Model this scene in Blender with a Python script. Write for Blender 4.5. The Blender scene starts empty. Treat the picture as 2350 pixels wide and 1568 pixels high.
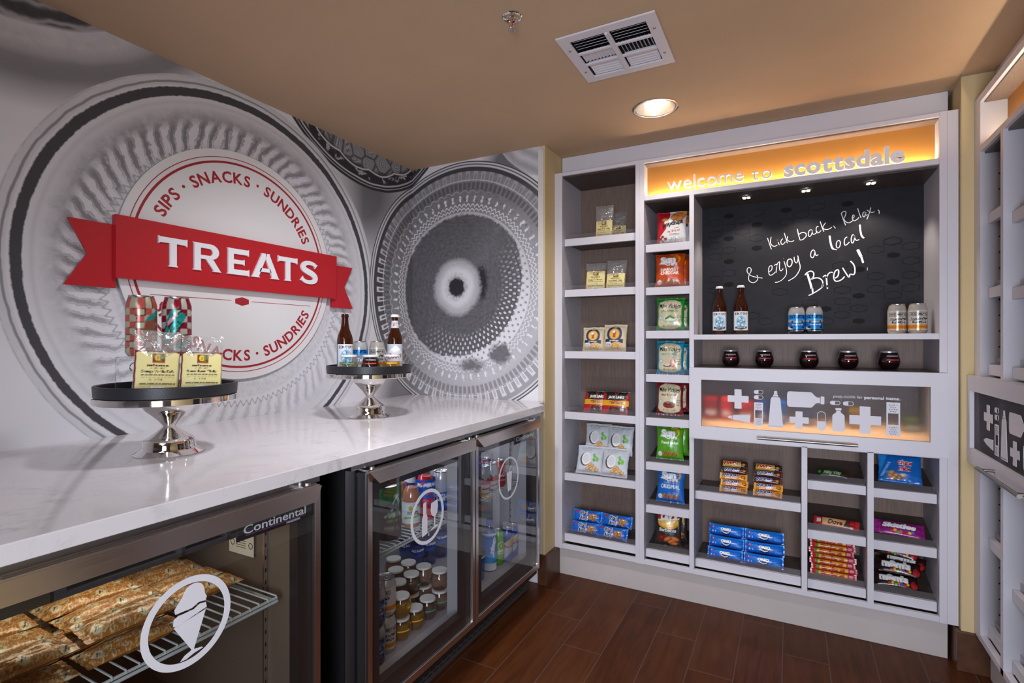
import bpy, bmesh, math, random
import numpy as np
from mathutils import Vector, Matrix, Euler
PI = math.pi
random.seed(7)
sc = bpy.context.scene
COL = sc.collection

# ---------------------------------------------------------------- camera
CAM_H = 1.2177
cam_d = bpy.data.cameras.new('camera')
cam = bpy.data.objects.new('camera', cam_d)
COL.objects.link(cam)
cam.location = (0, 0, CAM_H)
cam.rotation_euler = (PI / 2, 0, 0.4856)
cam_d.sensor_width = 36.0
cam_d.lens = 1207.7 / 2350 * 36.0
cam_d.clip_start = 0.02
sc.camera = cam

# ---------------------------------------------------------------- view, world
sc.view_settings.view_transform = 'Standard'
sc.view_settings.look = 'None'
sc.view_settings.gamma = 1.0
sc.view_settings.exposure = 0.0
sc.view_settings.use_curve_mapping = False
w = bpy.data.worlds.new('world')
sc.world = w
w.use_nodes = True
w.node_tree.nodes['Background'].inputs[0].default_value = (0.80, 0.76, 0.86, 1)
w.node_tree.nodes['Background'].inputs[1].default_value = 0.07

# ---------------------------------------------------------------- lights of the place, and added ones
def area(name, loc, target, sx, sy, power, col=(1, 1, 1), spread=PI):
    d = bpy.data.lights.new(name, 'AREA')
    d.shape = 'RECTANGLE'
    d.size, d.size_y, d.energy, d.color, d.spread = sx, sy, power, col, spread
    o = bpy.data.objects.new(name, d)
    COL.objects.link(o)
    o.location = loc
    o.rotation_euler = (Vector(target) - Vector(loc)).to_track_quat('-Z', 'Y').to_euler()
    return o
def spot(name, loc, target, power, col, angle, blend=0.6, radius=0.03):
    d = bpy.data.lights.new(name, 'SPOT')
    d.energy, d.color, d.spot_size, d.spot_blend, d.shadow_soft_size = power, col, angle, blend, radius
    o = bpy.data.objects.new(name, d)
    COL.objects.link(o)
    o.location = loc
    o.rotation_euler = (Vector(target) - Vector(loc)).to_track_quat('-Z', 'Y').to_euler()
    return o
# added unseen lights behind the camera: two area lamps and a ceiling panel
area('added_front_light', (0.20, -0.90, 1.02), (0.05, 2.5, 0.80), 0.8, 0.8, 25.0, (0.905, 0.965, 1.09), 2.0)
area('added_front_light', (0.45, -1.50, 1.90), (-1.5, 1.4, 1.05), 0.8, 0.8, 3.4, (0.905, 0.965, 1.09), 1.2)
area('added_ceiling_light', (-0.5, -1.0, 2.17), (-0.5, -1.0, 0), 0.9, 0.9, 10.5, (0.92, 0.965, 1.07))
# spots in the alcove ceiling: the recessed can in view (its trim and bulb are built with the ceiling) and two added out of frame to light counter and floor
spot('ceiling_spot_light', (-0.502, 2.243, 2.26), (-0.502, 2.243, 0), 20, (1.0, 0.92, 0.83), 2.1, 0.7, 0.05)
spot('ceiling_spot_light', (-0.93, 1.20, 2.195), (-1.28, 1.65, 0.9), 100, (0.945, 0.965, 1.02), 2.2, 1.0, 0.08)
spot('ceiling_spot_light', (-0.30, 0.45, 2.195), (-0.30, 0.45, 0), 3.7, (0.95, 0.96, 1.0), 2.2, 1.0, 0.08)

# ---------------------------------------------------------------- colour helpers
def lin(c):
    return tuple((x / 12.92 if x <= 0.04045 else ((x + 0.055) / 1.055) ** 2.4) for x in c)
def hx(h):
    h = h.lstrip('#')
    return lin(tuple(int(h[i:i + 2], 16) / 255 for i in (0, 2, 4)))
# ---------------------------------------------------------------- node expressions
class NX:
    """a node socket (or number) that can be used in arithmetic"""
    def __init__(s, nt, v): s.nt, s.v = nt, v
    def _m(s, op, *a, clamp=False):
        n = s.nt.nodes.new('ShaderNodeMath'); n.operation = op; n.use_clamp = clamp
        for i, x in enumerate((s,) + a):
            x = x.v if isinstance(x, NX) else x
            if isinstance(x, (int, float)): n.inputs[i].default_value = x
            else: s.nt.links.new(x, n.inputs[i])
        return NX(s.nt, n.outputs[0])
    def __add__(s, o): return s._m('ADD', o)
    __radd__ = __add__
    def __sub__(s, o): return s._m('SUBTRACT', o)
    def __rsub__(s, o): return NX(s.nt, o)._m('SUBTRACT', s)
    def __mul__(s, o): return s._m('MULTIPLY', o)
    __rmul__ = __mul__
    def __truediv__(s, o): return s._m('DIVIDE', o)
    def __neg__(s): return s._m('MULTIPLY', -1.0)
    def sin(s): return s._m('SINE')
    def abs(s): return s._m('ABSOLUTE')
    def floor(s): return s._m('FLOOR')
    def fract(s): return s._m('FRACT')
    def sqrt(s): return s._m('SQRT')
    def atan2(s, o): return s._m('ARCTAN2', o)
    def pow(s, o): return s._m('POWER', o)
    def min(s, o): return s._m('MINIMUM', o)
    def max(s, o): return s._m('MAXIMUM', o)
    def sat(s): return s._m('ADD', 0.0, clamp=True)
    def gt(s, o, soft=0.05): return ((s - o) / soft + 0.5).sat()
    def lt(s, o, soft=0.05): return ((o - s) / soft + 0.5).sat() if isinstance(o, NX) else ((s * -1.0 + o) / soft + 0.5).sat()
    def band(s, a, b, soft=0.01): return s.gt(a, soft) * s.lt(b, soft)
    def mix(s, o, f): return s + (o - s) * f     # s*(1-f)+o*f

def new_mat(name):
    m = bpy.data.materials.new(name); m.use_nodes = True
    nt = m.node_tree; nt.nodes.clear()
    out = nt.nodes.new('ShaderNodeOutputMaterial')
    return m, nt, out
def setin(node, name, val):
    if name in node.inputs:
        node.inputs[name].default_value = val
def pbsdf(nt, color=(0.8, 0.8, 0.8), rough=0.5, metal=0.0, spec=0.5, coat=0.0, emit=None, es=0.0, aniso=0.0):
    b = nt.nodes.new('ShaderNodeBsdfPrincipled')
    if not hasattr(color, 'is_linked') and not isinstance(color, NX):
        b.inputs['Base Color'].default_value = (*color[:3], 1)
    else:
        nt.links.new(color.v if isinstance(color, NX) else color, b.inputs['Base Color'])
    if isinstance(rough, NX): nt.links.new(rough.v, b.inputs['Roughness'])
    else: b.inputs['Roughness'].default_value = rough
    b.inputs['Metallic'].default_value = metal
    setin(b, 'Specular IOR Level', spec); setin(b, 'Coat Weight', coat); setin(b, 'Coat Roughness', 0.08); setin(b, 'Anisotropic', aniso)
    if emit: setin(b, 'Emission Color', (*emit, 1)); setin(b, 'Emission Strength', es)
    return b
def tex_noise(nt, vec, scale, detail=3, rough=0.5, out='Fac', dist=0.0):
    n = nt.nodes.new('ShaderNodeTexNoise')
    n.inputs['Scale'].default_value = scale; n.inputs['Detail'].default_value = detail
    n.inputs['Roughness'].default_value = rough; n.inputs['Distortion'].default_value = dist
    if vec is not None: nt.links.new(vec, n.inputs['Vector'])
    return NX(nt, n.outputs[out])
def vec_of(nt, x, y, z=0.0):
    n = nt.nodes.new('ShaderNodeCombineXYZ')
    for i, q in enumerate((x, y, z)):
        q = q.v if isinstance(q, NX) else q
        if isinstance(q, (int, float)): n.inputs[i].default_value = q
        else: nt.links.new(q, n.inputs[i])
    return n.outputs[0]
def ramp(nt, fac, stops, interp='LINEAR'):
    n = nt.nodes.new('ShaderNodeValToRGB'); n.color_ramp.interpolation = interp
    e = n.color_ramp.elements
    while len(e) < len(stops): e.new(0.5)
    for i, (p, c) in enumerate(stops):
        e[i].position = p
        c = (c, c, c) if isinstance(c, (int, float)) else c
        e[i].color = (*c[:3], 1)
    nt.links.new(fac.v if isinstance(fac, NX) else fac, n.inputs[0])
    return n.outputs[0]
def bump(nt, bs, h, strength=0.2, dist=0.01):
    n = nt.nodes.new('ShaderNodeBump'); n.inputs['Strength'].default_value = strength; n.inputs['Distance'].default_value = dist
    nt.links.new(h.v if isinstance(h, NX) else h, n.inputs['Height'])
    nt.links.new(n.outputs[0], bs.inputs['Normal'])
def objco(nt, kind='Object'):
    return nt.nodes.new('ShaderNodeTexCoord').outputs[kind]
_simple = {}
def M(name, color, rough=0.5, metal=0.0, spec=0.5, coat=0.0, nscale=0.0, namt=0.0, emit=None, es=0.0, bumps=0.0):
    """plain material with an optional faint procedural mottling"""
    if name in _simple: return _simple[name]
    m, nt, out = new_mat(name)
    c = color
    b = pbsdf(nt, color, rough, metal, spec, coat, emit, es)
    if nscale:
        n = tex_noise(nt, objco(nt), nscale, 4)
        c0 = tuple(x * (1 - namt) for x in color); c1 = tuple(min(1, x * (1 + namt)) for x in color)
        nt.links.new(ramp(nt, n, [(0.3, c0), (0.7, c1)]), b.inputs['Base Color'])
        if bumps: bump(nt, b, n, bumps, 0.002)
    nt.links.new(b.outputs[0], out.inputs[0])
    _simple[name] = m
    return m
def clear_mat(name, tint=(1, 1, 1), gloss_rough=0.0, ior=1.5, haze=0.0, haze_col=(0.8, 0.8, 0.8), boost=0.0, crinkle=0.0):
    """thin clear sheet: see-through plus a Fresnel reflection (plus some milky haze)"""
    if name in _simple: return _simple[name]
    m, nt, out = new_mat(name)
    t = nt.nodes.new('ShaderNodeBsdfTransparent'); t.inputs[0].default_value = (*tint, 1)
    g = nt.nodes.new('ShaderNodeBsdfGlossy'); g.inputs['Roughness'].default_value = gloss_rough; g.inputs[0].default_value = (1, 1, 1, 1)
    f = nt.nodes.new('ShaderNodeFresnel'); f.inputs[0].default_value = ior
    if crinkle:
        bm_ = nt.nodes.new('ShaderNodeBump'); bm_.inputs['Strength'].default_value = crinkle; bm_.inputs['Distance'].default_value = 0.012
        nt.links.new(tex_noise(nt, objco(nt), 38, 2, 0.5, dist=1.0).v, bm_.inputs['Height']); nt.links.new(bm_.outputs[0], g.inputs['Normal'])
    fx = NX(nt, f.outputs[0])
    geo = nt.nodes.new('ShaderNodeNewGeometry')
    front = 1.0 - NX(nt, geo.outputs['Backfacing'])
    fac = ((fx + boost) * front).sat()
    base = t.outputs[0]
    if haze:
        d = nt.nodes.new('ShaderNodeBsdfDiffuse'); d.inputs[0].default_value = (*haze_col, 1)
        mx = nt.nodes.new('ShaderNodeMixShader'); mx.inputs[0].default_value = haze
        nt.links.new(t.outputs[0], mx.inputs[1]); nt.links.new(d.outputs[0], mx.inputs[2]); base = mx.outputs[0]
    mix = nt.nodes.new('ShaderNodeMixShader')
    nt.links.new(fac.v, mix.inputs[0]); nt.links.new(base, mix.inputs[1]); nt.links.new(g.outputs[0], mix.inputs[2])
    nt.links.new(mix.outputs[0], out.inputs[0])
    _simple[name] = m
    return m
def print_mat(name, rough=0.4, metal=0.0, spec=0.5, coat=0.0, crinkle=0.0, cscale=60):
    """printed packaging: the print is a colour attribute of the mesh"""
    if name in _simple: return _simple[name]
    m, nt, out = new_mat(name)
    a = nt.nodes.new('ShaderNodeAttribute'); a.attribute_name = 'print'
    b = pbsdf(nt, a.outputs['Color'], rough, metal, spec, coat)
    if crinkle:
        n = tex_noise(nt, objco(nt), cscale, 2, 0.4, dist=0.6)
        bump(nt, b, n, crinkle, 0.004)
    nt.links.new(b.outputs[0], out.inputs[0])
    _simple[name] = m
    return m

# ---------------------------------------------------------------- objects
def wloc(o):
    v = Vector((0, 0, 0))
    while o is not None:
        v = v + o.location; o = o.parent
    return v
def empty(name, label, cat, loc=(0, 0, 0), rotz=0.0, group=None):
    o = bpy.data.objects.new(name, None); COL.objects.link(o)
    o.empty_display_size = 0.05
    o.location = loc; o.rotation_euler = (0, 0, rotz)
    return tag(o, label, cat, group)
def tag(o, label=None, cat=None, group=None, kind=None):
    if label: o['label'] = label
    if cat: o['category'] = cat
    if group: o['group'] = group
    if kind: o['kind'] = kind
    return o
def dup(root, loc=None, rot=None, label=None, group=None):
    r = root.copy(); COL.objects.link(r)
    if loc is not None: r.location = loc
    if rot is not None: r.rotation_euler = rot if hasattr(rot, '__len__') else (0, 0, rot)
    if label: r['label'] = label
    if group: r['group'] = group
    for ch in list(root.children):
        c = ch.copy(); COL.objects.link(c); c.parent = r
        for g in list(ch.children):
            d = g.copy(); COL.objects.link(d); d.parent = c
    return r

class MB:
    """collects faces and links them as ONE mesh object"""
    def __init__(s): s.v, s.f, s.m, s.uv = [], [], [], None
    def raw(s, verts, faces, mi=0):
        k = len(s.v); s.v += [tuple(map(float, p)) for p in verts]
        s.f += [tuple(i + k for i in f) for f in faces]; s.m += [mi] * len(faces)
        return s
    def box(s, x0, x1, y0, y1, z0, z1, mi=0):
        return s.raw([(x0, y0, z0), (x1, y0, z0), (x1, y1, z0), (x0, y1, z0), (x0, y0, z1), (x1, y0, z1), (x1, y1, z1), (x0, y1, z1)],
                     [(0, 3, 2, 1), (4, 5, 6, 7), (0, 1, 5, 4), (1, 2, 6, 5), (2, 3, 7, 6), (3, 0, 4, 7)], mi)
    def hexa(s, p, mi=0):
        return s.raw(p, [(0, 3, 2, 1), (4, 5, 6, 7), (0, 1, 5, 4), (1, 2, 6, 5), (2, 3, 7, 6), (3, 0, 4, 7)], mi)
    def prism(s, poly, fn, a, b, mi=0):
        """extrude a 2D polygon; fn(x,y,d) -> point"""
        n = len(poly)
        vs = [fn(x, y, a) for x, y in poly] + [fn(x, y, b) for x, y in poly]
        fs = [tuple(range(n - 1, -1, -1)), tuple(range(n, 2 * n))] + [(i, (i + 1) % n, n + (i + 1) % n, n + i) for i in range(n)]
        return s.raw(vs, fs, mi)
    def ring_prism(s, outer, inner, fn, a, b, mi=0):
        n = len(outer)
        vs = [fn(x, y, d) for d in (a, b) for pl in (outer, inner) for x, y in pl]
        fs = []
        for i in range(n):
            j = (i + 1) % n
            fs += [(i, i + n, j + n, j)[::-1][::-1], (2 * n + i, 2 * n + j, 3 * n + j, 3 * n + i), (i, j, 2 * n + j, 2 * n + i), (n + j, n + i, 3 * n + i, 3 * n + j)]
        return s.raw(vs, fs, mi)
    def lathe(s, prof, n=32, c=(0, 0, 0), mi=0, close=True):
        """profile [(r,z)] around the z axis"""
        vs, fs = [], []
        for r, z in prof:
            for k in range(n):
                a = 2 * PI * k / n
                vs.append((c[0] + r * math.cos(a), c[1] + r * math.sin(a), c[2] + z))
        for i in range(len(prof) - 1):
            for k in range(n):
                j = (k + 1) % n
                fs.append((i * n + k, i * n + j, (i + 1) * n + j, (i + 1) * n + k))
        if close:
            if prof[0][0] > 1e-6: fs.append(tuple(range(n - 1, -1, -1)))
            if prof[-1][0] > 1e-6: fs.append(tuple((len(prof) - 1) * n + k for k in range(n)))
        return s.raw(vs, fs, mi)
    def tube(s, pts, r, n=8, mi=0, closed=False):
        pts = [Vector(p) for p in pts]; N = len(pts)
        vs, fs = [], []
        up = Vector((0, 0, 1))
        for i, p in enumerate(pts):
            t = (pts[(i + 1) % N] - pts[i - 1]) if (closed or 0 < i < N - 1) else (pts[min(i + 1, N - 1)] - pts[max(i - 1, 0)])
            t.normalize()
            u = t.cross(up)
            if u.length < 1e-3: u = t.cross(Vector((1, 0, 0)))
            u.normalize(); w_ = u.cross(t)
            rr = r[i] if hasattr(r, '__len__') else r
            for k in range(n):
                a = 2 * PI * k / n
                vs.append(p + u * (math.cos(a) * rr) + w_ * (math.sin(a) * rr))
        for i in range(N if closed else N - 1):
            a, b = i * n, ((i + 1) % N) * n
            for k in range(n):
                j = (k + 1) % n
                fs.append((a + k, b + k, b + j, a + j))
        if not closed:
            fs.append(tuple(range(n))); fs.append(tuple((N - 1) * n + k for k in range(n - 1, -1, -1)))
        return s.raw(vs, fs, mi)
    def cyl(s, p0, p1, r, n=16, mi=0): return s.tube([p0, p1], r, n, mi)
    def tris2d(s, V, T, fn, a, b=None, mi=0):
        """flat triangulated shape (e.g. lettering): face at depth a, walls back to b"""
        k = len(V)
        s_v = [fn(x, y, a) for x, y in V]
        fs = [tuple(t) for t in T]
        if b is not None:
            s_v += [fn(x, y, b) for x, y in V]
            cnt = {}
            for t in T:
                for i in range(3):
                    e = (t[i], t[(i + 1) % 3]); cnt[e] = cnt.get(e, 0) + 1
            for (p, q) in cnt:
                if (q, p) not in cnt: fs.append((q, p, p + k, q + k))
        return s.raw(s_v, fs, mi)
    def build(s, name, mats, parent=None, smooth=False, bevel=0.0, local=False, recalc=True, segs=2, sharp=0.6):
        me = bpy.data.meshes.new(name)
        V = s.v
        if parent is not None and not local:
            o_ = wloc(parent); V = [(x - o_.x, y - o_.y, z - o_.z) for x, y, z in V]
        me.from_pydata(V, [], s.f)
        mats = mats if isinstance(mats, (list, tuple)) else [mats]
        for m in mats: me.materials.append(m)
        if len(mats) > 1: me.polygons.foreach_set('material_index', s.m)
        if recalc:
            bm = bmesh.new(); bm.from_mesh(me); bmesh.ops.recalc_face_normals(bm, faces=bm.faces); bm.to_mesh(me); bm.free()
        if smooth:
            me.polygons.foreach_set('use_smooth', [True] * len(me.polygons))
            me.set_sharp_from_angle(angle=sharp)
        ob = bpy.data.objects.new(name, me); COL.objects.link(ob)
        if parent is not None: ob.parent = parent
        if bevel:
            b = ob.modifiers.new('edge', 'BEVEL'); b.width = bevel; b.segments = segs; b.limit_method = 'ANGLE'; b.angle_limit = 0.7
        me.update()
        return ob
def structure(o, cat=None):
    o['kind'] = 'structure'
    return o

# ---------------------------------------------------------------- lettering
_txt = {}
def text_tris(s, bold=0.0, slant=0.0, space=1.0):
    """triangulated lettering, centred, cap height 1"""
    key = (s, bold, slant, space)
    if key in _txt: return _txt[key]
    c = bpy.data.curves.new('t', 'FONT'); c.body = s; c.size = 1.0; c.offset = bold; c.shear = slant; c.space_character = space
    c.resolution_u = 3
    o = bpy.data.objects.new('t', c); COL.objects.link(o)
    dg = bpy.context.evaluated_depsgraph_get(); dg.update()
    me = bpy.data.meshes.new_from_object(o.evaluated_get(dg))
    bm = bmesh.new(); bm.from_mesh(me); bmesh.ops.triangulate(bm, faces=bm.faces)
    V = np.array([v.co[:2] for v in bm.verts]) if len(bm.verts) else np.zeros((0, 2))
    for i, v in enumerate(bm.verts): v.index = i
    T = []
    for f in bm.faces:
        t = [v.index for v in f.verts]
        a, b_, c_ = (V[i] for i in t)
        if (b_[0] - a[0]) * (c_[1] - a[1]) - (b_[1] - a[1]) * (c_[0] - a[0]) < 0: t = t[::-1]
        T.append(t)
    bm.free(); bpy.data.meshes.remove(me)
    bpy.data.objects.remove(o); bpy.data.curves.remove(c)
    if len(V):
        V[:, 0] -= (V[:, 0].min() + V[:, 0].max()) / 2
        V /= 0.72
    _txt[key] = (V, np.array(T, int).reshape(-1, 3))
    return _txt[key]
def text_fit(s, cx, cy, h, w=None, bold=0.0, slant=0.0, rot=0.0, space=1.0):
    """lettering with cap height h (optionally squeezed to width w), baseline centred on (cx, cy)"""
    V, T = text_tris(s, bold, slant, space)
    V = V * h
    if w is not None and len(V):
        ww = V[:, 0].max() - V[:, 0].min()
        V[:, 0] *= w / max(ww, 1e-9)
    if rot:
        c_, s_ = math.cos(rot), math.sin(rot); V = V @ np.array([[c_, s_], [-s_, c_]])
    return V + np.array([cx, cy]), T

# ---------------------------------------------------------------- print canvas (numpy raster -> colour attribute)
class Cv:
    """a small drawing surface for packaging prints; x in 0..asp, y in 0..1 (up)"""
    def __init__(s, asp, col, n=200):
        s.h, s.w, s.asp, s.n = n, int(round(n * asp)), asp, n
        s.a = np.zeros((s.h, s.w, 3), np.float32); s.a[:] = hx(col)
    def _px(s, p): return np.asarray(p, float) * s.n
    def _blend(s, x0, y0, mask, col):
        h, w = mask.shape; s.a[y0:y0 + h, x0:x0 + w][mask] = hx(col) if isinstance(col, str) else col
    def _bb(s, lo, hi):
        x0, y0 = max(0, int(lo[0])), max(0, int(lo[1])); x1, y1 = min(s.w, int(hi[0]) + 2), min(s.h, int(hi[1]) + 2)
        return x0, y0, x1, y1
    def poly(s, pts, col):
        P = s._px(pts); x0, y0, x1, y1 = s._bb(P.min(0), P.max(0))
        if x1 <= x0 or y1 <= y0: return s
        X, Y = np.meshgrid(np.arange(x0, x1) + .5, np.arange(y0, y1) + .5)
        ins = np.zeros(X.shape, bool); n = len(P)
        for i in range(n):
            ax, ay = P[i]; bx, by = P[(i + 1) % n]
            if ay == by: continue
            c = ((ay > Y) != (by > Y)) & (X < (bx - ax) * (Y - ay) / (by - ay) + ax)
            ins ^= c
        s._blend(x0, y0, ins, col); return s
    def rect(s, x0, y0, x1, y1, col): return s.poly([(x0, y0), (x1, y0), (x1, y1), (x0, y1)], col)
    def ell(s, cx, cy, rx, ry, col, rot=0.0):
        a = np.linspace(0, 2 * PI, 40, endpoint=False); x, y = rx * np.cos(a), ry * np.sin(a)
        return s.poly(np.c_[cx + x * math.cos(rot) - y * math.sin(rot), cy + x * math.sin(rot) + y * math.cos(rot)], col)
    def text(s, t, cx, cy, h, col, w=None, bold=0.02, slant=0.0, rot=0.0, edge=None, ew=0.0):
        if edge:
            s.text(t, cx, cy, h, edge, w, bold + ew, slant, rot)
        V, T = text_fit(t, cx, cy, h, w, bold, slant, rot)
        if not len(V): return s
        P = V * s.n
        for t3 in T:
            A, B, C_ = P[t3[0]], P[t3[1]], P[t3[2]]
            lo, hi = np.minimum(np.minimum(A, B), C_), np.maximum(np.maximum(A, B), C_)
            x0, y0, x1, y1 = s._bb(lo - 1, hi)
            if x1 <= x0 or y1 <= y0: continue
            X, Y = np.meshgrid(np.arange(x0, x1) + .5, np.arange(y0, y1) + .5)
            e = lambda p, q: (q[0] - p[0]) * (Y - p[1]) - (q[1] - p[1]) * (X - p[0])
            s._blend(x0, y0, (e(A, B) >= -.01) & (e(B, C_) >= -.01) & (e(C_, A) >= -.01), col)
        return s
    def line(s, pts, w_, col):
        P = s._px(pts); r = w_ * s.n / 2
        for A, B in zip(P[:-1], P[1:]):
            x0, y0, x1, y1 = s._bb(np.minimum(A, B) - r - 1, np.maximum(A, B) + r + 1)
            if x1 <= x0 or y1 <= y0: continue
            X, Y = np.meshgrid(np.arange(x0, x1) + .5, np.arange(y0, y1) + .5)
            d = B - A; L = max(d @ d, 1e-9)
            t = np.clip(((X - A[0]) * d[0] + (Y - A[1]) * d[1]) / L, 0, 1)
            s._blend(x0, y0, np.hypot(X - A[0] - t * d[0], Y - A[1] - t * d[1]) <= r, col)
        return s
    def lines(s, x0, x1, y0, y1, rows, col, seed=1, th=0.35):
        """small print: rows of broken dashes"""
        r = random.Random(seed); hgt = (y1 - y0) / rows
        for i in range(rows):
            x = x0; yy = y0 + i * hgt
            while x < x1:
                l = r.uniform(.02, .09); s.rect(x, yy, min(x + l, x1), yy + hgt * th, col); x += l + r.uniform(.01, .02)
        return s
    def barcode(s, x0, y0, x1, y1):
        s.rect(x0, y0, x1, y1, 'ffffff'); r = random.Random(5); x = x0 + .01
        while x < x1 - .01:
            w_ = r.uniform(.004, .014); s.rect(x, y0 + .01, min(x + w_, x1 - .005), y1 - .01, '222222'); x += w_ + r.uniform(.006, .014)
        return s
    def at(s, U, V):
        """bilinear sample, U and V in 0..1"""
        x = np.clip(np.asarray(U) * s.w - .5, 0, s.w - 1.001); y = np.clip(np.asarray(V) * s.h - .5, 0, s.h - 1.001)
        i, j = x.astype(int), y.astype(int); fx, fy = (x - i)[..., None], (y - j)[..., None]
        i2, j2 = np.minimum(i + 1, s.w - 1), np.minimum(j + 1, s.h - 1)
        return (s.a[j, i] * (1 - fx) + s.a[j, i2] * fx) * (1 - fy) + (s.a[j2, i] * (1 - fx) + s.a[j2, i2] * fx) * fy

def grid_obj(name, parts, mats, parent=None, smooth=True, merge=0.0):
    """parts: list of (P[nv,nu,3], C[nv,nu,3], wrap_u, material index) -> one mesh with a 'print' colour attribute"""
    Vs, Fs, Cs, Ms, k = [], [], [], [], 0
    for P, C, wrap, mi in parts:
        nv, nu = P.shape[:2]
        idx = np.arange(nu * nv).reshape(nv, nu) + k
        if wrap: idx = np.concatenate([idx, idx[:, :1]], 1)
        q = np.stack([idx[:-1, :-1], idx[:-1, 1:], idx[1:, 1:], idx[1:, :-1]], -1).reshape(-1, 4)
        Vs.append(P.reshape(-1, 3)); Cs.append(C.reshape(-1, 3)); Fs.append(q); Ms.append(np.full(len(q), mi)); k += nu * nv
    V, F, C, Mi = np.concatenate(Vs), np.concatenate(Fs), np.concatenate(Cs), np.concatenate(Ms)
    me = bpy.data.meshes.new(name)
    me.vertices.add(len(V)); me.vertices.foreach_set('co', V.astype(np.float32).ravel())
    me.loops.add(len(F) * 4); me.loops.foreach_set('vertex_index', F.astype(np.int32).ravel())
    me.polygons.add(len(F)); me.polygons.foreach_set('loop_start', np.arange(0, len(F) * 4, 4, dtype=np.int32))
    at = me.attributes.new('print', 'FLOAT_COLOR', 'POINT')
    at.data.foreach_set('color', np.c_[C, np.ones(len(C))].astype(np.float32).ravel())
    mats = mats if isinstance(mats, (list, tuple)) else [mats]
    for m in mats: me.materials.append(m)
    me.polygons.foreach_set('material_index', Mi.astype(np.int32))
    me.update(calc_edges=True); me.validate()
    if smooth: me.polygons.foreach_set('use_smooth', [True] * len(me.polygons))
    ob = bpy.data.objects.new(name, me); COL.objects.link(ob)
    if parent is not None: ob.parent = parent
    return ob
# ---------------------------------------------------------------- room materials
XL, YB, YS = -1.9167, 2.4056, 2.526
CEIL = 2.2
def mat_paint(name, c, amt=0.05):
    m, nt, out = new_mat(name)
    n = tex_noise(nt, objco(nt), 2.2, 5, 0.6); n2 = tex_noise(nt, objco(nt), 160, 2)
    b = pbsdf(nt, ramp(nt, n, [(0.3, tuple(x * (1 - amt) for x in c)), (0.75, tuple(x * (1 + amt) for x in c))]), 0.75, spec=0.25)
    bump(nt, b, n2, 0.12, 0.002)
    nt.links.new(b.outputs[0], out.inputs[0]); return m
m_ceil = mat_paint('tan_ceiling_paint', (0.53, 0.365, 0.232))
m_wall = mat_paint('straw_wall_paint', (0.62, 0.485, 0.265))
def mat_floor():
    m, nt, out = new_mat('wood_look_floor_tile')
    sep = nt.nodes.new('ShaderNodeSeparateXYZ'); nt.links.new(objco(nt), sep.inputs[0])
    x, y = NX(nt, sep.outputs[0]), NX(nt, sep.outputs[1])
    u = (x + 0.962) / 0.1562
    k, fu = u.floor(), u.fract()
    v = (y - 2.17 + k * 0.2 + 6.7) / 0.67
    kv, fv = v.floor(), v.fract()
    g = fu.lt(0.012, 0.012).max((1.0 - fu).lt(0.012, 0.012)).max(fv.lt(0.0032, 0.003)).max((1.0 - fv).lt(0.0032, 0.003))
    rnd = ((k * 12.9898 + kv * 78.233).sin() * 43758.5).fract()
    vec = vec_of(nt, x * 9.0 + rnd * 7.0, y * 0.9 + rnd * 13.0, rnd * 5.0)
    gr = tex_noise(nt, vec, 2.6, 8, 0.62, dist=1.2)
    fine = tex_noise(nt, vec_of(nt, x * 90.0, y * 5.0, rnd * 9.0), 2.0, 3)
    col = ramp(nt, (gr * 0.75 + fine * 0.2 + (rnd - 0.5) * 0.14), [(0.30, (0.046, 0.0128, 0.0042)), (0.52, (0.084, 0.0245, 0.0078)), (0.72, (0.112, 0.037, 0.0125))])
    mx = nt.nodes.new('ShaderNodeMix'); mx.data_type = 'RGBA'
    nt.links.new(g.v, mx.inputs[0]); nt.links.new(col, mx.inputs[6]); mx.inputs[7].default_value = (0.10, 0.058, 0.045, 1)
    b = pbsdf(nt, mx.outputs[2], 0.34, spec=0.14)
    h = (1.0 - g) * 0.8 + fine * 0.12
    bump(nt, b, h, 0.35, 0.002)
    nt.links.new(b.outputs[0], out.inputs[0]); return m
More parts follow.
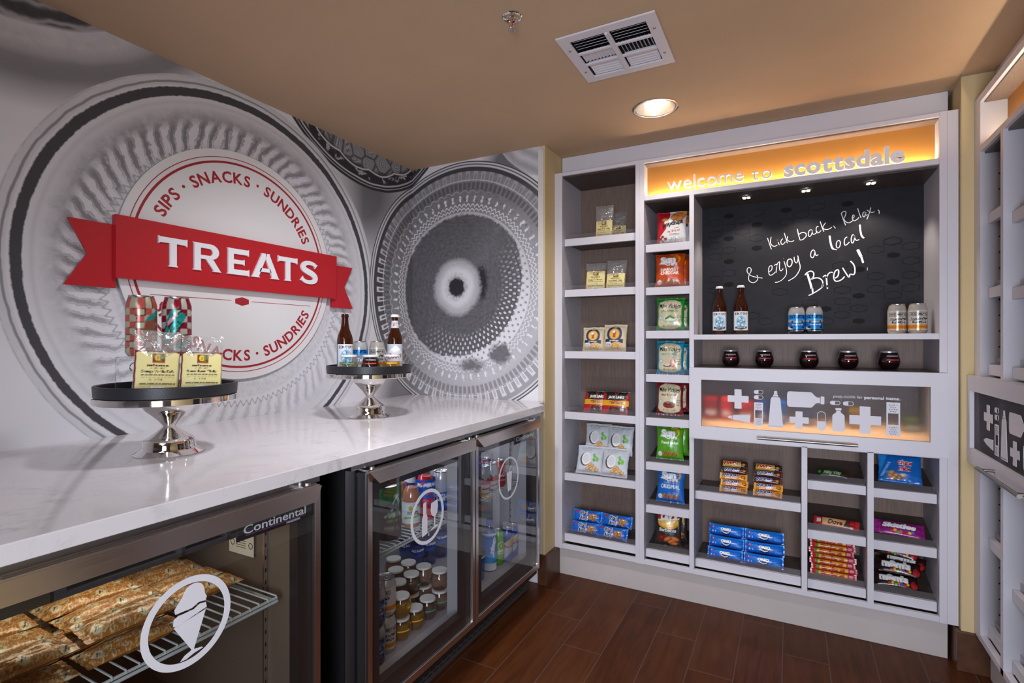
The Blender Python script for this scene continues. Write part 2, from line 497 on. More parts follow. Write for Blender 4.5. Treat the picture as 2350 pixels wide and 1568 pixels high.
def mat_mural():
    """black-and-white print of glass bottle bottoms; UV holds metres along the wall (0 at the corner) and height"""
    m, nt, out = new_mat('bottle_print_wallcovering')
    sep = nt.nodes.new('ShaderNodeSeparateXYZ'); nt.links.new(objco(nt, 'UV'), sep.inputs[0])
    s0, z0 = NX(nt, sep.outputs[0]), NX(nt, sep.outputs[1])
    base = vec_of(nt, s0, z0, 0.0)
    w1 = tex_noise(nt, base, 9, 3) - 0.5; w2 = tex_noise(nt, vec_of(nt, s0 + 7.3, z0, 0.0), 9, 3) - 0.5
    nf = tex_noise(nt, base, 55, 3, 0.6); nm = tex_noise(nt, base, 20, 3, 0.6, dist=0.8); nl = tex_noise(nt, base, 3.0, 3)
    ng = tex_noise(nt, base, 260, 2, 0.6)
    def polar(cx, cz, warp=0.0):
        dx, dz = s0 - cx, z0 - cz
        if warp: dx, dz = dx + w1 * warp, dz + w2 * warp
        return (dx * dx + dz * dz).sqrt(), dz.atan2(dx), dx, dz
    val = 0.74 + (nl - 0.5) * 0.08
    # soft grey studio shadows on the white sweep
    r, th, dx, dz = polar(-0.40, 1.98)
    val = val.mix(0.10, r.lt(0.30, 0.34) * s0.gt(-0.50, 0.22) * 0.9)
    r, th, dx, dz = polar(-0.10, 0.93)
    val = val.mix(0.16, r.lt(0.16, 0.16) * 0.85)
    r, th, dx, dz = polar(0.62, 2.14)
    val = val.mix(0.10, r.lt(0.12, 0.10) * 0.9)
    # ---- jar at the top left, only its lower edge shows, with a soft shadow
    r, th, dx, dz = polar(-1.834, 2.682, 0.012)
    val = val.mix(0.20 + (nl - 0.5) * 0.1, r.lt(0.76, 0.10) * r.gt(0.64, 0.05) * 0.9)
    val = val.mix(0.42, r.band(0.575, 0.66, 0.05) * (nm * 1.3).sat() * 0.7)
    st = (r * 150.0 + w1 * 9.0).sin() * 0.5 + 0.5
    val = val.mix(0.05 + st.pow(3.0) * 0.34 + nf * 0.06, r.lt(0.565, 0.012))
    # ---- dark jar at the top middle with honeycomb glass
    r, th, dx, dz = polar(-0.353, 2.677, 0.008)
    vo = nt.nodes.new('ShaderNodeTexVoronoi'); vo.feature = 'DISTANCE_TO_EDGE'; vo.inputs['Scale'].default_value = 13.0
    nt.links.new(vec_of(nt, s0 + w1 * 0.02, z0 + w2 * 0.02, 0.0), vo.inputs['Vector'])
    ve = NX(nt, vo.outputs['Distance'])
    cell = 0.05 + (ve * 34.0).sin().abs() * 0.30 * ve.gt(0.06, 0.05) + nf * 0.08
    jar = 0.035 + 0.0 * r
    jar = jar.mix(cell, r.lt(0.575 + 0.0, 0.02))
    vv = ((th + PI / 2) * 9.0).sin().abs()
    jar = jar.mix(0.62, (r - 0.574 - vv * 0.018).abs().lt(0.004, 0.004))
    jar = jar.mix(0.30 + nf * 0.2, (r - 0.61).abs().lt(0.014, 0.01) * nm.gt(0.56, 0.04))
    jar = jar.mix(0.55, (r - 0.640).abs().lt(0.004, 0.004)).mix(0.40, (r - 0.656).abs().lt(0.0025, 0.003))
    val = val.mix(jar, r.lt(0.672, 0.004))
    # ---- striped jar at the top right of the end wall
    r, th, dx, dz = polar(0.917, 2.441, 0.01)
    sj = 0.42 + ((r * 95.0 + w1 * 3.0).sin() * 0.10) + nm * 0.12
    hair = ((th * 70.0 + r * 60.0 + w2 * 14.0).sin()).gt(0.86, 0.1)
    sj = sj.mix(0.03 + hair * 0.5, r.lt(0.26, 0.015))
    val = val.mix(sj, r.lt(0.407, 0.006))
    # ---- the big clear jar behind the round sign
    r, th, dx, dz = polar(-1.062, 1.46, 0.006)
    ang = (dx * 0.35 + dz * -0.9) / 0.70                    # + towards the lower right
    big = 0.66 + nl * 0.06
    big = big.mix(0.45, (r - 0.742).abs().lt(0.004, 0.004) * nm.gt(0.42, 0.2) * 0.8)
    big = big.mix(0.58 + nm * 0.1, r.lt(0.742, 0.004))
    big = big.mix(0.28, (r - 0.723 - w1 * 0.01).abs().lt(0.0035, 0.003))
    big = big.mix(0.70, r.lt(0.712, 0.004))
    big = big.mix(0.045 + ng * 0.04, (r - 0.690 - (nf - 0.5) * 0.008).abs().lt(0.0125 - ang * 0.003, 0.004))
    big = big.mix(0.68, r.lt(0.673, 0.004))
    big = big.mix(0.52, (r - 0.655).abs().lt(0.006, 0.01) * 0.6)
    gry = (0.17 + nf * 0.16 + ng * 0.16).mix(0.50 + nf * 0.10, (0.5 + ang * 0.75).sat() * 0.75)
    bandm = r.band(0.515, 0.628 + 0.0, 0.05) * (nm * 1.5 - 0.15 - ang * 0.35).sat()
    big = big.mix(gry, bandm * 0.95)
    fing = (th * 64.0 + r * 60.0 + w1 * 7.0 + nm * 3.4 + nf * 1.6).sin()
    fm = r.band(0.490, 0.588, 0.03)
    big = big.mix(0.16 + ng * 0.15, fm * (fing * -1.0).gt(0.62, 0.15) * (0.62 - ang * 0.5).sat())
    big = big.mix(0.70, fm * fing.gt(0.22 + (nf - 0.5) * 0.8, 0.12) * 0.92)
    big = big.mix(0.30, fm * (fing - 0.15).abs().lt(0.10, 0.1) * 0.7 * (0.6 - ang * 0.5).sat())
    zig = ((th * 120.0 + w1 * 4.0).sin() * 0.5 + 0.5)
    big = big.mix(0.30 + nf * 0.1, (r - 0.478 - zig * 0.018).abs().lt(0.0045, 0.004) * 0.8)
    big = big.mix(0.44 + nf * 0.24, r.lt(0.468, 0.006) * 0.75)
    big = big.mix(0.66, (r - 0.466).abs().lt(0.004, 0.003))
    big = big.mix(0.62 + (nf - 0.5) * 0.5, r.lt(0.460, 0.01) * 0.55)
    val = val.mix(big, r.lt(0.747, 0.003))
    # ---- the dark bottle bottom that wraps into the end wall
    r, th, dx, dz = polar(0.338, 1.507, 0.004)
    a2 = (dx * 0.55 - dz * 0.83) / 0.685                   # + towards the lower right: brighter there
    lr = (a2 * 0.9 + 0.35).sat()
    cap = 0.30 + nm * 0.1
    cap = cap.mix(0.66, (r - 0.676).abs().lt(0.003, 0.003)).mix(0.05, (r - 0.684).abs().lt(0.0025, 0.002)).mix(0.10, (r - 0.668).abs().lt(0.003, 0.003))
    cap = cap.mix(0.62, (r - 0.661).abs().lt(0.0045, 0.003))
    N1 = 76.0
    fing = (th * N1 + w1 * 2.0).sin()
    dark = 0.035 + ng * 0.05 + lr * 0.28
    tip = fing * 0.018
    cap = cap.mix(dark, r.lt(0.655, 0.004))
    fm = r.lt(0.632 + 0.0, 0.006) * r.gt(0.574, 0.01)
    cap = cap.mix(0.70 - (1.0 - lr) * 0.05, fm * fing.gt(-0.10, 0.18) * (0.9 - dz * 0.55 + (nf - 0.5) * 0.5).sat())
    cap = cap.mix(0.07, fm * fing.gt(0.72, 0.08) * r.lt(0.618, 0.006) * (0.95 - lr * 0.6))
    cap = cap.mix(0.22 + nm * 0.30, fm * dz.gt(0.25, 0.3) * 0.65)
    cap = cap.mix(0.60, (r - 0.585).abs().lt(0.0022, 0.002))
    sc2 = (th * N1 * 0.82).sin()
    mid = (0.13 + nm * 0.16).mix(0.52 + nf * 0.1, lr * 0.7)
    cap = cap.mix(mid, r.lt(0.576, 0.006))
    ov = (r - 0.553).abs().lt(0.020, 0.008) * (sc2.abs() - 0.2).gt(0.35, 0.25)
    cap = cap.mix(0.06 + nf * 0.10 + lr * 0.12, ov * 0.85)
    cap = cap.mix(0.50, (r - 0.524 - sc2 * 0.007).abs().lt(0.0025, 0.003) * dx.lt(0.1, 0.5))
    cap = cap.mix(0.15 + nf * 0.14 + lr * 0.26, r.lt(0.515, 0.008))
    blob = ((th * 64.0).sin() + (nf - 0.5) * 3.4)
    cap = cap.mix(0.74, (r - 0.485).abs().lt(0.017, 0.008) * blob.gt(0.75, 0.3))
    cap = cap.mix(0.05, (r - 0.488).abs().lt(0.012, 0.008) * blob.lt(-1.4, 0.4))
    sc3 = (th * 50.0).sin().abs()
    cap = cap.mix(0.68, (r - 0.440 - sc3 * 0.016).abs().lt(0.0042, 0.004))
    cap = cap.mix(0.68, (r - 0.422 - sc3 * 0.012 + w1 * 0.02).abs().lt(0.0038, 0.004))
    rw = r + (nf - 0.5) * 0.030 + (nm - 0.5) * 0.02
    cap = cap.mix(0.74, r.lt(0.415, 0.008) * lr.max(0.55))
    bright = (dx + dz * -0.9 - 0.12) / 0.6
    edge = 0.400 - (bright.sat()) * 0.09
    core = 0.055 + nf * 0.085 + (tex_noise(nt, vec_of(nt, r * 30.0, th * 3.0, 0.0), 3.0, 3) - 0.4) * 0.12
    core = core + (0.5 - (th - 0.9).abs()).sat() * 0.05
    cap = cap.mix(core, rw.lt(edge, 0.012))
    dots = (r * 130.0).sin() * (th * 62.0).sin()
    cap = cap.mix(0.70, dots.gt(0.45, 0.25) * rw.band(0.26, 0.40, 0.03) * (bright * 1.2 + 0.25 - dz * 0.5).sat())
    cap = cap.mix(0.20, dots.lt(-0.62, 0.2) * r.band(0.33, 0.42, 0.02) * bright.gt(0.1, 0.3) * 0.8)
    d2x, d2z = s0 - 0.575, z0 - 1.155
    spl = (d2x * d2x + d2z * d2z).sqrt() + (nm - 0.5) * 0.09
    cap = cap.mix(0.10 + nf * 0.1, spl.lt(0.055, 0.03))
    d3x, d3z = (s0 - 0.40) * 0.5, z0 - 1.09
    spl = (d3x * d3x + d3z * d3z).sqrt() + (nm - 0.5) * 0.06
    cap = cap.mix(0.10 + nf * 0.12, spl.lt(0.035, 0.03))
    d4x, d4z = s0 - 0.46, (z0 - 1.53) * 0.42
    spl = (d4x * d4x + d4z * d4z).sqrt() + (nf - 0.5) * 0.03
    cap = cap.mix(0.022, spl.lt(0.038, 0.02))
    r3, t3, q, q2 = polar(0.305, 1.515, 0.03)
    cap = cap.mix(0.28 + nf * 0.45, (r3 + (nf - 0.5) * 0.05).lt(0.150, 0.03) * 0.8)
    cap = cap.mix(0.66, (r3 - 0.088 + (nf - 0.5) * 0.05).abs().lt(0.022, 0.03) * 0.85)
    cap = cap.mix(0.022, (r3 + (nf - 0.5) * 0.03).lt(0.050, 0.012))
    val = val.mix(cap, r.lt(0.687, 0.003))
    cc = nt.nodes.new('ShaderNodeCombineColor')
    v = (val * 1.0).sat()
    for i, k in enumerate((0.985, 0.965, 1.01)): nt.links.new((v * k + (0.002, 0.001, 0.006)[i]).v, cc.inputs[i])
    b = pbsdf(nt, cc.outputs[0], 0.55, spec=0.3)
    nt.links.new(b.outputs[0], out.inputs[0]); return m
m_floor = mat_floor()
m_mural = mat_mural()
m_cream = M('cream_trim_paint', (0.66, 0.62, 0.56), 0.45)
m_base = M('brown_baseboard_tile', (0.085, 0.034, 0.016), 0.35, nscale=25, namt=0.3)
m_chrome = M('polished_steel', (0.78, 0.76, 0.74), 0.06, 1.0)
m_white = M('white_enamel', (0.66, 0.62, 0.66), 0.45)
m_black = M('black_void', (0.006, 0.006, 0.007), 0.6)

def uv_wall(ob, fn):
    me = ob.data; uv = me.uv_layers.new(name='UVMap')
    for l in me.loops: uv.data[l.index].uv = fn(me.vertices[l.vertex_index].co)
# floor
structure(MB().box(-2.05, 2.6, -3.4, 2.95, -0.08, 0.0).build('floor', m_floor))
# walls: the left wall and the end wall carry the printed wallcovering
wl = MB().box(XL - 0.1, XL, -2.4, 2.78, 0, CEIL + 0.02).build('wall_left', m_mural); structure(wl)
uv_wall(wl, lambda c: (c.y - YB, c.z))
wb = MB().box(XL, -1.102, YB, YB + 0.12, 0, CEIL + 0.02).build('wall_back', m_mural); structure(wb)
uv_wall(wb, lambda c: (c.x - XL, c.z))
structure(MB().box(-1.102, -1.083, YB + 0.001, 2.95, 0, CEIL + 0.02).box(XL, -1.102, YB + 0.121, 2.95, 0, CEIL + 0.02).build('wall_return', m_wall))
structure(MB().box(-1.083, 0.90, 2.86, 2.95, 0, CEIL + 0.02).build('wall_far', m_wall))
structure(MB().box(0.5625, 0.90, 2.5055, 2.86, 0, CEIL + 0.02).build('wall_pier', m_wall, bevel=0.004))
structure(MB().box(0.90, 1.0, -0.2, 2.95, 0, CEIL + 0.02).build('wall_right', m_wall))
structure(MB().box(0.60, 0.90, -0.2, 1.02, 0, CEIL + 0.02).build('wall_near', m_wall))
structure(MB().box(-1.118, -1.100, YB - 0.007, YB, 0.9155, 2.178).box(-1.1, -1.088, YB - 0.007, YB + 0.001, 0.9155, 2.178).build('trim_1', m_cream, bevel=0.0015))
structure(MB().box(-1.118, -1.069, YB - 0.013, YB, 0, 0.150).box(-1.0829, -1.069, YB, 2.56, 0, 0.150).build('baseboard_left', m_base, bevel=0.0015))
structure(MB().box(0.5475, 0.70, 2.492, 2.5055, 0, 0.145).box(0.5475, 0.5622, 2.5055, 2.85, 0, 0.145).build('baseboard_right', m_base, bevel=0.0015))

# ceiling with openings for the recessed can and the air register
VX0, VX1, VY0, VY1 = -0.672, -0.353, 1.573, 1.891
DLX, DLY, DLR = -0.502, 2.243, 0.083
def build_ceiling():
    mb = MB()
    hx0, hx1, hy0, hy1 = VX0 + 0.03, VX1 - 0.03, VY0 + 0.03, VY1 - 0.03
    dx0, dx1, dy0, dy1 = DLX - 0.15, DLX + 0.15, DLY - 0.15, DLY + 0.15
    xs = sorted({-2.05, 2.6, hx0, hx1, dx0, dx1}); ys = sorted({-3.4, 2.95, hy0, hy1, dy0, dy1})
    for i in range(len(xs) - 1):
        for j in range(len(ys) - 1):
            cx, cy = (xs[i] + xs[i + 1]) / 2, (ys[j] + ys[j + 1]) / 2
            if hx0 < cx < hx1 and hy0 < cy < hy1: continue
            if dx0 < cx < dx1 and dy0 < cy < dy1: continue
            mb.raw([(xs[i], ys[j], CEIL), (xs[i], ys[j + 1], CEIL), (xs[i + 1], ys[j + 1], CEIL), (xs[i + 1], ys[j], CEIL)], [(0, 1, 2, 3)])
    n = 64; vs, fs = [], []
    for k in range(n):
        a = 2 * PI * k / n; c, s = math.cos(a), math.sin(a); q = 0.15 / max(abs(c), abs(s))
        vs += [(DLX + DLR * c, DLY + DLR * s, CEIL), (DLX + q * c, DLY + q * s, CEIL)]
    for k in range(n):
        j = (k + 1) % n; fs.append((2 * k, 2 * k + 1, 2 * j + 1, 2 * j))
    mb.raw(vs, fs)
    mb.box(-2.05, 2.6, -3.4, 2.95, CEIL + 0.30, CEIL + 0.36)
    return mb.build('ceiling', m_ceil, recalc=False)
structure(build_ceiling())
CHALK = [(0.003,[(0.988,1.712),(0.997,1.682),(1.005,1.656)]),(0.003,[(1.004,1.715),(1.001,1.694),(1.003,1.682),(1.01,1.672),(1.02,1.669),(1.03,1.675)]),(0.003,[(1.033,1.688),(1.039,1.673)]),(0.003,[(1.03,1.698),(1.031,1.697)]),(0.003,[(1.053,1.702),(1.047,1.696),(1.045,1.685),(1.049,1.676),(1.056,1.677),(1.064,1.687)]),(0.003,[(1.059,1.729),(1.066,1.702),(1.072,1.679)]),(0.003,[(1.074,1.712),(1.071,1.698),(1.076,1.69),(1.087,1.685),(1.1,1.689)]),(0.0034,[(1.113,1.742),(1.119,1.71),(1.124,1.691)]),(0.0034,[(1.12,1.716),(1.131,1.723),(1.142,1.722),(1.149,1.715),(1.148,1.703),(1.137,1.692),(1.128,1.689),(1.123,1.691)]),(0.003,[(1.172,1.732),(1.163,1.731),(1.158,1.72),(1.159,1.707),(1.164,1.702),(1.171,1.711),(1.174,1.726),(1.175,1.73),(1.174,1.718),(1.18,1.71),(1.19,1.717),(1.193,1.724)]),(0.003,[(1.199,1.744),(1.193,1.745),(1.189,1.735),(1.191,1.719),(1.199,1.716),(1.209,1.726)]),(0.0034,[(1.205,1.769),(1.212,1.742),(1.22,1.719)]),(0.003,[(1.227,1.76),(1.217,1.744),(1.216,1.736),(1.224,1.729),(1.237,1.728),(1.251,1.736)]),(0.0027,[(1.257,1.742),(1.263,1.733),(1.264,1.729)]),(0.003,[(1.287,1.795),(1.295,1.766),(1.304,1.739)]),(0.003,[(1.286,1.794),(1.295,1.802),(1.302,1.802),(1.305,1.794),(1.301,1.778),(1.297,1.771),(1.302,1.758),(1.312,1.75),(1.322,1.751),(1.334,1.76)]),(0.003,[(1.331,1.768),(1.336,1.774),(1.335,1.782),(1.331,1.781),(1.329,1.77),(1.332,1.759),(1.338,1.756),(1.348,1.762),(1.354,1.77)]),(0.003,[(1.349,1.811),(1.355,1.787),(1.362,1.766)]),(0.003,[(1.377,1.791),(1.37,1.789),(1.368,1.778),(1.37,1.771),(1.375,1.771),(1.378,1.785),(1.38,1.788),(1.378,1.78),(1.382,1.776),(1.386,1.778)]),(0.003,[(1.383,1.799),(1.391,1.792),(1.401,1.786),(1.412,1.788)]),(0.003,[(1.398,1.809),(1.392,1.783),(1.383,1.757)]),(0.003,[(1.423,1.795),(1.428,1.789),(1.428,1.777)]),(0.0074,[(1.242,1.699),(1.245,1.673),(1.251,1.645),(1.259,1.635)]),(0.004,[(1.257,1.636),(1.27,1.632)]),(0.0034,[(1.272,1.672),(1.268,1.659),(1.269,1.645),(1.275,1.64),(1.281,1.646),(1.284,1.662),(1.28,1.672),(1.273,1.673)]),(0.0037,[(1.31,1.685),(1.306,1.685),(1.3,1.676),(1.299,1.659),(1.302,1.65),(1.31,1.654),(1.318,1.663)]),(0.0037,[(1.335,1.693),(1.329,1.693),(1.325,1.676),(1.327,1.66),(1.332,1.659),(1.337,1.675),(1.338,1.69),(1.339,1.677),(1.345,1.668),(1.355,1.671)]),(0.0067,[(1.357,1.737),(1.359,1.713),(1.364,1.687),(1.373,1.675)]),(0.0037,[(1.184,1.633),(1.177,1.639),(1.17,1.631),(1.167,1.616),(1.17,1.606),(1.177,1.604),(1.182,1.616),(1.184,1.632),(1.186,1.619),(1.19,1.612),(1.198,1.616)]),(0.0034,[(0.994,1.55),(1.004,1.556),(1.008,1.568),(1.006,1.578),(0.997,1.575),(0.993,1.561),(0.995,1.539),(1.003,1.533),(1.015,1.54),(1.022,1.548)]),(0.0034,[(1.017,1.578),(1.026,1.584),(1.027,1.574),(1.025,1.543)]),(0.0034,[(1.026,1.572),(1.033,1.59),(1.04,1.593),(1.039,1.576),(1.04,1.558),(1.046,1.551),(1.055,1.561)]),(0.003,[(1.056,1.609),(1.057,1.608)]),(0.003,[(1.058,1.596),(1.064,1.574),(1.069,1.545),(1.064,1.525),(1.048,1.507),(1.032,1.499),(1.02,1.498)]),(0.0044,[(1.083,1.604),(1.075,1.601),(1.071,1.587),(1.074,1.573),(1.082,1.568),(1.09,1.578),(1.092,1.593),(1.087,1.603),(1.082,1.605)]),(0.0037,[(1.1,1.613),(1.102,1.595),(1.109,1.584),(1.115,1.592),(1.116,1.605)]),(0.0037,[(1.115,1.618),(1.12,1.591),(1.125,1.565),(1.12,1.545),(1.106,1.522),(1.09,1.51),(1.076,1.502)]),(0.0088,[(1.154,1.532),(1.161,1.504),(1.168,1.478),(1.171,1.46)]),(0.0051,[(1.144,1.525),(1.153,1.536),(1.167,1.542),(1.177,1.537),(1.18,1.526),(1.177,1.513),(1.168,1.503),(1.182,1.509),(1.198,1.509),(1.211,1.499),(1.216,1.483),(1.211,1.465)]),(0.0061,[(1.229,1.515),(1.231,1.49),(1.233,1.464)]),(0.0047,[(1.216,1.512),(1.226,1.52),(1.229,1.508),(1.237,1.525),(1.246,1.532),(1.255,1.53)]),(0.0054,[(1.259,1.503),(1.272,1.51),(1.277,1.525),(1.276,1.54),(1.268,1.54),(1.261,1.529),(1.258,1.509),(1.263,1.493),(1.274,1.49),(1.289,1.497),(1.3,1.51)]),(0.0054,[(1.292,1.55),(1.303,1.528),(1.316,1.506),(1.32,1.52)]),(0.0054,[(1.32,1.52),(1.335,1.517),(1.339,1.536),(1.335,1.559),(1.322,1.578)]),(0.0081,[(1.362,1.596),(1.37,1.565)]),(0.0114,[(1.349,1.627),(1.356,1.609),(1.362,1.594)]),(0.0135,[(1.384,1.538),(1.386,1.538)]),(0.0031,[(0.967,1.521),(0.94,1.527),(0.92,1.534),(0.906,1.545),(0.899,1.559),(0.902,1.573),(0.911,1.575),(0.917,1.567),(0.916,1.555),(0.909,1.542),(0.906,1.525),(0.909,1.511),(0.922,1.502),(0.935,1.504),(0.945,1.515),(0.946,1.527),(0.942,1.538)]),(0.007,[(1.174,1.465),(1.176,1.441)]),(0.0049,[(1.217,1.484),(1.214,1.468),(1.198,1.453),(1.175,1.438),(1.159,1.43)]),(0.0056,[(1.232,1.475),(1.234,1.457)])]
HEXES = [(0.817,1.835,1),(0.942,1.836,0),(0.755,1.806,0),(0.817,1.779,0),(0.879,1.807,0),(0.942,1.779,1),(0.879,1.752,0),(0.755,1.751,0),(0.817,1.724,1),(0.942,1.715,0),(0.755,1.695,0),(0.817,1.667,0),(0.942,1.667,1),(0.755,1.639,0),(0.817,1.611,1),(0.817,1.554,0),(0.755,1.527,0),(0.817,1.499,1),(0.755,1.472,0),(1.067,1.835,1),(1.129,1.807,0),(1.067,1.779,0),(1.041,1.452,0),(0.923,1.342,0),(0.98,1.314,0),(1.479,1.655,0),(1.417,1.621,0),(1.541,1.627,0),(1.479,1.592,1),(1.541,1.564,0),(1.283,1.56,0),(1.354,1.538,1),(1.416,1.505,0),(1.54,1.503,0),(1.478,1.476,1),(1.291,1.45,0),(1.416,1.448,0),(1.353,1.421,1),(1.54,1.447,0),(1.477,1.419,0),(1.291,1.398,0),(1.353,1.365,0),(1.227,1.366,1),(1.29,1.338,0),(1.353,1.309,1),(1.226,1.31,0),(1.476,1.308,0),(1.191,1.835,0),(1.312,1.835,1),(1.473,1.651,0),(1.166,1.507,0),(1.165,1.394,0)]
# ---------------------------------------------------------------- snack wall units
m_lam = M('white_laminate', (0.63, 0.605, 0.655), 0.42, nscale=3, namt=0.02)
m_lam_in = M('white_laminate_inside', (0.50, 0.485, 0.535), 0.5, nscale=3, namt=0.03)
def mat_grain(name, c0, c1, sx=1.0, rough=0.5):
    m, nt, out = new_mat(name)
    sep = nt.nodes.new('ShaderNodeSeparateXYZ'); nt.links.new(objco(nt), sep.inputs[0])
    x, y, z = (NX(nt, sep.outputs[i]) for i in range(3))
    n = tex_noise(nt, vec_of(nt, x * 60.0 * sx, y * 60.0, z * 3.0), 3.0, 5, 0.6)
    b = pbsdf(nt, ramp(nt, n, [(0.3, c0), (0.7, c1)]), rough, spec=0.3)
    nt.links.new(b.outputs[0], out.inputs[0]); return m
m_taupe = mat_grain('taupe_wood_laminate', (0.145, 0.098, 0.078), (0.225, 0.155, 0.125))
m_dshelf = M('dark_brown_shelf', (0.058, 0.040, 0.034), 0.35, nscale=40, namt=0.25)
m_acry = clear_mat('clear_acrylic', (0.93, 0.92, 0.93), 0.03, 1.40, 0.07, (0.50, 0.47, 0.50))
m_acry2 = clear_mat('thin_clear_acrylic', (0.975, 0.97, 0.975), 0.03, 1.40, 0.012, (0.5, 0.47, 0.5))
m_orange = M('orange_sign_panel', (0.46, 0.19, 0.026), 0.6, nscale=2, namt=0.03)
m_hole = M('peg_hole_black', (0.012, 0.012, 0.014), 0.8)
m_chalk = M('white_chalk_marker', (0.86, 0.86, 0.90), 0.8)
m_hexl = M('black_vinyl_line', (0.003, 0.003, 0.004), 0.6, spec=0.15)
m_letter = M('white_acrylic_letter', (0.80, 0.77, 0.78), 0.4)
m_icon = M('white_vinyl_print', (0.66, 0.64, 0.70), 0.5)
m_steel = M('brushed_steel', (0.30, 0.28, 0.26), 0.38, 1.0)
m_birch = M('birch_ply', (0.62, 0.40, 0.23), 0.5, nscale=20, namt=0.1)
m_led = M('led_lens', (0.9, 0.9, 0.9), 0.3, emit=(1.0, 0.86, 0.66), es=5.0)
def mat_board():
    m, nt, out = new_mat('chalkboard')
    co = objco(nt)
    n = tex_noise(nt, co, 5, 5, 0.6, dist=1.5); n2 = tex_noise(nt, co, 26, 3)
    c = ramp(nt, n * 0.8 + n2 * 0.2, [(0.35, (0.0125, 0.0128, 0.0168)), (0.62, (0.0185, 0.0185, 0.0228)), (0.80, (0.034, 0.034, 0.038))])
    b = pbsdf(nt, c, 0.6, spec=0.18)
    nt.links.new(b.outputs[0], out.inputs[0]); return m
m_board = mat_board()
def mat_frost():
    m, nt, out = new_mat('frosted_glass')
    rf = nt.nodes.new('ShaderNodeBsdfRefraction'); rf.inputs['IOR'].default_value = 1.22
    rf.inputs['Roughness'].default_value = 0.42; rf.inputs['Color'].default_value = (0.93, 0.92, 0.94, 1)
    tr = nt.nodes.new('ShaderNodeBsdfTranslucent'); tr.inputs[0].default_value = (0.5, 0.48, 0.5, 1)
    df = nt.nodes.new('ShaderNodeBsdfPrincipled'); df.inputs['Base Color'].default_value = (0.35, 0.33, 0.35, 1); df.inputs['Roughness'].default_value = 0.35
    a = nt.nodes.new('ShaderNodeMixShader'); a.inputs[0].default_value = 0.02
    b = nt.nodes.new('ShaderNodeMixShader'); b.inputs[0].default_value = 0.07
    nt.links.new(rf.outputs[0], a.inputs[1]); nt.links.new(tr.outputs[0], a.inputs[2])
    nt.links.new(a.outputs[0], b.inputs[1]); nt.links.new(df.outputs[0], b.inputs[2])
    nt.links.new(b.outputs[0], out.inputs[0]); return m
m_frost = mat_frost()

def bx(name, parent, m, x0, x1, y0, y1, z0, z1, bevel=0.0012):
    return MB().box(x0, x1, y0, y1, z0, z1).build(name, m, parent, bevel=bevel, local=True)
def upright(parent, x0, x1, z0, z1, d, holes=None, hz=None, name='upright', front=0.0):
    """vertical board; holes: +1 / -1 = peg holes on the face looking that way"""
    mb = MB().box(x0, x1, front, d, z0, z1)
    if holes:
        xf = x1 + 0.0003 if holes > 0 else x0 - 0.0003
        a, b = hz if hz else (z0, z1)
        k = int((b - a) / 0.0555)
        for i in range(1, k):
            z = a + i * 0.0555
            for y in (0.052, d - 0.045):
                n = 8
                vs = [(xf, y + 0.0029 * math.cos(2 * PI * q / n), z + 0.0029 * math.sin(2 * PI * q / n)) for q in range(n)]
                mb.raw(vs, [tuple(range(n)) if holes > 0 else tuple(range(n - 1, -1, -1))], 2)
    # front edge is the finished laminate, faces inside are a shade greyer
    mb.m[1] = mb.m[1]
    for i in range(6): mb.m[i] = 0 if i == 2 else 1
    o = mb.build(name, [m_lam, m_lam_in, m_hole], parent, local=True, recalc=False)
    return o
def shelf(parent, x0, x1, zb, d, slope=0.0, lip=0.024, recess=0.027, fh=0.037, name='shelf'):
    """dark board, white front fascia and a clear lip behind it; returns (surface z at the front, slope)"""
    zt = zb + fh - 0.006
    y0 = recess + 0.004
    mb = MB().hexa([(x0, y0, zt - 0.016), (x1, y0, zt - 0.016), (x1, d, zt - 0.016 + slope * (d - y0)), (x0, d, zt - 0.016 + slope * (d - y0)),
                    (x0, y0, zt), (x1, y0, zt), (x1, d, zt + slope * (d - y0)), (x0, d, zt + slope * (d - y0))])
    s = mb.build(name, m_dshelf, parent, local=True)
    MB().box(x0 + 0.001, x1 - 0.001, recess, recess + 0.018, zb, zb + fh).build('fascia', m_lam, s, local=True, bevel=0.0012)
    MB().box(x0 + 0.002, x1 - 0.002, recess + 0.0185, recess + 0.0215, zb + 0.008, zb + fh + lip).build('shelf_lip', m_acry, s, local=True)
    return (zt, slope, y0)
def rrect(x0, z0, x1, z1, r, n=6):
    r = min(r, (x1 - x0) / 2, (z1 - z0) / 2); p = []
    for cx, cz, a0 in ((x1 - r, z1 - r, 0), (x0 + r, z1 - r, PI / 2), (x0 + r, z0 + r, PI), (x1 - r, z0 + r, 1.5 * PI)):
        for k in range(n + 1):
            a = a0 + PI / 2 * k / n; p.append((cx + r * math.cos(a), cz + r * math.sin(a)))
    return p
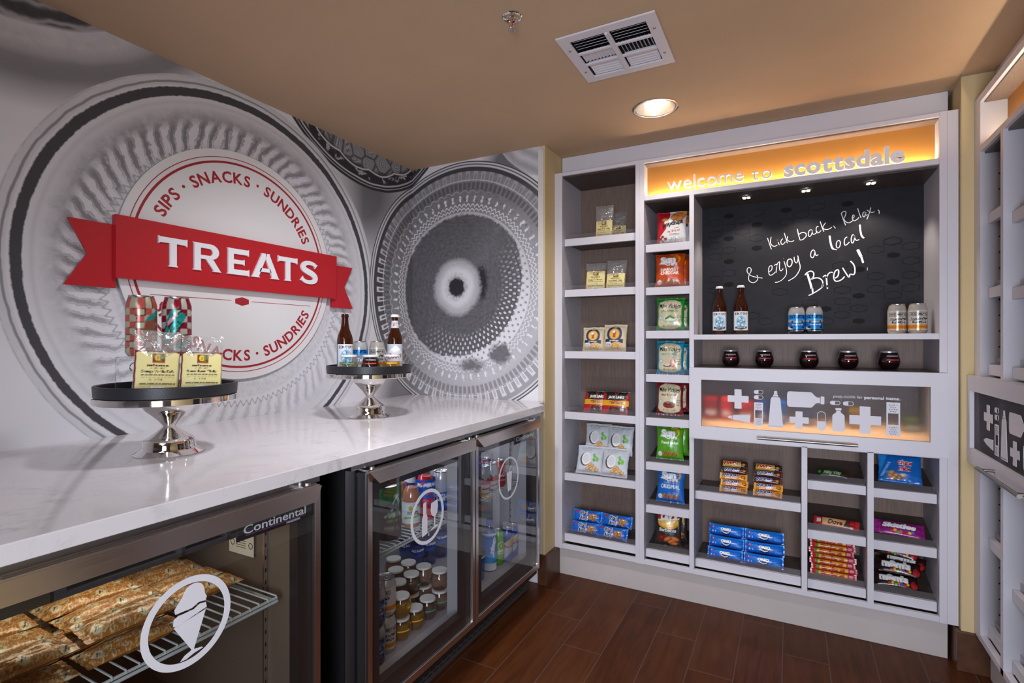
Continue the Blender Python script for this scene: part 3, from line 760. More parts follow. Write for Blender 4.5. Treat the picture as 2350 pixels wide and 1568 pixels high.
def flip_door(parent, x0, x1, z0, z1, handle=True, text=True):
    """lift-up door: white frame, frosted pane with first-aid pictograms, bar handle"""
    d = bx('door', parent, m_lam, x0, x0 + 0.0515, -0.022, -0.001, z0, z1)
    mb = MB()
    wx0, wx1, wz0, wz1 = x0 + 0.0515, x1 - 0.0535, z0 + 0.055, z1 - 0.054
    mb.box(x0, wx0, -0.022, -0.001, z0, z1).box(wx1, x1, -0.022, -0.001, z0, z1).box(wx0, wx1, -0.022, -0.001, z0, wz0).box(wx0, wx1, -0.022, -0.001, wz1, z1)
    me = d.data; bpy.data.objects.remove(d); bpy.data.meshes.remove(me)
    d = mb.build('door', m_lam, parent, local=True)
    bx('frosted_pane', d, m_frost, wx0, wx1, -0.009, -0.005, wz0, wz1, 0)
    ox, oz = x0 - 0.676, z0 - 0.780                    # pictogram layout is given for the unit beside the counter
    P = MB()
    f = lambda x, z, y: (x + ox, y, z + oz)
    A, B = -0.0102, -0.0092
    def add(poly): P.prism(poly, f, A, B)
    def cross(xa, xb, za, zb, t):
        cx, cz = (xa + xb) / 2, (za + zb) / 2; h = t / 2
        add([(cx - h, za), (cx + h, za), (cx + h, cz - h), (xb, cz - h), (xb, cz + h), (cx + h, cz + h), (cx + h, zb), (cx - h, zb), (cx - h, cz + h), (xa, cz + h), (xa, cz - h), (cx - h, cz - h)])
    cross(0.838, 0.923, 0.922, 1.007, 0.029); cross(1.081, 1.152, 0.851, 0.924, 0.026); cross(1.295, 1.401, 0.849, 0.958, 0.036)
    def pill(xa, za, xb, zb, vert=False):
        o_ = rrect(xa, za, xb, zb, 1, 8); t = 0.0018; i_ = rrect(xa + t, za + t, xb - t, zb - t, 1, 8)
        P.ring_prism(o_, i_, f, A, B)
        if vert: add([(x, z) for x, z in i_ if z < (za + zb) / 2] + [(xb - t, (za + zb) / 2 - .002), (xa + t, (za + zb) / 2 - .002)][::1])
        else:
            r = (zb - za) / 2 - t; cx, cz = xa + t + r, (za + zb) / 2; m_ = (xa + xb) / 2
            add([(m_, cz - r), (m_, cz + r)] + [(cx + r * math.cos(a), cz + r * math.sin(a)) for a in np.linspace(PI / 2, 1.5 * PI, 9)])
    pill(0.944, 0.990, 0.981, 1.007); pill(0.944, 0.967, 0.981, 0.984); pill(1.228, 0.959, 1.264, 0.975); pill(1.273, 0.958, 1.310, 0.975)
    xa, za, xb, zb, t = 1.182, 0.850, 1.213, 0.929, 0.0018
    o_ = rrect(xa, za, xb, zb, 1, 8); P.ring_prism(o_, rrect(xa + t, za + t, xb - t, zb - t, 1, 8), f, A, B)
    r = (xb - xa) / 2 - t; cx, cz = (xa + xb) / 2, za + t + r
    add([(xb - t, 0.888), (xa + t, 0.888)] + [(cx + r * math.cos(a), cz + r * math.sin(a)) for a in np.linspace(PI, 2 * PI, 12)])
    def plaster(xa, za, xb, zb):
        w_ = xb - xa; b_ = w_ * 0.12; za2, zb2 = za + (zb - za) * 0.33, za + (zb - za) * 0.67
        add([(xa, za), (xb, za), (xb, za2), (xa, za2)]); add([(xa, zb2), (xb, zb2), (xb, zb), (xa, zb)])
        add([(xa, za2), (xa + b_, za2), (xa + b_, zb2), (xa, zb2)]); add([(xb - b_, za2), (xb, za2), (xb, zb2), (xb - b_, zb2)])
        for (c0, c1) in ((za, za2), (zb2, zb)):
            for i in range(4):
                for j in range(4 if i % 2 else 3):
                    cx, cz = xa + w_ * (0.24 + 0.17 * j + (0 if i % 2 else 0.085)), c0 + (c1 - c0) * (0.17 + 0.2 * i)
                    q = [(cx + w_ * .055 * math.cos(a), cz + w_ * .055 * math.sin(a)) for a in np.linspace(0, 2 * PI, 8, endpoint=False)]
                    P.prism(q, f, A - .0003, A - .0001, 1)
    plaster(0.945, 0.852, 0.980, 0.953); plaster(1.418, 0.848, 1.462, 0.979)
    # tubes
    add([(1.000, 0.850), (1.057, 0.850), (1.047, 0.972), (1.042, 0.980), (1.015, 0.980), (1.010, 0.972)]); add([(1.0175, 0.982), (1.0395, 0.982), (1.037, 0.990), (1.020, 0.990)]); add([(1.0215, 0.991), (1.0355, 0.991), (1.0335, 1.006), (1.0235, 1.006)])
    for k in range(11): P.prism([(1.0035 + k * .0046, .8525), (1.0048 + k * .0046, .8525), (1.0048 + k * .0046, .858), (1.0035 + k * .0046, .858)], f, A - .0003, A - .0001, 1)
    add([(0.929, 0.862), (0.929, 0.897), (0.862, 0.893), (0.858, 0.889), (0.858, 0.876), (0.862, 0.872)]); add([(0.838, 0.8795), (0.856, 0.874), (0.856, 0.891), (0.838, 0.8855)])
    # bottles
    add(rrect(1.072, 0.942, 1.15, 1.007, 0.012)[:14] + []) if False else add([(1.078, 0.942), (1.158, 0.942), (1.164, 0.944), (1.176, 0.959), (1.183, 0.963), (1.193, 0.963), (1.193, 0.986), (1.183, 0.986), (1.176, 0.990), (1.164, 1.005), (1.158, 1.007), (1.078, 1.007), (1.073, 1.001), (1.072, 0.995), (1.072, 0.954), (1.073, 0.948)])
    add([(1.195, 0.9585), (1.208, 0.9585), (1.208, 0.9905), (1.195, 0.9905)])
    add([(1.242, 0.851), (1.273, 0.851), (1.278, 0.853), (1.279, 0.857), (1.279, 0.913), (1.277, 0.919), (1.267, 0.927), (1.2645, 0.932), (1.2645, 0.936), (1.2505, 0.936), (1.2505, 0.932), (1.248, 0.927), (1.238, 0.919), (1.236, 0.913), (1.236, 0.857), (1.237, 0.853)])
    add([(1.247, 0.9375), (1.268, 0.9375), (1.268, 0.946), (1.247, 0.946)])
    if text:
        for s_, xa, xb, bo in (('peek inside for', 1.239, 1.341, 0.0), ('personal items.', 1.345, 1.462, 0.035)):
            V, T = text_fit(s_, (xa + xb) / 2, 0.9885, 0.0122, xb - xa, bo)
            P.tris2d(V, T, f, A, B)
    P.build('pictogram_print', [m_icon, m_frost], d, local=True)
    if handle:
        h = MB(); hx0, hx1, hz = x0 + 0.284, x0 + 0.644, z0 + 0.0265
        h.cyl((hx0, -0.058, hz), (hx1, -0.058, hz), 0.0062, 16)
        for x in (hx0 + 0.028, hx1 - 0.028): h.cyl((x, -0.058, hz), (x, -0.022, hz), 0.005, 12)
        h.build('bar_handle', m_steel, d, local=True, smooth=True)
    return d
def sign_letters(parent, y, items):
    f = lambda x, z, d: (x, d, z)
    for s_, xa, xb, z, h, bo in items:
        wd = []
        for ch in s_:
            V, T = text_tris(ch, bo); wd.append((V[:, 0].max() - V[:, 0].min()) * h)
        gap = (xb - xa - sum(wd)) / max(1, len(s_) - 1); x = xa
        for ch, w_ in zip(s_, wd):
            V, T = text_fit(ch, x + w_ / 2, z, h, None, bo)
            MB().tris2d(V, T, f, y, y + 0.012).build('sign_letter', m_letter, parent, local=True)
            x += w_ + gap
def puck(parent, x, y, z):
    mb = MB().lathe([(0.001, -0.006), (0.026, -0.006), (0.031, -0.003), (0.032, 0.0)], 32, (x, y, z))
    p = mb.build('puck_light', m_steel, parent, local=True, smooth=True)
    l = MB()
    for k in range(4):
        a = PI / 4 + k * PI / 2
        l.lathe([(0.0005, -0.0085), (0.006, -0.008), (0.0078, -0.006)], 14, (x + 0.0125 * math.cos(a), y + 0.0125 * math.sin(a), z))
    l.build('light_lens', m_led, p, local=True, smooth=True)
D = 0.278
HZ = 1.0107
def zr(z): return CAM_H + (z - CAM_H) * HZ
# ===== unit facing the camera
U1 = empty('snack_display_unit', 'white built-in snack unit with orange welcome sign and chalkboard, on the far wall', 'display unit', (-1.082, YS, 0))
def build_unit1(U):
    bx('plinth', U, M('plinth_paint', (0.52, 0.46, 0.44), 0.6, nscale=6, namt=0.04), 0.012, 1.618, 0.04, 0.30, 0.0, 0.150)
    bx('filler_panel', U, m_lam, 0.004, 1.630, 0.093, 0.110, 2.090, 2.199)
    bx('filler_strip', U, m_lam, 0.0, 0.0215, 0.0, 0.02, 0.149, 2.090); bx('filler_strip', U, m_lam, 1.6085, 1.6420, 0.0, 0.02, 0.149, 2.090)
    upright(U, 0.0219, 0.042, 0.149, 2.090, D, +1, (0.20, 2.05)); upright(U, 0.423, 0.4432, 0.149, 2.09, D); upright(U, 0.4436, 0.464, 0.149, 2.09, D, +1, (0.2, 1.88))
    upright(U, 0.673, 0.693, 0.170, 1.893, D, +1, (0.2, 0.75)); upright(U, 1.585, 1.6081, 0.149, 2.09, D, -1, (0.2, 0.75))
    upright(U, 1.126, 1.147, 0.170, 0.79, D, -1); upright(U, 1.357, 1.378, 0.170, 0.79, D, -1)
    MB().box(0.042, 1.585, 0.0008, 0.09, 2.073, 2.0895).box(0.042, 0.423, 0.09, D, 2.073, 2.09).build('top_rail', m_lam, U, local=True, bevel=0.001)
    bx('bottom_rail', U, m_lam, 0.042, 1.585, 0.0008, 0.02, 0.1495, 0.171); bx('bottom_board', U, m_dshelf, 0.042, 1.585, 0.0205, D, 0.152, 0.166)
    bx('sign_rail', U, m_lam, 0.464, 1.585, 0.0006, 0.09, 1.893, 1.915)
    bx('niche_soffit', U, m_dshelf, 0.693, 1.585, 0.02, D, 1.884, 1.8925); bx('niche_soffit', U, m_dshelf, 0.464, 0.673, 0.02, D, 1.884, 1.8925); bx('niche_soffit', U, m_dshelf, 0.042, 0.423, 0.012, D, 2.064, 2.0725)
    bx('back_panel', U, m_taupe, 0.042, 1.585, D, D + 0.006, 0.152, 2.09, 0)
    bx('sign_panel', U, m_orange, 0.464, 1.585, 0.070, 0.078, 1.915, 2.073, 0)
    sb = bx('sign_soffit', U, m_taupe, 0.464, 1.585, 0.012, 0.070, 2.068, 2.0728, 0)
    sign_letters(U, 0.028, [('welcome', 0.567, 0.900, 1.934, 0.066, -0.004), ('to', 0.934, 1.012, 1.931, 0.060, -0.004)])
    sign_letters(U, 0.028, [('scottsdale', 1.060, 1.482, 1.929, 0.068, 0.040)])
    bx('letter_base', U, m_acry, 0.552, 1.02, 0.024, 0.044, 1.9152, 1.921, 0); bx('letter_base', U, m_acry, 1.045, 1.50, 0.024, 0.044, 1.9152, 1.921, 0)
    # chalkboard niche
    cb = bx('chalkboard', U, m_board, 0.693, 1.585, 0.262, D - 0.001, 1.25, 1.884, 0)
    f = lambda x, z, d: (x, d, z)
    mb = MB()
    for wd, pts in CHALK:
        P = [Vector(p) for p in pts]
        # smooth the hand stroke, then sweep a flat ribbon with round ends
        Q = []
        for i in range(len(P) - 1):
            p0, p1, p2, p3 = P[max(i - 1, 0)], P[i], P[i + 1], P[min(i + 2, len(P) - 1)]
            for k in range(6):
                t = k / 6; Q.append(0.5 * ((2 * p1) + (p2 - p0) * t + (2 * p0 - 5 * p1 + 4 * p2 - p3) * t * t + (3 * p1 - p0 - 3 * p2 + p3) * t ** 3))
        Q.append(P[-1]); n = len(Q); vs = []
        for i, q in enumerate(Q):
            tg = (Q[min(i + 1, n - 1)] - Q[max(i - 1, 0)])
            tg = tg.normalized() if tg.length > 1e-9 else Vector((1, 0))
            nn = Vector((-tg.y, tg.x)) * wd * 0.5 * (0.65 if i in (0, n - 1) else 1.0)
            vs += [f(q.x + nn.x, q.y + nn.y, 0.2612), f(q.x - nn.x, q.y - nn.y, 0.2612)]
        mb.raw(vs, [(2 * i, 2 * i + 1, 2 * i + 3, 2 * i + 2) for i in range(n - 1)])
    mb.build('chalk_lettering', m_chalk, cb, local=True, recalc=False)
    for x, z, fl in HEXES:
        mb = MB()
        w_, h_ = (0.022, 0.013) if fl else (0.031, 0.0185)
        hexp = lambda w__, h__: [(x + w__, z + h__ * .5), (x, z + h__), (x - w__, z + h__ * .5), (x - w__, z - h__ * .5), (x, z - h__), (x + w__, z - h__ * .5)]
        if fl: mb.prism(hexp(w_, h_), f, 0.2615, 0.262)
        else: mb.ring_prism(hexp(w_, h_), hexp(w_ - 0.0020, h_ - 0.0021), f, 0.2616, 0.262)
        mb.build('hexagon_decal', m_hexl, cb, local=True)
    bx('niche_shelf', U, m_lam, 0.693, 1.585, 0.0, D, 1.226, 1.249)
    bx('niche_floor', U, m_dshelf, 0.693, 1.585, 0.0, D, 1.080, 1.1015)
    bx('cabinet_floor', U, m_lam, 0.693, 1.585, 0.0, D, 0.772, 0.790)
    MB().hexa([(0.694, 0.02, 0.792), (1.584, 0.02, 0.792), (1.584, 0.272, 0.792), (0.694, 0.272, 0.792), (0.694, 0.02, 0.806), (1.584, 0.02, 0.806), (1.584, 0.272, 0.858), (0.694, 0.272, 0.858)]).build('cabinet_shelf', m_birch, U, local=True)
    bx('cabinet_back', U, m_dshelf, 0.694, 1.584, 0.2735, D - .0005, 0.7905, 1.0795, 0)
    flip_door(U, 0.676, 1.608, 0.780, 1.099)
    for x in (0.906, 1.145, 1.382): puck(U, x, 0.115, 1.884)
build_unit1(U1)
SH = {}
for k, zb in enumerate((1.713, 1.449, 1.130, 0.815, 0.496, 0.180)): SH['A', k] = shelf(U1, 0.043, 0.422, zb, D, 0.0)
for k, zb in enumerate((1.648, 1.441, 1.232, 1.023, 0.813, 0.599, 0.392, 0.178)): SH['B', k] = shelf(U1, 0.465, 0.672, zb, D, 0.0 if k < 4 else 0.16)
for k, zb in enumerate((0.490, 0.176)): SH['C', k] = shelf(U1, 0.694, 1.125, zb, D, 0.0)
for k, zb in enumerate((0.594, 0.385, 0.176)): SH['D', k] = shelf(U1, 1.148, 1.356, zb, D, 0.22)
for k, zb in enumerate((0.591, 0.382, 0.176)): SH['E', k] = shelf(U1, 1.379, 1.584, zb, D, 0.22)
def led(name, loc, sx, sy, power, col, target):
    d = bpy.data.lights.new(name, 'AREA'); d.shape = 'RECTANGLE'; d.size, d.size_y, d.energy, d.color = sx, sy, power, col
    o = bpy.data.objects.new(name, d); COL.objects.link(o); o.location = loc
    return o, d
o, d = led('sign_led_strip_light', (-1.082 + 1.0245, YS + 0.054, 1.9165), 1.10, 0.012, 2.9, (1.0, 0.86, 0.64), None); o.rotation_euler = (PI, 0, 0)
o, d = led('cabinet_added_light', (-1.082 + 1.139, YS + 0.12, 1.070), 0.86, 0.02, 1.5, (1.0, 0.82, 0.62), None); d.spread = 1.7  # added lamp without a fixture, brightens the goods behind the frosted pane
for x in (0.906, 1.145, 1.382): spot('puck_spot_light', (-1.082 + x, YS + 0.115, 1.868), (-1.082 + x, YS + 0.20, 1.2), 4.5, (1.0, 0.88, 0.76), 1.9, 0.5, 0.015)

# ===== unit on the right, seen edge-on
U2 = empty('snack_display_unit', 'white built-in snack unit seen edge-on along the right edge of the photo', 'display unit', (0.600, 2.504, 0), -PI / 2)
def build_unit2(U):
    L = 1.47
    bx('plinth', U, _simple['plinth_paint'], 0.02, L - 0.02, 0.04, 0.26, 0.0, 0.149)
    bx('filler_panel', U, m_lam, 0.004, L, 0.060, 0.075, 2.098, 2.199)
    bx('filler_strip', U, m_lam, 0.0, 0.052, 0.0, 0.02, 0.149, 2.098)
    upright(U, 0.0525, 0.068, 0.149, 2.098, 0.26, +1, (0.2, 1.88)); upright(U, 0.272, 0.297, 0.149, 1.893, 0.26, +1, (0.2, 1.88))
    upright(U, 0.70, 0.72, 0.149, 1.893, 0.26, +1, (0.2, 1.88)); upright(U, 0.94, 0.96, 0.149, 1.893, 0.26, +1); upright(U, L - 0.042, L, 0.149, 2.098, 0.26)
    bx('top_rail', U, m_lam, 0.068, L - 0.042, 0, 0.075, 2.072, 2.098); bx('sign_rail', U, m_lam, 0.068, L - 0.042, 0, 0.09, 1.893, 1.914)
    bx('sign_soffit', U, m_taupe, 0.068, L - 0.042, 0.012, 0.074, 2.067, 2.0718, 0)
    bx('sign_panel', U, m_orange, 0.068, L - 0.042, 0.074, 0.082, 1.914, 2.072, 0)
    for a, b in ((0.068, 0.272), (0.297, 0.70), (0.72, 0.94), (0.96, L - 0.042)):
        bx('niche_soffit', U, m_dshelf, a, b, 0.012, 0.26, 1.885, 1.8925)
    bx('bottom_rail', U, m_lam, 0.068, L - 0.042, 0, 0.02, 0.149, 0.171); bx('bottom_board', U, m_dshelf, 0.068, L - 0.042, 0.0205, 0.26, 0.152, 0.166)
    bx('back_panel', U, m_taupe, 0.0, L, 0.26, 0.266, 0.152, 2.098, 0)
    bx('niche_floor', U, m_lam, 0.068, L - 0.042, 0.0, 0.26, 1.070, 1.092)
    bx('cabinet_floor', U, m_lam, 0.068, L - 0.042, 0.0, 0.26, 0.772, 0.790)
    flip_door(U, -0.013, 0.919, 0.777, 1.094)
    for zb in (1.634, 1.370, 1.100, 0.489, 0.176):
        shelf(U, 0.0685, 0.2715, zb, 0.26, 0.0, recess=0.021)
    for zb in (1.590, 1.350, 1.100, 0.400, 0.176):
        shelf(U, 0.2975, 0.6995, zb, 0.26, 0.0, recess=0.021)
build_unit2(U2)
o, d = led('sign_led_strip_light', (0.600 + 0.058, 2.504 - 0.735, 1.9165), 1.30, 0.012, 2.0, (1.0, 0.86, 0.64), None); o.rotation_euler = (PI, 0, PI / 2)
# ---------------------------------------------------------------- wall sign
m_red = M('red_sign_paint', (0.46, 0.010, 0.018), 0.38)
m_redp = M('red_sign_print', (0.36, 0.012, 0.022), 0.5)
m_disc = M('white_sign_board', (0.74, 0.72, 0.72), 0.4)
m_disc_edge = M('grey_sign_edge', (0.40, 0.39, 0.40), 0.5)
def wall_sign():
    cy, cz = YB - 1.071, 1.513
    S = empty('round_wall_sign', 'round white sign with red ribbon reading TREATS, fixed to the printed wall', 'sign', (XL, cy, cz))
    W = lambda a, b, d: (XL + d, cy + a, cz + b)           # a along the wall, b up, d out from the wall
    circ = lambda r, n=96: [(r * math.cos(2 * PI * k / n), r * math.sin(2 * PI * k / n)) for k in range(n)]
    mb = MB(); n = 96
    o = circ(0.442)
    mb.raw([W(a, b, 0.001) for a, b in o] + [W(a, b, 0.012) for a, b in o], [(i, (i + 1) % n, n + (i + 1) % n, n + i) for i in range(n)], 1)
    mb.raw([W(a, b, 0.012) for a, b in o], [tuple(range(n))], 0)
    disc = mb.build('sign_disc', [m_disc, m_disc_edge], S)
    mb = MB().ring_prism(circ(0.399), circ(0.391), W, 0.0121, 0.0127).ring_prism(circ(0.4145), circ(0.4120), W, 0.0121, 0.0127)
    # rule with a hexagon in the middle
    zc = -0.138
    mb.prism([(-0.336, zc + .0025), (-0.045, zc + .0025), (-0.045, zc + .0005), (-0.336, zc + .0005)][::-1], W, 0.0121, 0.0127)
    mb.prism([(0.041, zc + .0025), (0.332, zc + .0025), (0.332, zc + .0005), (0.041, zc + .0005)][::-1], W, 0.0121, 0.0127)
    mb.prism([(0.029, zc + .0085), (0, zc + .017), (-0.029, zc + .0085), (-0.029, zc - .0085), (0, zc - .017), (0.029, zc - .0085)], W, 0.0121, 0.013)
    # lettering on an arc
    def arc(text, r, mid, h, inward, span):
        wds = []
        for ch in text:
            if ch == ' ': wds.append(0.40 * h)
            elif ch == '.': wds.append(0.2 * h)
            else:
                V, T = text_tris(ch, 0.024); wds.append((V[:, 0].max() - V[:, 0].min()) * h * 1.02)
        rm = r + h / 2
        gap = (span * rm - sum(wds)) / (len(text) - 1)
        a = mid + (span / 2 if not inward else -span / 2); sg = -1 if not inward else 1
        for ch, wd in zip(text, wds):
            c = a + sg * wd / 2 / rm
            if ch == '.':
                q = [(r2 * math.cos(t) + rm * math.cos(c), r2 * math.sin(t) + rm * math.sin(c)) for r2, t in [(0.0058, 2 * PI * k / 14) for k in range(14)]]
                mb.prism(q, W, 0.0121, 0.0127)
            elif ch != ' ':
                V, T = text_tris(ch, 0.024); P = V * h * np.array([1.02, 1.0])
                X, Y, t = (P[:, 0], P[:, 1] + r, c - PI / 2) if not inward else (P[:, 0], P[:, 1] - r - h, c + PI / 2)
                R = np.c_[X * math.cos(t) - Y * math.sin(t), X * math.sin(t) + Y * math.cos(t)]
                mb.tris2d(R, T, W, 0.0127, 0.0121)
            a += sg * (wd + gap) / rm
    arc('SIPS . SNACKS . SUNDRIES', 0.320, PI / 2, 0.042, False, math.radians(131))
    arc('SIPS . SNACKS . SUNDRIES', 0.328, -PI / 2, 0.042, True, math.radians(124))
    mb.build('sign_print', m_redp, S)
    # ribbon: two tails behind, one band in front
    f3 = lambda pts, a, b: MB().prism([(p[0] - (-1.071), p[1] - cz) for p in pts], W, a, b)
    f3([(-1.640, 1.588), (-1.590, 1.488), (-1.650, 1.387), (-1.515, 1.387), (-1.515, 1.588)], 0.012, 0.024).build('ribbon_tail', m_red, S, bevel=0.001)
    f3([(-0.492, 1.577), (-0.545, 1.477), (-0.489, 1.377), (-0.622, 1.377), (-0.622, 1.577)], 0.012, 0.024).build('ribbon_tail', m_red, S, bevel=0.001)
    band = f3([(-1.522, 1.420), (-0.612, 1.417), (-0.608, 1.616), (-1.522, 1.620)], 0.016, 0.040).build('ribbon_band', m_red, S, bevel=0.001)
    # TREATS in wedge-serif capitals; each glyph in a box 0..w x 0..1
    def serif_h(x0, x1, y0, y1): return [(x0, y0), (x1, y0), (x1, y1), (x0, y1)]
    s_ = 0.035
    def glyph_T():
        return [[(-.03, .76), (.02, .79), (.02, .80), (.40, .815), (.40, .06), (.36, .03), (.34, 0), (.72, 0), (.70, .03), (.66, .06), (.66, .815), (1.04, .80), (1.04, .79), (1.09, .76), (1.09, 1.03), (1.04, 1.0), (.02, 1.0), (-.03, 1.03)]], 1.06
    def arcpts(cx, cy, rx, ry, a0, a1, n=10): return [(cx + rx * math.cos(math.radians(a0 + (a1 - a0) * k / n)), cy + ry * math.sin(math.radians(a0 + (a1 - a0) * k / n))) for k in range(n + 1)]
    def glyph_R():
        left = [(0, 0), (.33, 0), (.31, .03), (.29, .06), (.29, .97), (.05, .97), (.05, .06), (.03, .03)]
        bowl_o = [(.29, 1.0)] + [(.62, 1.0)] + arcpts(.66, .715, .34, .285, 85, -85) + [(.29, .43)]
        bowl_i = [(.29, .57), (.62, .57)] + arcpts(.64, .70, .12, .13, -85, 85)[0:] + [(.29, .83)]
        leg = [(.50, .43), (.78, .43), (1.05, .04), (1.10, 0), (.76, 0), (.79, .05)]
        top = [(0, 1.0), (.29, 1.0), (.29, .97), (.03, .97)]
        return [left, bowl_o + bowl_i, leg, top], 1.08
    def glyph_E():
        return [[(0, 0), (.95, 0), (1.0, -.03), (1.0, .24), (.95, .20), (.29, .20), (.29, .42), (.74, .42), (.78, .38), (.78, .62), (.74, .58), (.29, .58), (.29, .80), (.93, .80), (.98, .76), (.98, 1.03), (.93, 1.0), (0, 1.0), (.05, .95), (.05, .05)]], .98
    def glyph_A():
        return [[(0, 0), (.34, 0), (.30, .04), (.29, .07), (.345, .22), (.345, .40), (.60, .98), (.60, .80), (.505, .56)][:0] or
                [(-.02, 0), (.33, 0), (.28, .05), (.33, .20), (.78, .20), (.83, .05), (.78, 0), (1.14, 0), (1.10, .05), (.72, .96), (.74, 1.0), (.38, 1.0), (.40, .96), (.03, .05)],
                ], 1.12
    def glyph_S():
        o = arcpts(.46, .735, .40, .285, 38, 262, 14)[:]
        return None, .92
    base = MB(); base_f = W
    hh = 0.0985
    def put(polys, x0, wid, w_):
        for p in polys:
            q = [(x0 + x * wid / w_ - (-1.071), 1.4735 + y * hh - cz) for x, y in p]
            area_ = sum(q[i][0] * q[(i + 1) % len(q)][1] - q[(i + 1) % len(q)][0] * q[i][1] for i in range(len(q)))
            base.prism(q if area_ > 0 else q[::-1], W, 0.0400, 0.0475)
    p, w_ = glyph_T(); put(p, -1.396, 0.090, w_); put(p, -0.929, 0.090, w_)
    p, w_ = glyph_R(); put(p, -1.284, 0.104, w_)
    p, w_ = glyph_E(); put(p, -1.156, 0.090, w_)
    # A with a counter: two legs, crossbar and cap as closed strips
    put([[(-.02, 0), (.33, 0), (.28, .05), (.56, .80), (.60, 1.0), (.38, 1.0), (.40, .95), (.03, .05)], [(.56, .80), (.83, .05), (.78, 0), (1.14, 0), (1.09, .05), (.72, .95), (.74, 1.0), (.56, 1.0)], [(.30, .24), (.80, .24), (.74, .39), (.36, .39)]], -1.053, 0.124, 1.12)
    # S as a swept stroke with flared ends
    path = [(.84, .80), (.70, .90), (.50, .935), (.28, .90), (.165, .77), (.20, .645), (.36, .56), (.58, .475), (.74, .38), (.80, .255), (.72, .13), (.50, .075), (.27, .10), (.08, .22)]
    P = [Vector(p) for p in path]; Q = []
    for i in range(len(P) - 1):
        p0, p1, p2, p3 = P[max(i - 1, 0)], P[i], P[i + 1], P[min(i + 2, len(P) - 1)]
        for k in range(5):
            t = k / 5; Q.append(0.5 * ((2 * p1) + (p2 - p0) * t + (2 * p0 - 5 * p1 + 4 * p2 - p3) * t * t + (3 * p1 - p0 - 3 * p2 + p3) * t ** 3))
    Q.append(P[-1]); n = len(Q); L, R = [], []
    for i, q in enumerate(Q):
        tg = (Q[min(i + 1, n - 1)] - Q[max(i - 1, 0)]).normalized(); u = i / (n - 1)
        wd = 0.075 + 0.055 * math.sin(PI * u) ** 2 + (0.05 if i in (0, n - 1) else 0)
        nn = Vector((-tg.y, tg.x)) * wd; L.append(q + nn); R.append(q - nn)
    sx = lambda q: (-0.822 + q.x * 0.104 - (-1.071), 1.4715 + q.y * 0.098 - cz)
    vs = []
    for d in (0.0400, 0.0475):
        vs += [W(*sx(q), d) for q in L] + [W(*sx(q), d) for q in R]
    fs = []
    for i in range(n - 1):
        fs += [(2 * n + i, 2 * n + i + 1, 3 * n + i + 1, 3 * n + i), (i, i + 1, 2 * n + i + 1, 2 * n + i), (n + i, n + i + 1, 3 * n + i + 1, 3 * n + i)]
    fs += [(0, n, 3 * n, 2 * n), (n - 1, 2 * n - 1, 4 * n - 1, 3 * n - 1)]
    base.raw(vs, fs)
    lt = base.build('ribbon_lettering', M('white_sign_letter', (0.80, 0.79, 0.82), 0.35), band, local=False)
    lt.parent = band
    return S
wall_sign()

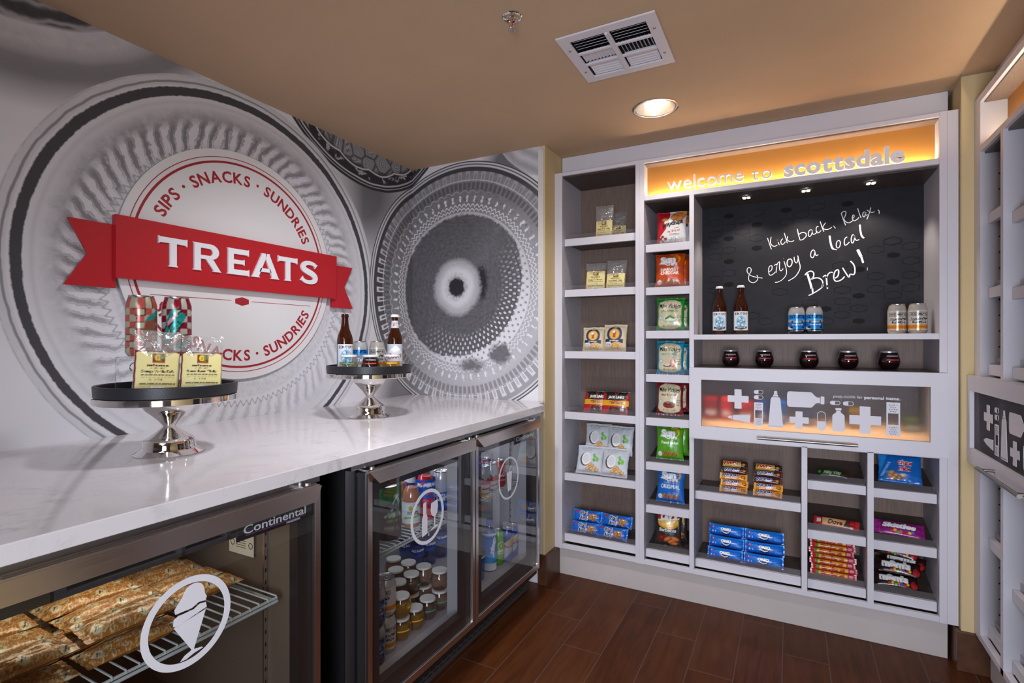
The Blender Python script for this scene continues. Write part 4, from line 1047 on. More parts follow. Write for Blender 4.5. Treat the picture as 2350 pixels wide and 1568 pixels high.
# ---------------------------------------------------------------- ceiling fixtures
def air_register():
    cx, cy = (VX0 + VX1) / 2, (VY0 + VY1) / 2
    R = empty('air_register', 'square white louvred air vent in the tan ceiling', 'vent', (cx, cy, CEIL))
    h = 0.1595; m = m_white
    mb = MB(); z0, z1 = -0.007, -0.001
    fz = lambda x, y, d: (cx + x, cy + y, CEIL + d)
    o = [(h, h), (-h, h), (-h, -h), (h, -h)]; i_ = [(0.124, 0.124), (-0.124, 0.124), (-0.124, -0.124), (0.124, -0.124)]
    mb.ring_prism(o, i_, fz, z0, z1)
    for y in (-0.038, 0.038): mb.box(cx - 0.124, cx + 0.124, cy + y - 0.006, cy + y + 0.006, CEIL + z0, CEIL + z1)
    mb.box(cx - 0.008, cx + 0.008, cy - 0.124, cy + 0.124, CEIL + z0 - 0.002, CEIL + z1)
    mb.box(cx - 0.003, cx + 0.003, cy - 0.128, cy - 0.098, CEIL - 0.016, CEIL + z0)
    mb.build('face_plate', m, R, bevel=0.001)
    def blade(p0, p1, tilt, wd=0.019):
        p0, p1 = Vector(p0), Vector(p1); t = (p1 - p0).normalized(); s = Vector((-t.y, t.x, 0))
        d = s * math.cos(tilt) * wd / 2 + Vector((0, 0, math.sin(tilt) * wd / 2)); q = Vector((0, 0, 0.0012))
        return MB().hexa([p0 - d, p1 - d, p1 + d, p0 + d, p0 - d + q, p1 - d + q, p1 + d + q, p0 + d + q]).build('blade', m, R)
    for sx in (-1, 1):
        a, b = (cx - 0.118, cx - 0.012) if sx < 0 else (cx + 0.012, cx + 0.118)
        for k in range(5):
            blade((a, cy - 0.116 + k * 0.0155, CEIL + 0.004), (b, cy - 0.116 + k * 0.0155, CEIL + 0.004), 0.55)
            blade((a, cy + 0.053 + k * 0.0155, CEIL + 0.004), (b, cy + 0.053 + k * 0.0155, CEIL + 0.004), -0.5)
        for k in range(9):
            x = a + 0.004 + k * (b - a - 0.008) / 8
            blade((x, cy - 0.030, CEIL + 0.004), (x, cy + 0.030, CEIL + 0.004), -0.5 if sx < 0 else 0.9, 0.013)
    for sx in (-1, 1):
        for sy in (-1, 1):
            MB().lathe([(0.0002, -0.003), (0.0035, -0.0022), (0.0048, 0)], 14, (cx + sx * 0.140, cy + sy * 0.078, CEIL - 0.007)).build('screw', m_steel, R, smooth=True)
    MB().box(cx - 0.1285, cx + 0.1285, cy - 0.1285, cy + 0.1285, CEIL + 0.10, CEIL + 0.105).box(cx - 0.1285, cx - 0.126, cy - 0.1285, cy + 0.1285, CEIL + 0.002, CEIL + 0.10).box(cx + 0.126, cx + 0.1285, cy - 0.1285, cy + 0.1285, CEIL + 0.002, CEIL + 0.10) \
        .box(cx - 0.1285, cx + 0.1285, cy - 0.1285, cy - 0.126, CEIL + 0.002, CEIL + 0.10).box(cx - 0.1285, cx + 0.1285, cy + 0.126, cy + 0.1285, CEIL + 0.002, CEIL + 0.10).build('duct', M('dark_duct', (0.02, 0.02, 0.022), 0.7), R)
air_register()
def recessed_can():
    R = empty('recessed_downlight', 'round lit downlight with a chrome rim in the ceiling', 'ceiling light', (DLX, DLY, CEIL))
    c = (DLX, DLY, CEIL)
    MB().lathe([(0.0815, 0.004), (0.0825, -0.002), (0.088, -0.0035), (0.0945, -0.002), (0.0945, -0.0004)], 64, c, close=False).build('trim_ring', m_chrome, R, smooth=True)
    MB().lathe([(0.0815, 0.002), (0.078, 0.03), (0.070, 0.07), (0.058, 0.105), (0.001, 0.108)], 64, c, close=False).build('reflector', M('bright_reflector', (0.96, 0.90, 0.84), 0.22, 1.0), R, smooth=True)
    mb = MB()
    for k in range(4):
        a = k * PI / 2 + 0.4
        mb.tube([(DLX + 0.028 * math.cos(a), DLY + 0.028 * math.sin(a), CEIL + z) for z in (0.05, 0.075, 0.10)], 0.010, 12)
    mb.build('lamp_tube', M('lamp_tube_glow', (1, 1, 1), 0.4, emit=(1.0, 0.90, 0.78), es=9.0), R, smooth=True)
recessed_can()
def sprinkler():
    x, y = -0.741, 1.405
    R = empty('fire_sprinkler', 'chrome pendant fire sprinkler in the tan ceiling', 'sprinkler', (x, y, CEIL))
    c = (x, y, CEIL)
    MB().lathe([(0.0305, 0.0), (0.0305, -0.003), (0.028, -0.0055), (0.0235, -0.006), (0.021, -0.003), (0.019, 0.0), (0.018, 0.012), (0.001, 0.014)], 40, c, close=False).build('escutcheon', m_chrome, R, smooth=True)
    mb = MB().lathe([(0.009, 0.012), (0.009, -0.004), (0.007, -0.006), (0.007, -0.010), (0.001, -0.010)], 20, c, close=False)
    for s in (-1, 1): mb.tube([(x + s * 0.006, y, CEIL - 0.008), (x + s * 0.0095, y, CEIL - 0.018), (x + s * 0.008, y, CEIL - 0.028), (x + s * 0.002, y, CEIL - 0.037)], 0.0016, 8)
    mb.cyl((x, y, CEIL - 0.035), (x, y, CEIL - 0.043), 0.003, 12)
    mb.build('frame_arms', m_chrome, R, smooth=True)
    MB().cyl((x, y, CEIL - 0.010), (x, y, CEIL - 0.034), 0.0017, 10).build('glass_bulb', M('red_bulb', (0.5, 0.02, 0.01), 0.1), R, smooth=True)
    mb = MB(); n = 16
    for k in range(n):
        a, b = 2 * PI * k / n, 2 * PI * (k + 0.62) / n
        mb.hexa([(x + r * math.cos(t), y + r * math.sin(t), CEIL + z) for z in (-0.0436, -0.0428) for r, t in ((0.0045, a), (0.0118, a), (0.0118, b), (0.0045, b))])
    mb.lathe([(0.006, -0.0436), (0.006, -0.0426)], 20, c)
    mb.build('deflector', m_chrome, R)
sprinkler()

# ---------------------------------------------------------------- countertop
def mat_quartz():
    m, nt, out = new_mat('white_quartz')
    co = objco(nt)
    a = tex_noise(nt, co, 2.6, 6, 0.65, dist=1.6); b_ = tex_noise(nt, co, 11, 4, 0.6, dist=1.0); c = tex_noise(nt, co, 3.1, 2)
    vein = (1.0 - ((a - 0.5).abs() * 26.0).sat()) * (b_ - 0.42).sat() * 3.0 * c.gt(0.45, 0.2)
    v2 = (1.0 - ((b_ - 0.52).abs() * 40.0).sat()) * 0.35 * (a - 0.45).sat() * 4.0
    f = (vein + v2).sat()
    b = pbsdf(nt, ramp(nt, f, [(0.0, (0.70, 0.665, 0.685)), (0.5, (0.60, 0.575, 0.60)), (1.0, (0.44, 0.42, 0.46))]), 0.10, spec=0.5)
    nt.links.new(b.outputs[0], out.inputs[0]); return m
ct = MB().box(XL + 0.001, -1.086, -0.75, YB - 0.001, 0.881, 0.9146).box(-1.086, -1.035, -0.75, 2.297, 0.881, 0.9146)
CT = MB().prism([(XL + 0.001, -0.75), (-1.0375, -0.75), (-1.0375, 2.297), (-1.086, 2.340), (-1.086, YB - 0.001), (XL + 0.001, YB - 0.001)], lambda x, y, d: (x, y, d), 0.881, 0.9146).build('countertop', mat_quartz(), bevel=0.002)
tag(CT, 'white veined quartz countertop running along the printed wall above the fridges', 'countertop')
# ---------------------------------------------------------------- glass-door fridges under the counter
CAMF, CAMY = 1207.7, 0.4856
_s, _c = math.sin(CAMY), math.cos(CAMY)
def ray(u, v=784.9):
    a = (u - 1175) / CAMF
    return Vector((a * _c - _s, a * _s + _c, -(v - 784.9) / CAMF))
def yat(u, X): d = ray(u); return X * d.y / d.x              # where a sight line of the photo crosses the plane x = X
def xat(u, Y): d = ray(u); return Y * d.x / d.y
def zat(u, v, Y=None, X=None):
    d = ray(u, v); t = Y / d.y if Y is not None else X / d.x
    return CAM_H + d.z * t
def mat_brushed(name, c, rough=0.22):
    m, nt, out = new_mat(name)
    sep = nt.nodes.new('ShaderNodeSeparateXYZ'); nt.links.new(objco(nt), sep.inputs[0])
    n = tex_noise(nt, vec_of(nt, NX(nt, sep.outputs[0]) * 400.0, NX(nt, sep.outputs[1]) * 2.0, NX(nt, sep.outputs[2]) * 400.0), 1.0, 3)
    b = pbsdf(nt, c, (n * 0.12 + rough), 1.0)
    nt.links.new(b.outputs[0], out.inputs[0]); return m
m_ss = mat_brushed('brushed_stainless', (0.74, 0.70, 0.68), 0.16)
m_ssd = mat_brushed('dull_stainless', (0.36, 0.36, 0.39), 0.26)
m_blk = M('black_plastic', (0.012, 0.011, 0.012), 0.35)
m_blkin = M('black_inner_frame', (0.016, 0.014, 0.014), 0.4)
m_liner = M('grey_liner', (0.36, 0.35, 0.37), 0.45)
m_linerw = M('warm_liner', (0.135, 0.100, 0.070), 0.4)
m_wire = M('coated_wire', (0.46, 0.50, 0.48), 0.35)
m_glass = clear_mat('door_glass', (0.93, 0.94, 0.95), 0.0, 1.52, boost=0.035)
m_vinyl = M('white_vinyl_decal', (0.78, 0.78, 0.84), 0.5, emit=None)
DX = -1.030
def door(F, y0, y1, z0, z1, icon=None, logo=None):
    d = MB()
    fw = 0.018
    fy = lambda y, z, x: (x, y, z)
    o = [(y1, z1), (y0, z1), (y0, z0), (y1, z0)]; i_ = [(y1 - fw, z1 - fw), (y0 + fw, z1 - fw), (y0 + fw, z0 + fw + .006), (y1 - fw, z0 + fw + .006)]
    d.ring_prism(o, i_, fy, DX - 0.012, DX)
    D_ = d.build('door', m_ss, F, bevel=0.0012)
    i2 = [(y1 - 0.060, z1 - 0.06), (y0 + 0.060, z1 - 0.06), (y0 + 0.060, z0 + 0.070), (y1 - 0.060, z0 + 0.070)]
    MB().ring_prism([(y1 - .0005, z1 - .0005), (y0 + .0005, z1 - .0005), (y0 + .0005, z0 + .0005), (y1 - .0005, z0 + .0005)], i2, fy, DX - 0.040, DX - 0.0125).build('inner_frame', m_blkin, D_, bevel=0.001)
    MB().ring_prism([(y1 - .004, z1 - .004), (y0 + .004, z1 - .004), (y0 + .004, z0 + .004), (y1 - .004, z0 + .004)], [(y1 - .03, z1 - .03), (y0 + .03, z1 - .03), (y0 + .03, z0 + .03), (y1 - .03, z0 + .03)], fy, DX - 0.048, DX - 0.0405).build('gasket', m_blk, D_)
    MB().box(DX - 0.0090, DX - 0.0050, y0 + 0.012, y1 - 0.012, z0 + 0.012, z1 - 0.012).build('glass_pane', m_glass, D_)
    # full-width pull along the top edge, mitred at its ends
    h = MB(); t = z1 + 0.004
    P = [(y0 + .002, DX - .030, t), (y1 - .002, DX - .030, t), (y1 - .002, DX + .006, t - .002), (y0 + .002, DX + .006, t - .002),
         (y0 + .026, DX + .019, t - .034), (y1 - .026, DX + .019, t - .034), (y1 - .026, DX + .001, t - .036), (y0 + .026, DX + .001, t - .036)]
    vs = [(x, y, z) for y, x, z in P]
    h.raw(vs, [(0, 3, 2, 1), (3, 4, 5, 2), (4, 7, 6, 5), (0, 1, 6, 7), (0, 7, 4, 3), (1, 2, 5, 6)])
    for k in range(4):
        x = DX - .026 + k * .008
        h.box(x, x + .003, y0 + .004, y1 - .004, t - .0030, t + 0.0009)
    h.build('pull_handle', m_ss, D_)
    if icon: icon(D_, (y0 + y1) / 2)
    if logo: logo(D_)
    return D_
def decal(D_, polys, ring=None, name='door_decal'):
    mb = MB(); f = lambda y, z, x: (x, y, z)
    X0, X1 = DX - 0.0048, DX - 0.0042
    if ring:
        cy, cz, ro, ri = ring
        c = lambda r: [(cy + r * math.cos(2 * PI * k / 64), cz + r * math.sin(2 * PI * k / 64)) for k in range(64)]
        mb.ring_prism(c(ro), c(ri), f, X0, X1)
    for p in polys: mb.prism(p, f, X0, X1)
    return mb.build(name, m_vinyl, D_)
def icon_sundae(D_, yc):
    cy, cz = 0.612, 0.672
    S = lambda pts: [(cy + y, cz + z) for y, z in pts]
    arc = lambda c0, c1, r, a0, a1, n=10: [(c0 + r * math.cos(math.radians(a0 + (a1 - a0) * k / n)), c1 + r * math.sin(math.radians(a0 + (a1 - a0) * k / n))) for k in range(n + 1)]
    decal(D_, [S([(0.003, -0.066), (0.013, -0.066), (0.013, -0.066), (0.040, 0.012), (-0.026, 0.004)][1:] + [(-0.026, 0.006)]) if False else S([(-0.028, 0.000), (0.006, -0.058), (0.010, -0.058), (0.034, 0.010)]),
              S([(-0.016, -0.070), (-0.008, -0.0625), (0.006, -0.058), (0.010, -0.058), (0.026, -0.0615), (0.028, -0.064), (0.010, -0.066), (-0.004, -0.0705)]),
              S([(-0.029, 0.004), (-0.028, 0.016), (-0.020, 0.020), (0.010, 0.020), (0.022, 0.026), (0.034, 0.024), (0.036, 0.014), (-0.024, 0.000)]),
              S([(-0.025, 0.025), (0.006, 0.024), (0.020, 0.030), (0.034, 0.028), (0.036, 0.036), (0.033, 0.040), (0.031, 0.050)] + arc(0.010, 0.050, 0.021, 20, 170) + [(-0.022, 0.040), (-0.027, 0.034)])],
          (cy, cz, 0.0865, 0.0735))
def icon_wine(D_, yc):
    cy, cz = 1.378, 0.652
    S = lambda pts: [(cy + y, cz + z) for y, z in pts]
    decal(D_, [S([(-0.030, -0.058), (-0.003, -0.054), (-0.003, 0.000), (-0.009, 0.012), (-0.009, 0.046), (-0.010, 0.050), (-0.023, 0.048), (-0.024, 0.044), (-0.024, 0.009), (-0.030, -0.002)]),
              S([(0.018, 0.037), (0.052, 0.042), (0.055, 0.020), (0.051, 0.002), (0.040, -0.011), (0.039, -0.040), (0.056, -0.043), (0.057, -0.046), (0.017, -0.050), (0.018, -0.047), (0.034, -0.042), (0.035, -0.012), (0.020, -0.001), (0.015, 0.014)])],
          (cy, cz, 0.0875, 0.0765))
def icon_drink(D_, yc):
    cy, cz = 1.933, 0.649
    S = lambda pts: [(cy + y, cz + z) for y, z in pts]
    decal(D_, [S([(-0.018, 0.022), (-0.008, -0.052), (-0.005, -0.055), (0.017, -0.053), (0.019, -0.050), (0.026, 0.022), (0.024, 0.025), (-0.016, 0.025)]),
              S([(0.006, 0.026), (0.009, 0.046), (0.029, 0.047), (0.029, 0.0435), (0.0125, 0.0425), (0.010, 0.026)])],
          (cy, cz, 0.0875, 0.0795))
def logo_plate(D_, y0, y1, z0, z1, freezer):
    p = MB().box(DX - 0.0135, DX - 0.0093, y0, y1, z0, z1).build('brand_plate', m_blk, D_, bevel=0.002)
    x = DX - 0.0092
    mb = MB(); f = lambda y, z, d: (d, y, z); w_ = y1 - y0
    V, T = text_fit('Continental', (y0 + y1) / 2, z0 + 0.0125, (z1 - z0) * 0.48, w_ * 0.84, 0.012)
    p2 = None
    mb.tris2d(V, T, f, x + .0003, x)
    if freezer:
        V, T = text_fit('FREEZER', y1 - w_ * 0.26, z0 + 0.0030, 0.0042, w_ * 0.20, 0.02); mb.tris2d(V, T, f, x + .0003, x)
    nf = len(mb.f)
    mb.box(x, x + .0002, y0 + w_ * .10, y1 - w_ * .08, z0 + .0098, z0 + .0106, 1); mb.box(x, x + .0002, y0 + w_ * .10, y1 - w_ * .08, z0 + .0083, z0 + .0090, 2)
    mb.build('brand_lettering', [M('silver_lettering', (0.55, 0.55, 0.58), 0.35), M('blue_pinstripe', (0.03, 0.13, 0.45), 0.5), M('red_pinstripe', (0.5, 0.02, 0.03), 0.5)], p, local=False)
def wire_shelf(F, y0, y1, x0, x1, z, name='wire_shelf'):
    mb = MB(); r = 0.0026
    n = int((y1 - y0) / 0.0235)
    for k in range(n + 1):
        y = y0 + (y1 - y0) * k / n
        mb.tube([(x0, y, z), (x1, y, z), (x1 + 0.003, y, z - 0.006)], r * 0.8, 6)
    for x in (x0, (x0 + x1) / 2, x1): mb.cyl((x, y0 - .002, z - 0.005), (x, y1 + .002, z - 0.005), r * 1.25, 8)
    mb.cyl((x1 + 0.002, y0 - .002, z - 0.013), (x1 + 0.002, y1 + .002, z - 0.013), r * 1.4, 8)
    for y in (y0, y1): mb.cyl((x0, y, z - 0.005), (x1, y, z - 0.013), r * 1.25, 8)
    return mb.build(name, m_wire, F, smooth=True)
def cabinet(F, y0, y1, liner, mull=None, z0=0.10, z1=0.874, xb=-1.86):
    xf = -1.079
    mb = MB()
    mb.box(xb, xf, y0, y0 + 0.03, z0, z1).box(xb, xf, y1 - 0.03, y1, z0, z1).box(xb, xf, y0 + .03, y1 - .03, z1 - 0.03, z1).box(xb, xf, y0 + .03, y1 - .03, z0, z0 + 0.06).box(xb, xb + .03, y0 + .03, y1 - .03, z0 + .06, z1 - .03)
    mb.build('cabinet_body', M('black_cabinet_side', (0.010, 0.010, 0.011), 0.45), F)
    # stainless face frame
    fr = MB().box(xf, xf + 0.004, y0, y0 + 0.042, z0 + .02, z1).box(xf, xf + 0.004, y1 - 0.042, y1, z0 + .02, z1).box(xf, xf + 0.0255, y0, y1, z1 - 0.010, z1 + 0.004).box(xf, xf + 0.004, y0 + .042, y1 - .042, z1 - .035, z1 - .0105)
    fr.build('face_frame', m_ssd, F)
    i0, i1 = y0 + 0.045, y1 - 0.040
    li = MB().box(xb + .03, xf - .001, y0 + .0302, i0, z0 + .06, z1 - .03).box(xb + .03, xf - .001, i1, y1 - .0302, z0 + .06, z1 - .03).box(xb + .0302, xb + .04, i0, i1, z0 + .06, z1 - .03).box(xb + .04, xf - .001, i0, i1, z1 - .045, z1 - .0302) \
        .box(xb + .04, -1.142, i0, i1, z0 + .0602, 0.195)
    # sill that slopes up to the door opening
    li.raw([(-1.142, i0, 0.195), (-1.142, i1, 0.195), (-1.098, i1, 0.175), (-1.098, i0, 0.175), (-1.142, i0, 0.161), (-1.142, i1, 0.161), (-1.098, i1, 0.161), (-1.098, i0, 0.161)],
           [(0, 1, 2, 3), (4, 7, 6, 5), (0, 4, 5, 1), (3, 2, 6, 7), (0, 3, 7, 4), (1, 5, 6, 2)])
    if mull: li.box(-1.135, xf, mull - 0.034, mull + 0.034, 0.175, z1 - .045)
    li.build('liner', liner, F)
    for y in (i0 + .001, i1 - .013):
        p = MB().box(-1.20, -1.197, y, y + .012, 0.24, 0.78)
        for k in range(16): p.box(-1.1969, -1.1966, y + .004, y + .008, 0.27 + k * .032, 0.28 + k * .032, 1)
        p.build('shelf_pilaster', [m_ss, m_blk], F)
def kick_grille(F, y0, y1, x=-1.128):
    mb = MB().box(x - 0.02, x, y0, y1, 0.012, 0.146)
    rows = 8
    for r in range(rows):
        z = 0.030 + r * 0.0135; y = y0 + 0.02 + (r % 2) * 0.019
        while y < y1 - 0.04:
            mb.box(x, x + .0002, y, y + 0.029, z, z + 0.0055, 1); y += 0.038
    mb.build('kick_grille', [M('grille_paint', (0.055, 0.052, 0.055), 0.4), m_black], F)
FZ = empty('glass_door_freezer', 'stainless glass-door freezer holding ice cream bars, under the near end of the counter', 'freezer', (-1.45, 0.611, 0))
def freezer():
    cabinet(FZ, 0.235, 0.952, m_linerw)
    door(FZ, 0.262, 0.934, 0.166, 0.860, icon_sundae, lambda d: logo_plate(d, 0.716, 0.912, 0.789, 0.828, True))
    wire_shelf(FZ, 0.284, 0.880, -1.70, -1.125, 0.588)
    kick_grille(FZ, 0.235, 0.952)
    # rating plate on the inner side wall
    P = MB().box(-1.345, -1.245, 0.9045, 0.9068, 0.650, 0.790)
    f = lambda x, z, y: (x, y, z)
    r = random.Random(3)
    for row in range(11):
        x = -1.338
        while x < -1.262:
            l = r.uniform(.004, .014)
            P.box(x, min(x + l, -1.252), 0.9042, 0.9044, 0.700 + row * .0075, 0.7022 + row * .0075, 1); x += l + r.uniform(.003, .010)
    for row in range(4): P.box(-1.315, -1.275, 0.9042, 0.9044, 0.668 + row * .006, 0.6695 + row * .006, 1)
    c8 = lambda cx, cz, rr: [(cx + rr * math.cos(2 * PI * k / 20), cz + rr * math.sin(2 * PI * k / 20)) for k in range(20)]
    for cx in (-1.330, -1.256):
        P.ring_prism(c8(cx, 0.678, .0085), c8(cx, 0.678, .0065), f, 0.9041, 0.9044, 1)
    P.build('rating_plate', [M('cream_label', (0.62, 0.58, 0.46), 0.5), m_blk], FZ)
    # feet
    for y in (0.29, 0.92): MB().cyl((-1.17, y, 0), (-1.17, y, 0.10), 0.018).build('foot', m_blk, FZ)
    MB().cyl((-1.79, 0.29, 0), (-1.79, 0.29, 0.10), 0.018).build('foot', m_blk, FZ); MB().cyl((-1.79, 0.92, 0), (-1.79, 0.92, 0.10), 0.018).build('foot', m_blk, FZ)
    for y in (0.318, 0.905):
        MB().box(DX - .04, DX - .005, y - .02, y + .02, 0.8642, 0.8672).cyl((DX - .012, y, .866), (DX - .012, y, .872), 0.007, 16).build('hinge', m_ss, FZ)
freezer()
FR = empty('glass_door_fridge', 'stainless two-door glass drinks fridge under the far end of the counter', 'fridge', (-1.45, 1.655, 0))
def fridge():
    cabinet(FR, 1.060, 2.300, m_liner, 1.664)
    door(FR, 1.100, 1.660, 0.164, 0.852, icon_wine)
    door(FR, 1.666, 2.226, 0.164, 0.852, icon_drink, lambda d: logo_plate(d, 1.990, 2.196, 0.775, 0.812, False))
    wire_shelf(FR, 1.110, 1.632, -1.70, -1.142, 0.553); wire_shelf(FR, 1.700, 2.216, -1.70, -1.142, 0.553)
    kick_grille(FR, 1.060, 2.296)
    for y in (1.09, 2.24):
        for x in (-1.17, -1.79): MB().cyl((x, y, 0), (x, y, 0.10), 0.018).build('foot', m_blk, FR)
    for y in (1.128, 1.640, 1.690, 2.195):
        MB().box(DX - .04, DX - .005, y - .022, y + .022, 0.8562, 0.8592).cyl((DX - .012, y, .858), (DX - .012, y, .865), 0.007, 16).build('hinge', m_ss, FR)
fridge()
o, d = led('fridge_added_light', (-1.30, 1.655, 0.80), 0.06, 1.0, 1.8, (0.86, 0.92, 1.0), None)  # added lamp with no fixture, lifts the dim fridge interior
o, d = led('freezer_added_light', (-1.30, 0.60, 0.80), 0.06, 0.45, 0.5, (1.0, 0.86, 0.68), None)  # likewise added, a weak warm fill for the freezer pile
# ---------------------------------------------------------------- packaged goods: shapes
m_foil = print_mat('printed_foil', 0.30, 0.0, 0.6, 0.25, 0.35, 55)
m_foilm = print_mat('printed_metal_foil', 0.30, 0.55, 0.5, 0.0, 0.55, 70)
m_paper = print_mat('printed_paper', 0.55, 0.0, 0.4)
m_canp = print_mat('printed_can', 0.25, 0.25, 0.5)
m_matte = print_mat('printed_matte_film', 0.45, 0.0, 0.5, 0.0, 0.35, 45)
m_alu = M('can_aluminium', (0.62, 0.61, 0.60), 0.25, 1.0)
m_capw = M('white_plastic_cap', (0.72, 0.72, 0.74), 0.4)
m_amber = None
def mat_amber():
    m, nt, out = new_mat('amber_bottle_glass')
    t = nt.nodes.new('ShaderNodeBsdfTransparent'); t.inputs[0].default_value = (0.35, 0.055, 0.006, 1)
    d = pbsdf(nt, (0.045, 0.010, 0.003), 0.06, spec=0.7)
    mx = nt.nodes.new('ShaderNodeMixShader'); mx.inputs[0].default_value = 0.62
    nt.links.new(t.outputs[0], mx.inputs[1]); nt.links.new(d.outputs[0], mx.inputs[2]); nt.links.new(mx.outputs[0], out.inputs[0]); return m
m_amber = mat_amber()
m_clear = clear_mat('clear_bottle', (0.95, 0.96, 0.97), 0.0, 1.5)
m_film = clear_mat('clear_film', (0.92, 0.92, 0.92), 0.10, 1.45, 0.13, (0.85, 0.85, 0.85), 0.12, 0.8)
m_water = clear_mat('blue_water_bottle', (0.62, 0.70, 0.92), 0.0, 1.45)

def lumps(U, V, seed, n=7, s=0.12):
    r = np.random.RandomState(seed); o = np.zeros_like(U)
    for _ in range(n):
        cx, cy, a, sx, sy = r.uniform(.1, .9), r.uniform(.1, .9), r.uniform(-1, 1), r.uniform(.5, 1.6) * s, r.uniform(.5, 1.6) * s
        o += a * np.exp(-((U - cx) / sx) ** 2 - ((V - cy) / sy) ** 2)
    return o
def pouch_mesh(name, W, H, T, cv, back, mat, seed=1, sv=0.06, su=0.0, waist=0.06, nu=48, nv=64, wr=0.10, corner=0.0):
    """filled pouch: printed front at -y, plain back; crimped seals at top/bottom (sv) or at the ends (su)"""
    parts = []
    for side in (-1, 1):
        a, b = (nu, nv) if side < 0 else (nu // 2, nv // 2)
        U, V = np.meshgrid(np.linspace(0, 1, a), np.linspace(0, 1, b))
        vv = np.clip((V - sv) / (1 - 2 * sv), 0, 1); uu = np.clip((U - su) / (1 - 2 * su), 0, 1)
        th = T / 2 * np.power(np.clip(4 * uu * (1 - uu), 0, 1), 0.55 if su == 0 else 0.42) * np.power(np.clip(4 * vv * (1 - vv), 0, 1), 0.42 if sv else 0.55)
        env = np.power(np.clip(4 * uu * (1 - uu), 0, 1), 0.5) * np.power(np.clip(4 * vv * (1 - vv), 0, 1), 0.5)
        th = th + T * wr * lumps(U, V, seed + (0 if side < 0 else 50), 10, 0.13) * env
        # gathers running in from the seals
        r = np.random.RandomState(seed + 9)
        if sv:
            for e, q in ((0, V), (1, 1 - V)):
                th = th + T * 0.05 * np.sin(U * r.uniform(18, 34) + r.uniform(0, 6)) * np.exp(-((q - sv) / 0.13) ** 2) * np.clip(4 * U * (1 - U), 0, 1)
        if su:
            for e, q in ((0, U), (1, 1 - U)):
                th = th + T * 0.06 * np.sin(V * r.uniform(12, 20) + r.uniform(0, 6)) * np.exp(-((q - su) / 0.08) ** 2)
        wv = 1 - waist * np.power(np.sin(PI * V), 0.8) if sv else np.ones_like(V)
        hu = 1 - waist * np.power(np.sin(PI * U), 0.8) if su else np.ones_like(U)
        X = (U - .5) * W * wv + 0.004 * W * np.sin(V * 23 + seed) * (np.abs(U - .5) * 2)
        Z = ((V - .5) * hu + .5) * H
        if sv: Z = Z + 0.008 * H * np.sin(U * 9 + seed) * (V > .9)
        Y = side * np.maximum(th, 0.0004) + 0.004 * H * np.sin(U * 7 + seed * 1.7) * ((V - .5) * 2) ** 4
        C = cv.at(U, V) if side < 0 else np.broadcast_to(np.array(hx(back), float), U.shape + (3,)).copy()
        P = np.stack([X, Y, Z], -1)
        if side > 0: P, C = P[:, ::-1], C[:, ::-1]
        parts.append((P, C, False, 0))
    return grid_obj(name, parts, mat)
def lathe_grid(prof, nth, r0=0.0, z0=0.0):
    """smooth profile [(r,z)] -> P[nz,nth,3]"""
    A = np.linspace(0, 2 * PI, nth, endpoint=False)
    R = np.array([p[0] for p in prof]); Z = np.array([p[1] for p in prof])
    return np.stack([R[:, None] * np.cos(A), R[:, None] * np.sin(A), np.repeat(Z[:, None], nth, 1)], -1)
def wrap_cols(cv, nz, nth, face=-PI / 2, span=PI):
    """canvas centred on the direction `face`, spanning `span` radians; x runs left to right seen from outside"""
    A = np.linspace(0, 2 * PI, nth, endpoint=False)
    d = (A - face + PI) % (2 * PI) - PI
    U = np.clip(d / span + .5, 0, 1)
    return cv.at(np.repeat(U[None], nz, 0), np.repeat(np.linspace(0, 1, nz)[:, None], nth, 1))
def dens(prof, n):
    """resample a profile evenly in z"""
    P = np.array(prof, float); L = np.r_[0, np.cumsum(np.hypot(*np.diff(P, axis=0).T))]
    t = np.linspace(0, L[-1], n); return list(zip(np.interp(t, L, P[:, 0]), np.interp(t, L, P[:, 1])))
def can(name, label, cat, cv, r=0.033, h=0.122, loc=(0, 0, 0), rz=0.0, group=None, span=2.6):
    root = empty(name, label, cat, loc, rz, group)
    nk = h - 0.016
    body = [(r * .80, 0.0), (r * .86, 0.002), (r * .98, 0.009), (r, 0.013)] + [(r, 0.013 + (nk - 0.016 - .013) * i / 40) for i in range(1, 41)] + [(r * .985, nk - .010), (r * .93, nk - 0.003), (r * .85, nk + 0.006), (r * .815, nk + .010)]
    P = lathe_grid(body, 72); C = wrap_cols(cv, len(body), 72, span=span)
    grid_obj('can_body', [(P, C, True, 0)], m_canp, root)
    b = MB().lathe([(r * .815, nk + .0102), (r * .835, nk + .0125), (r * .82, nk + .0145), (r * .76, nk + .0135), (r * .74, nk + .0095), (r * .1, nk + .0095), (0.0003, nk + .0095)], 40)
    b.lathe([(r * .80, 0.0), (r * .70, 0.003), (0.0003, 0.006)], 32)
    b.build('can_lid', m_alu, root, smooth=True, local=True)
    t = MB().ring_prism(rrect(-.006, -.011, .006, .010, .005), rrect(-.0035, -.002, .0035, .007, .003), lambda x, y, d: (x, y, d), nk + .0098, nk + .0112)
    t.build('pull_tab', m_alu, root, local=True)
    return root
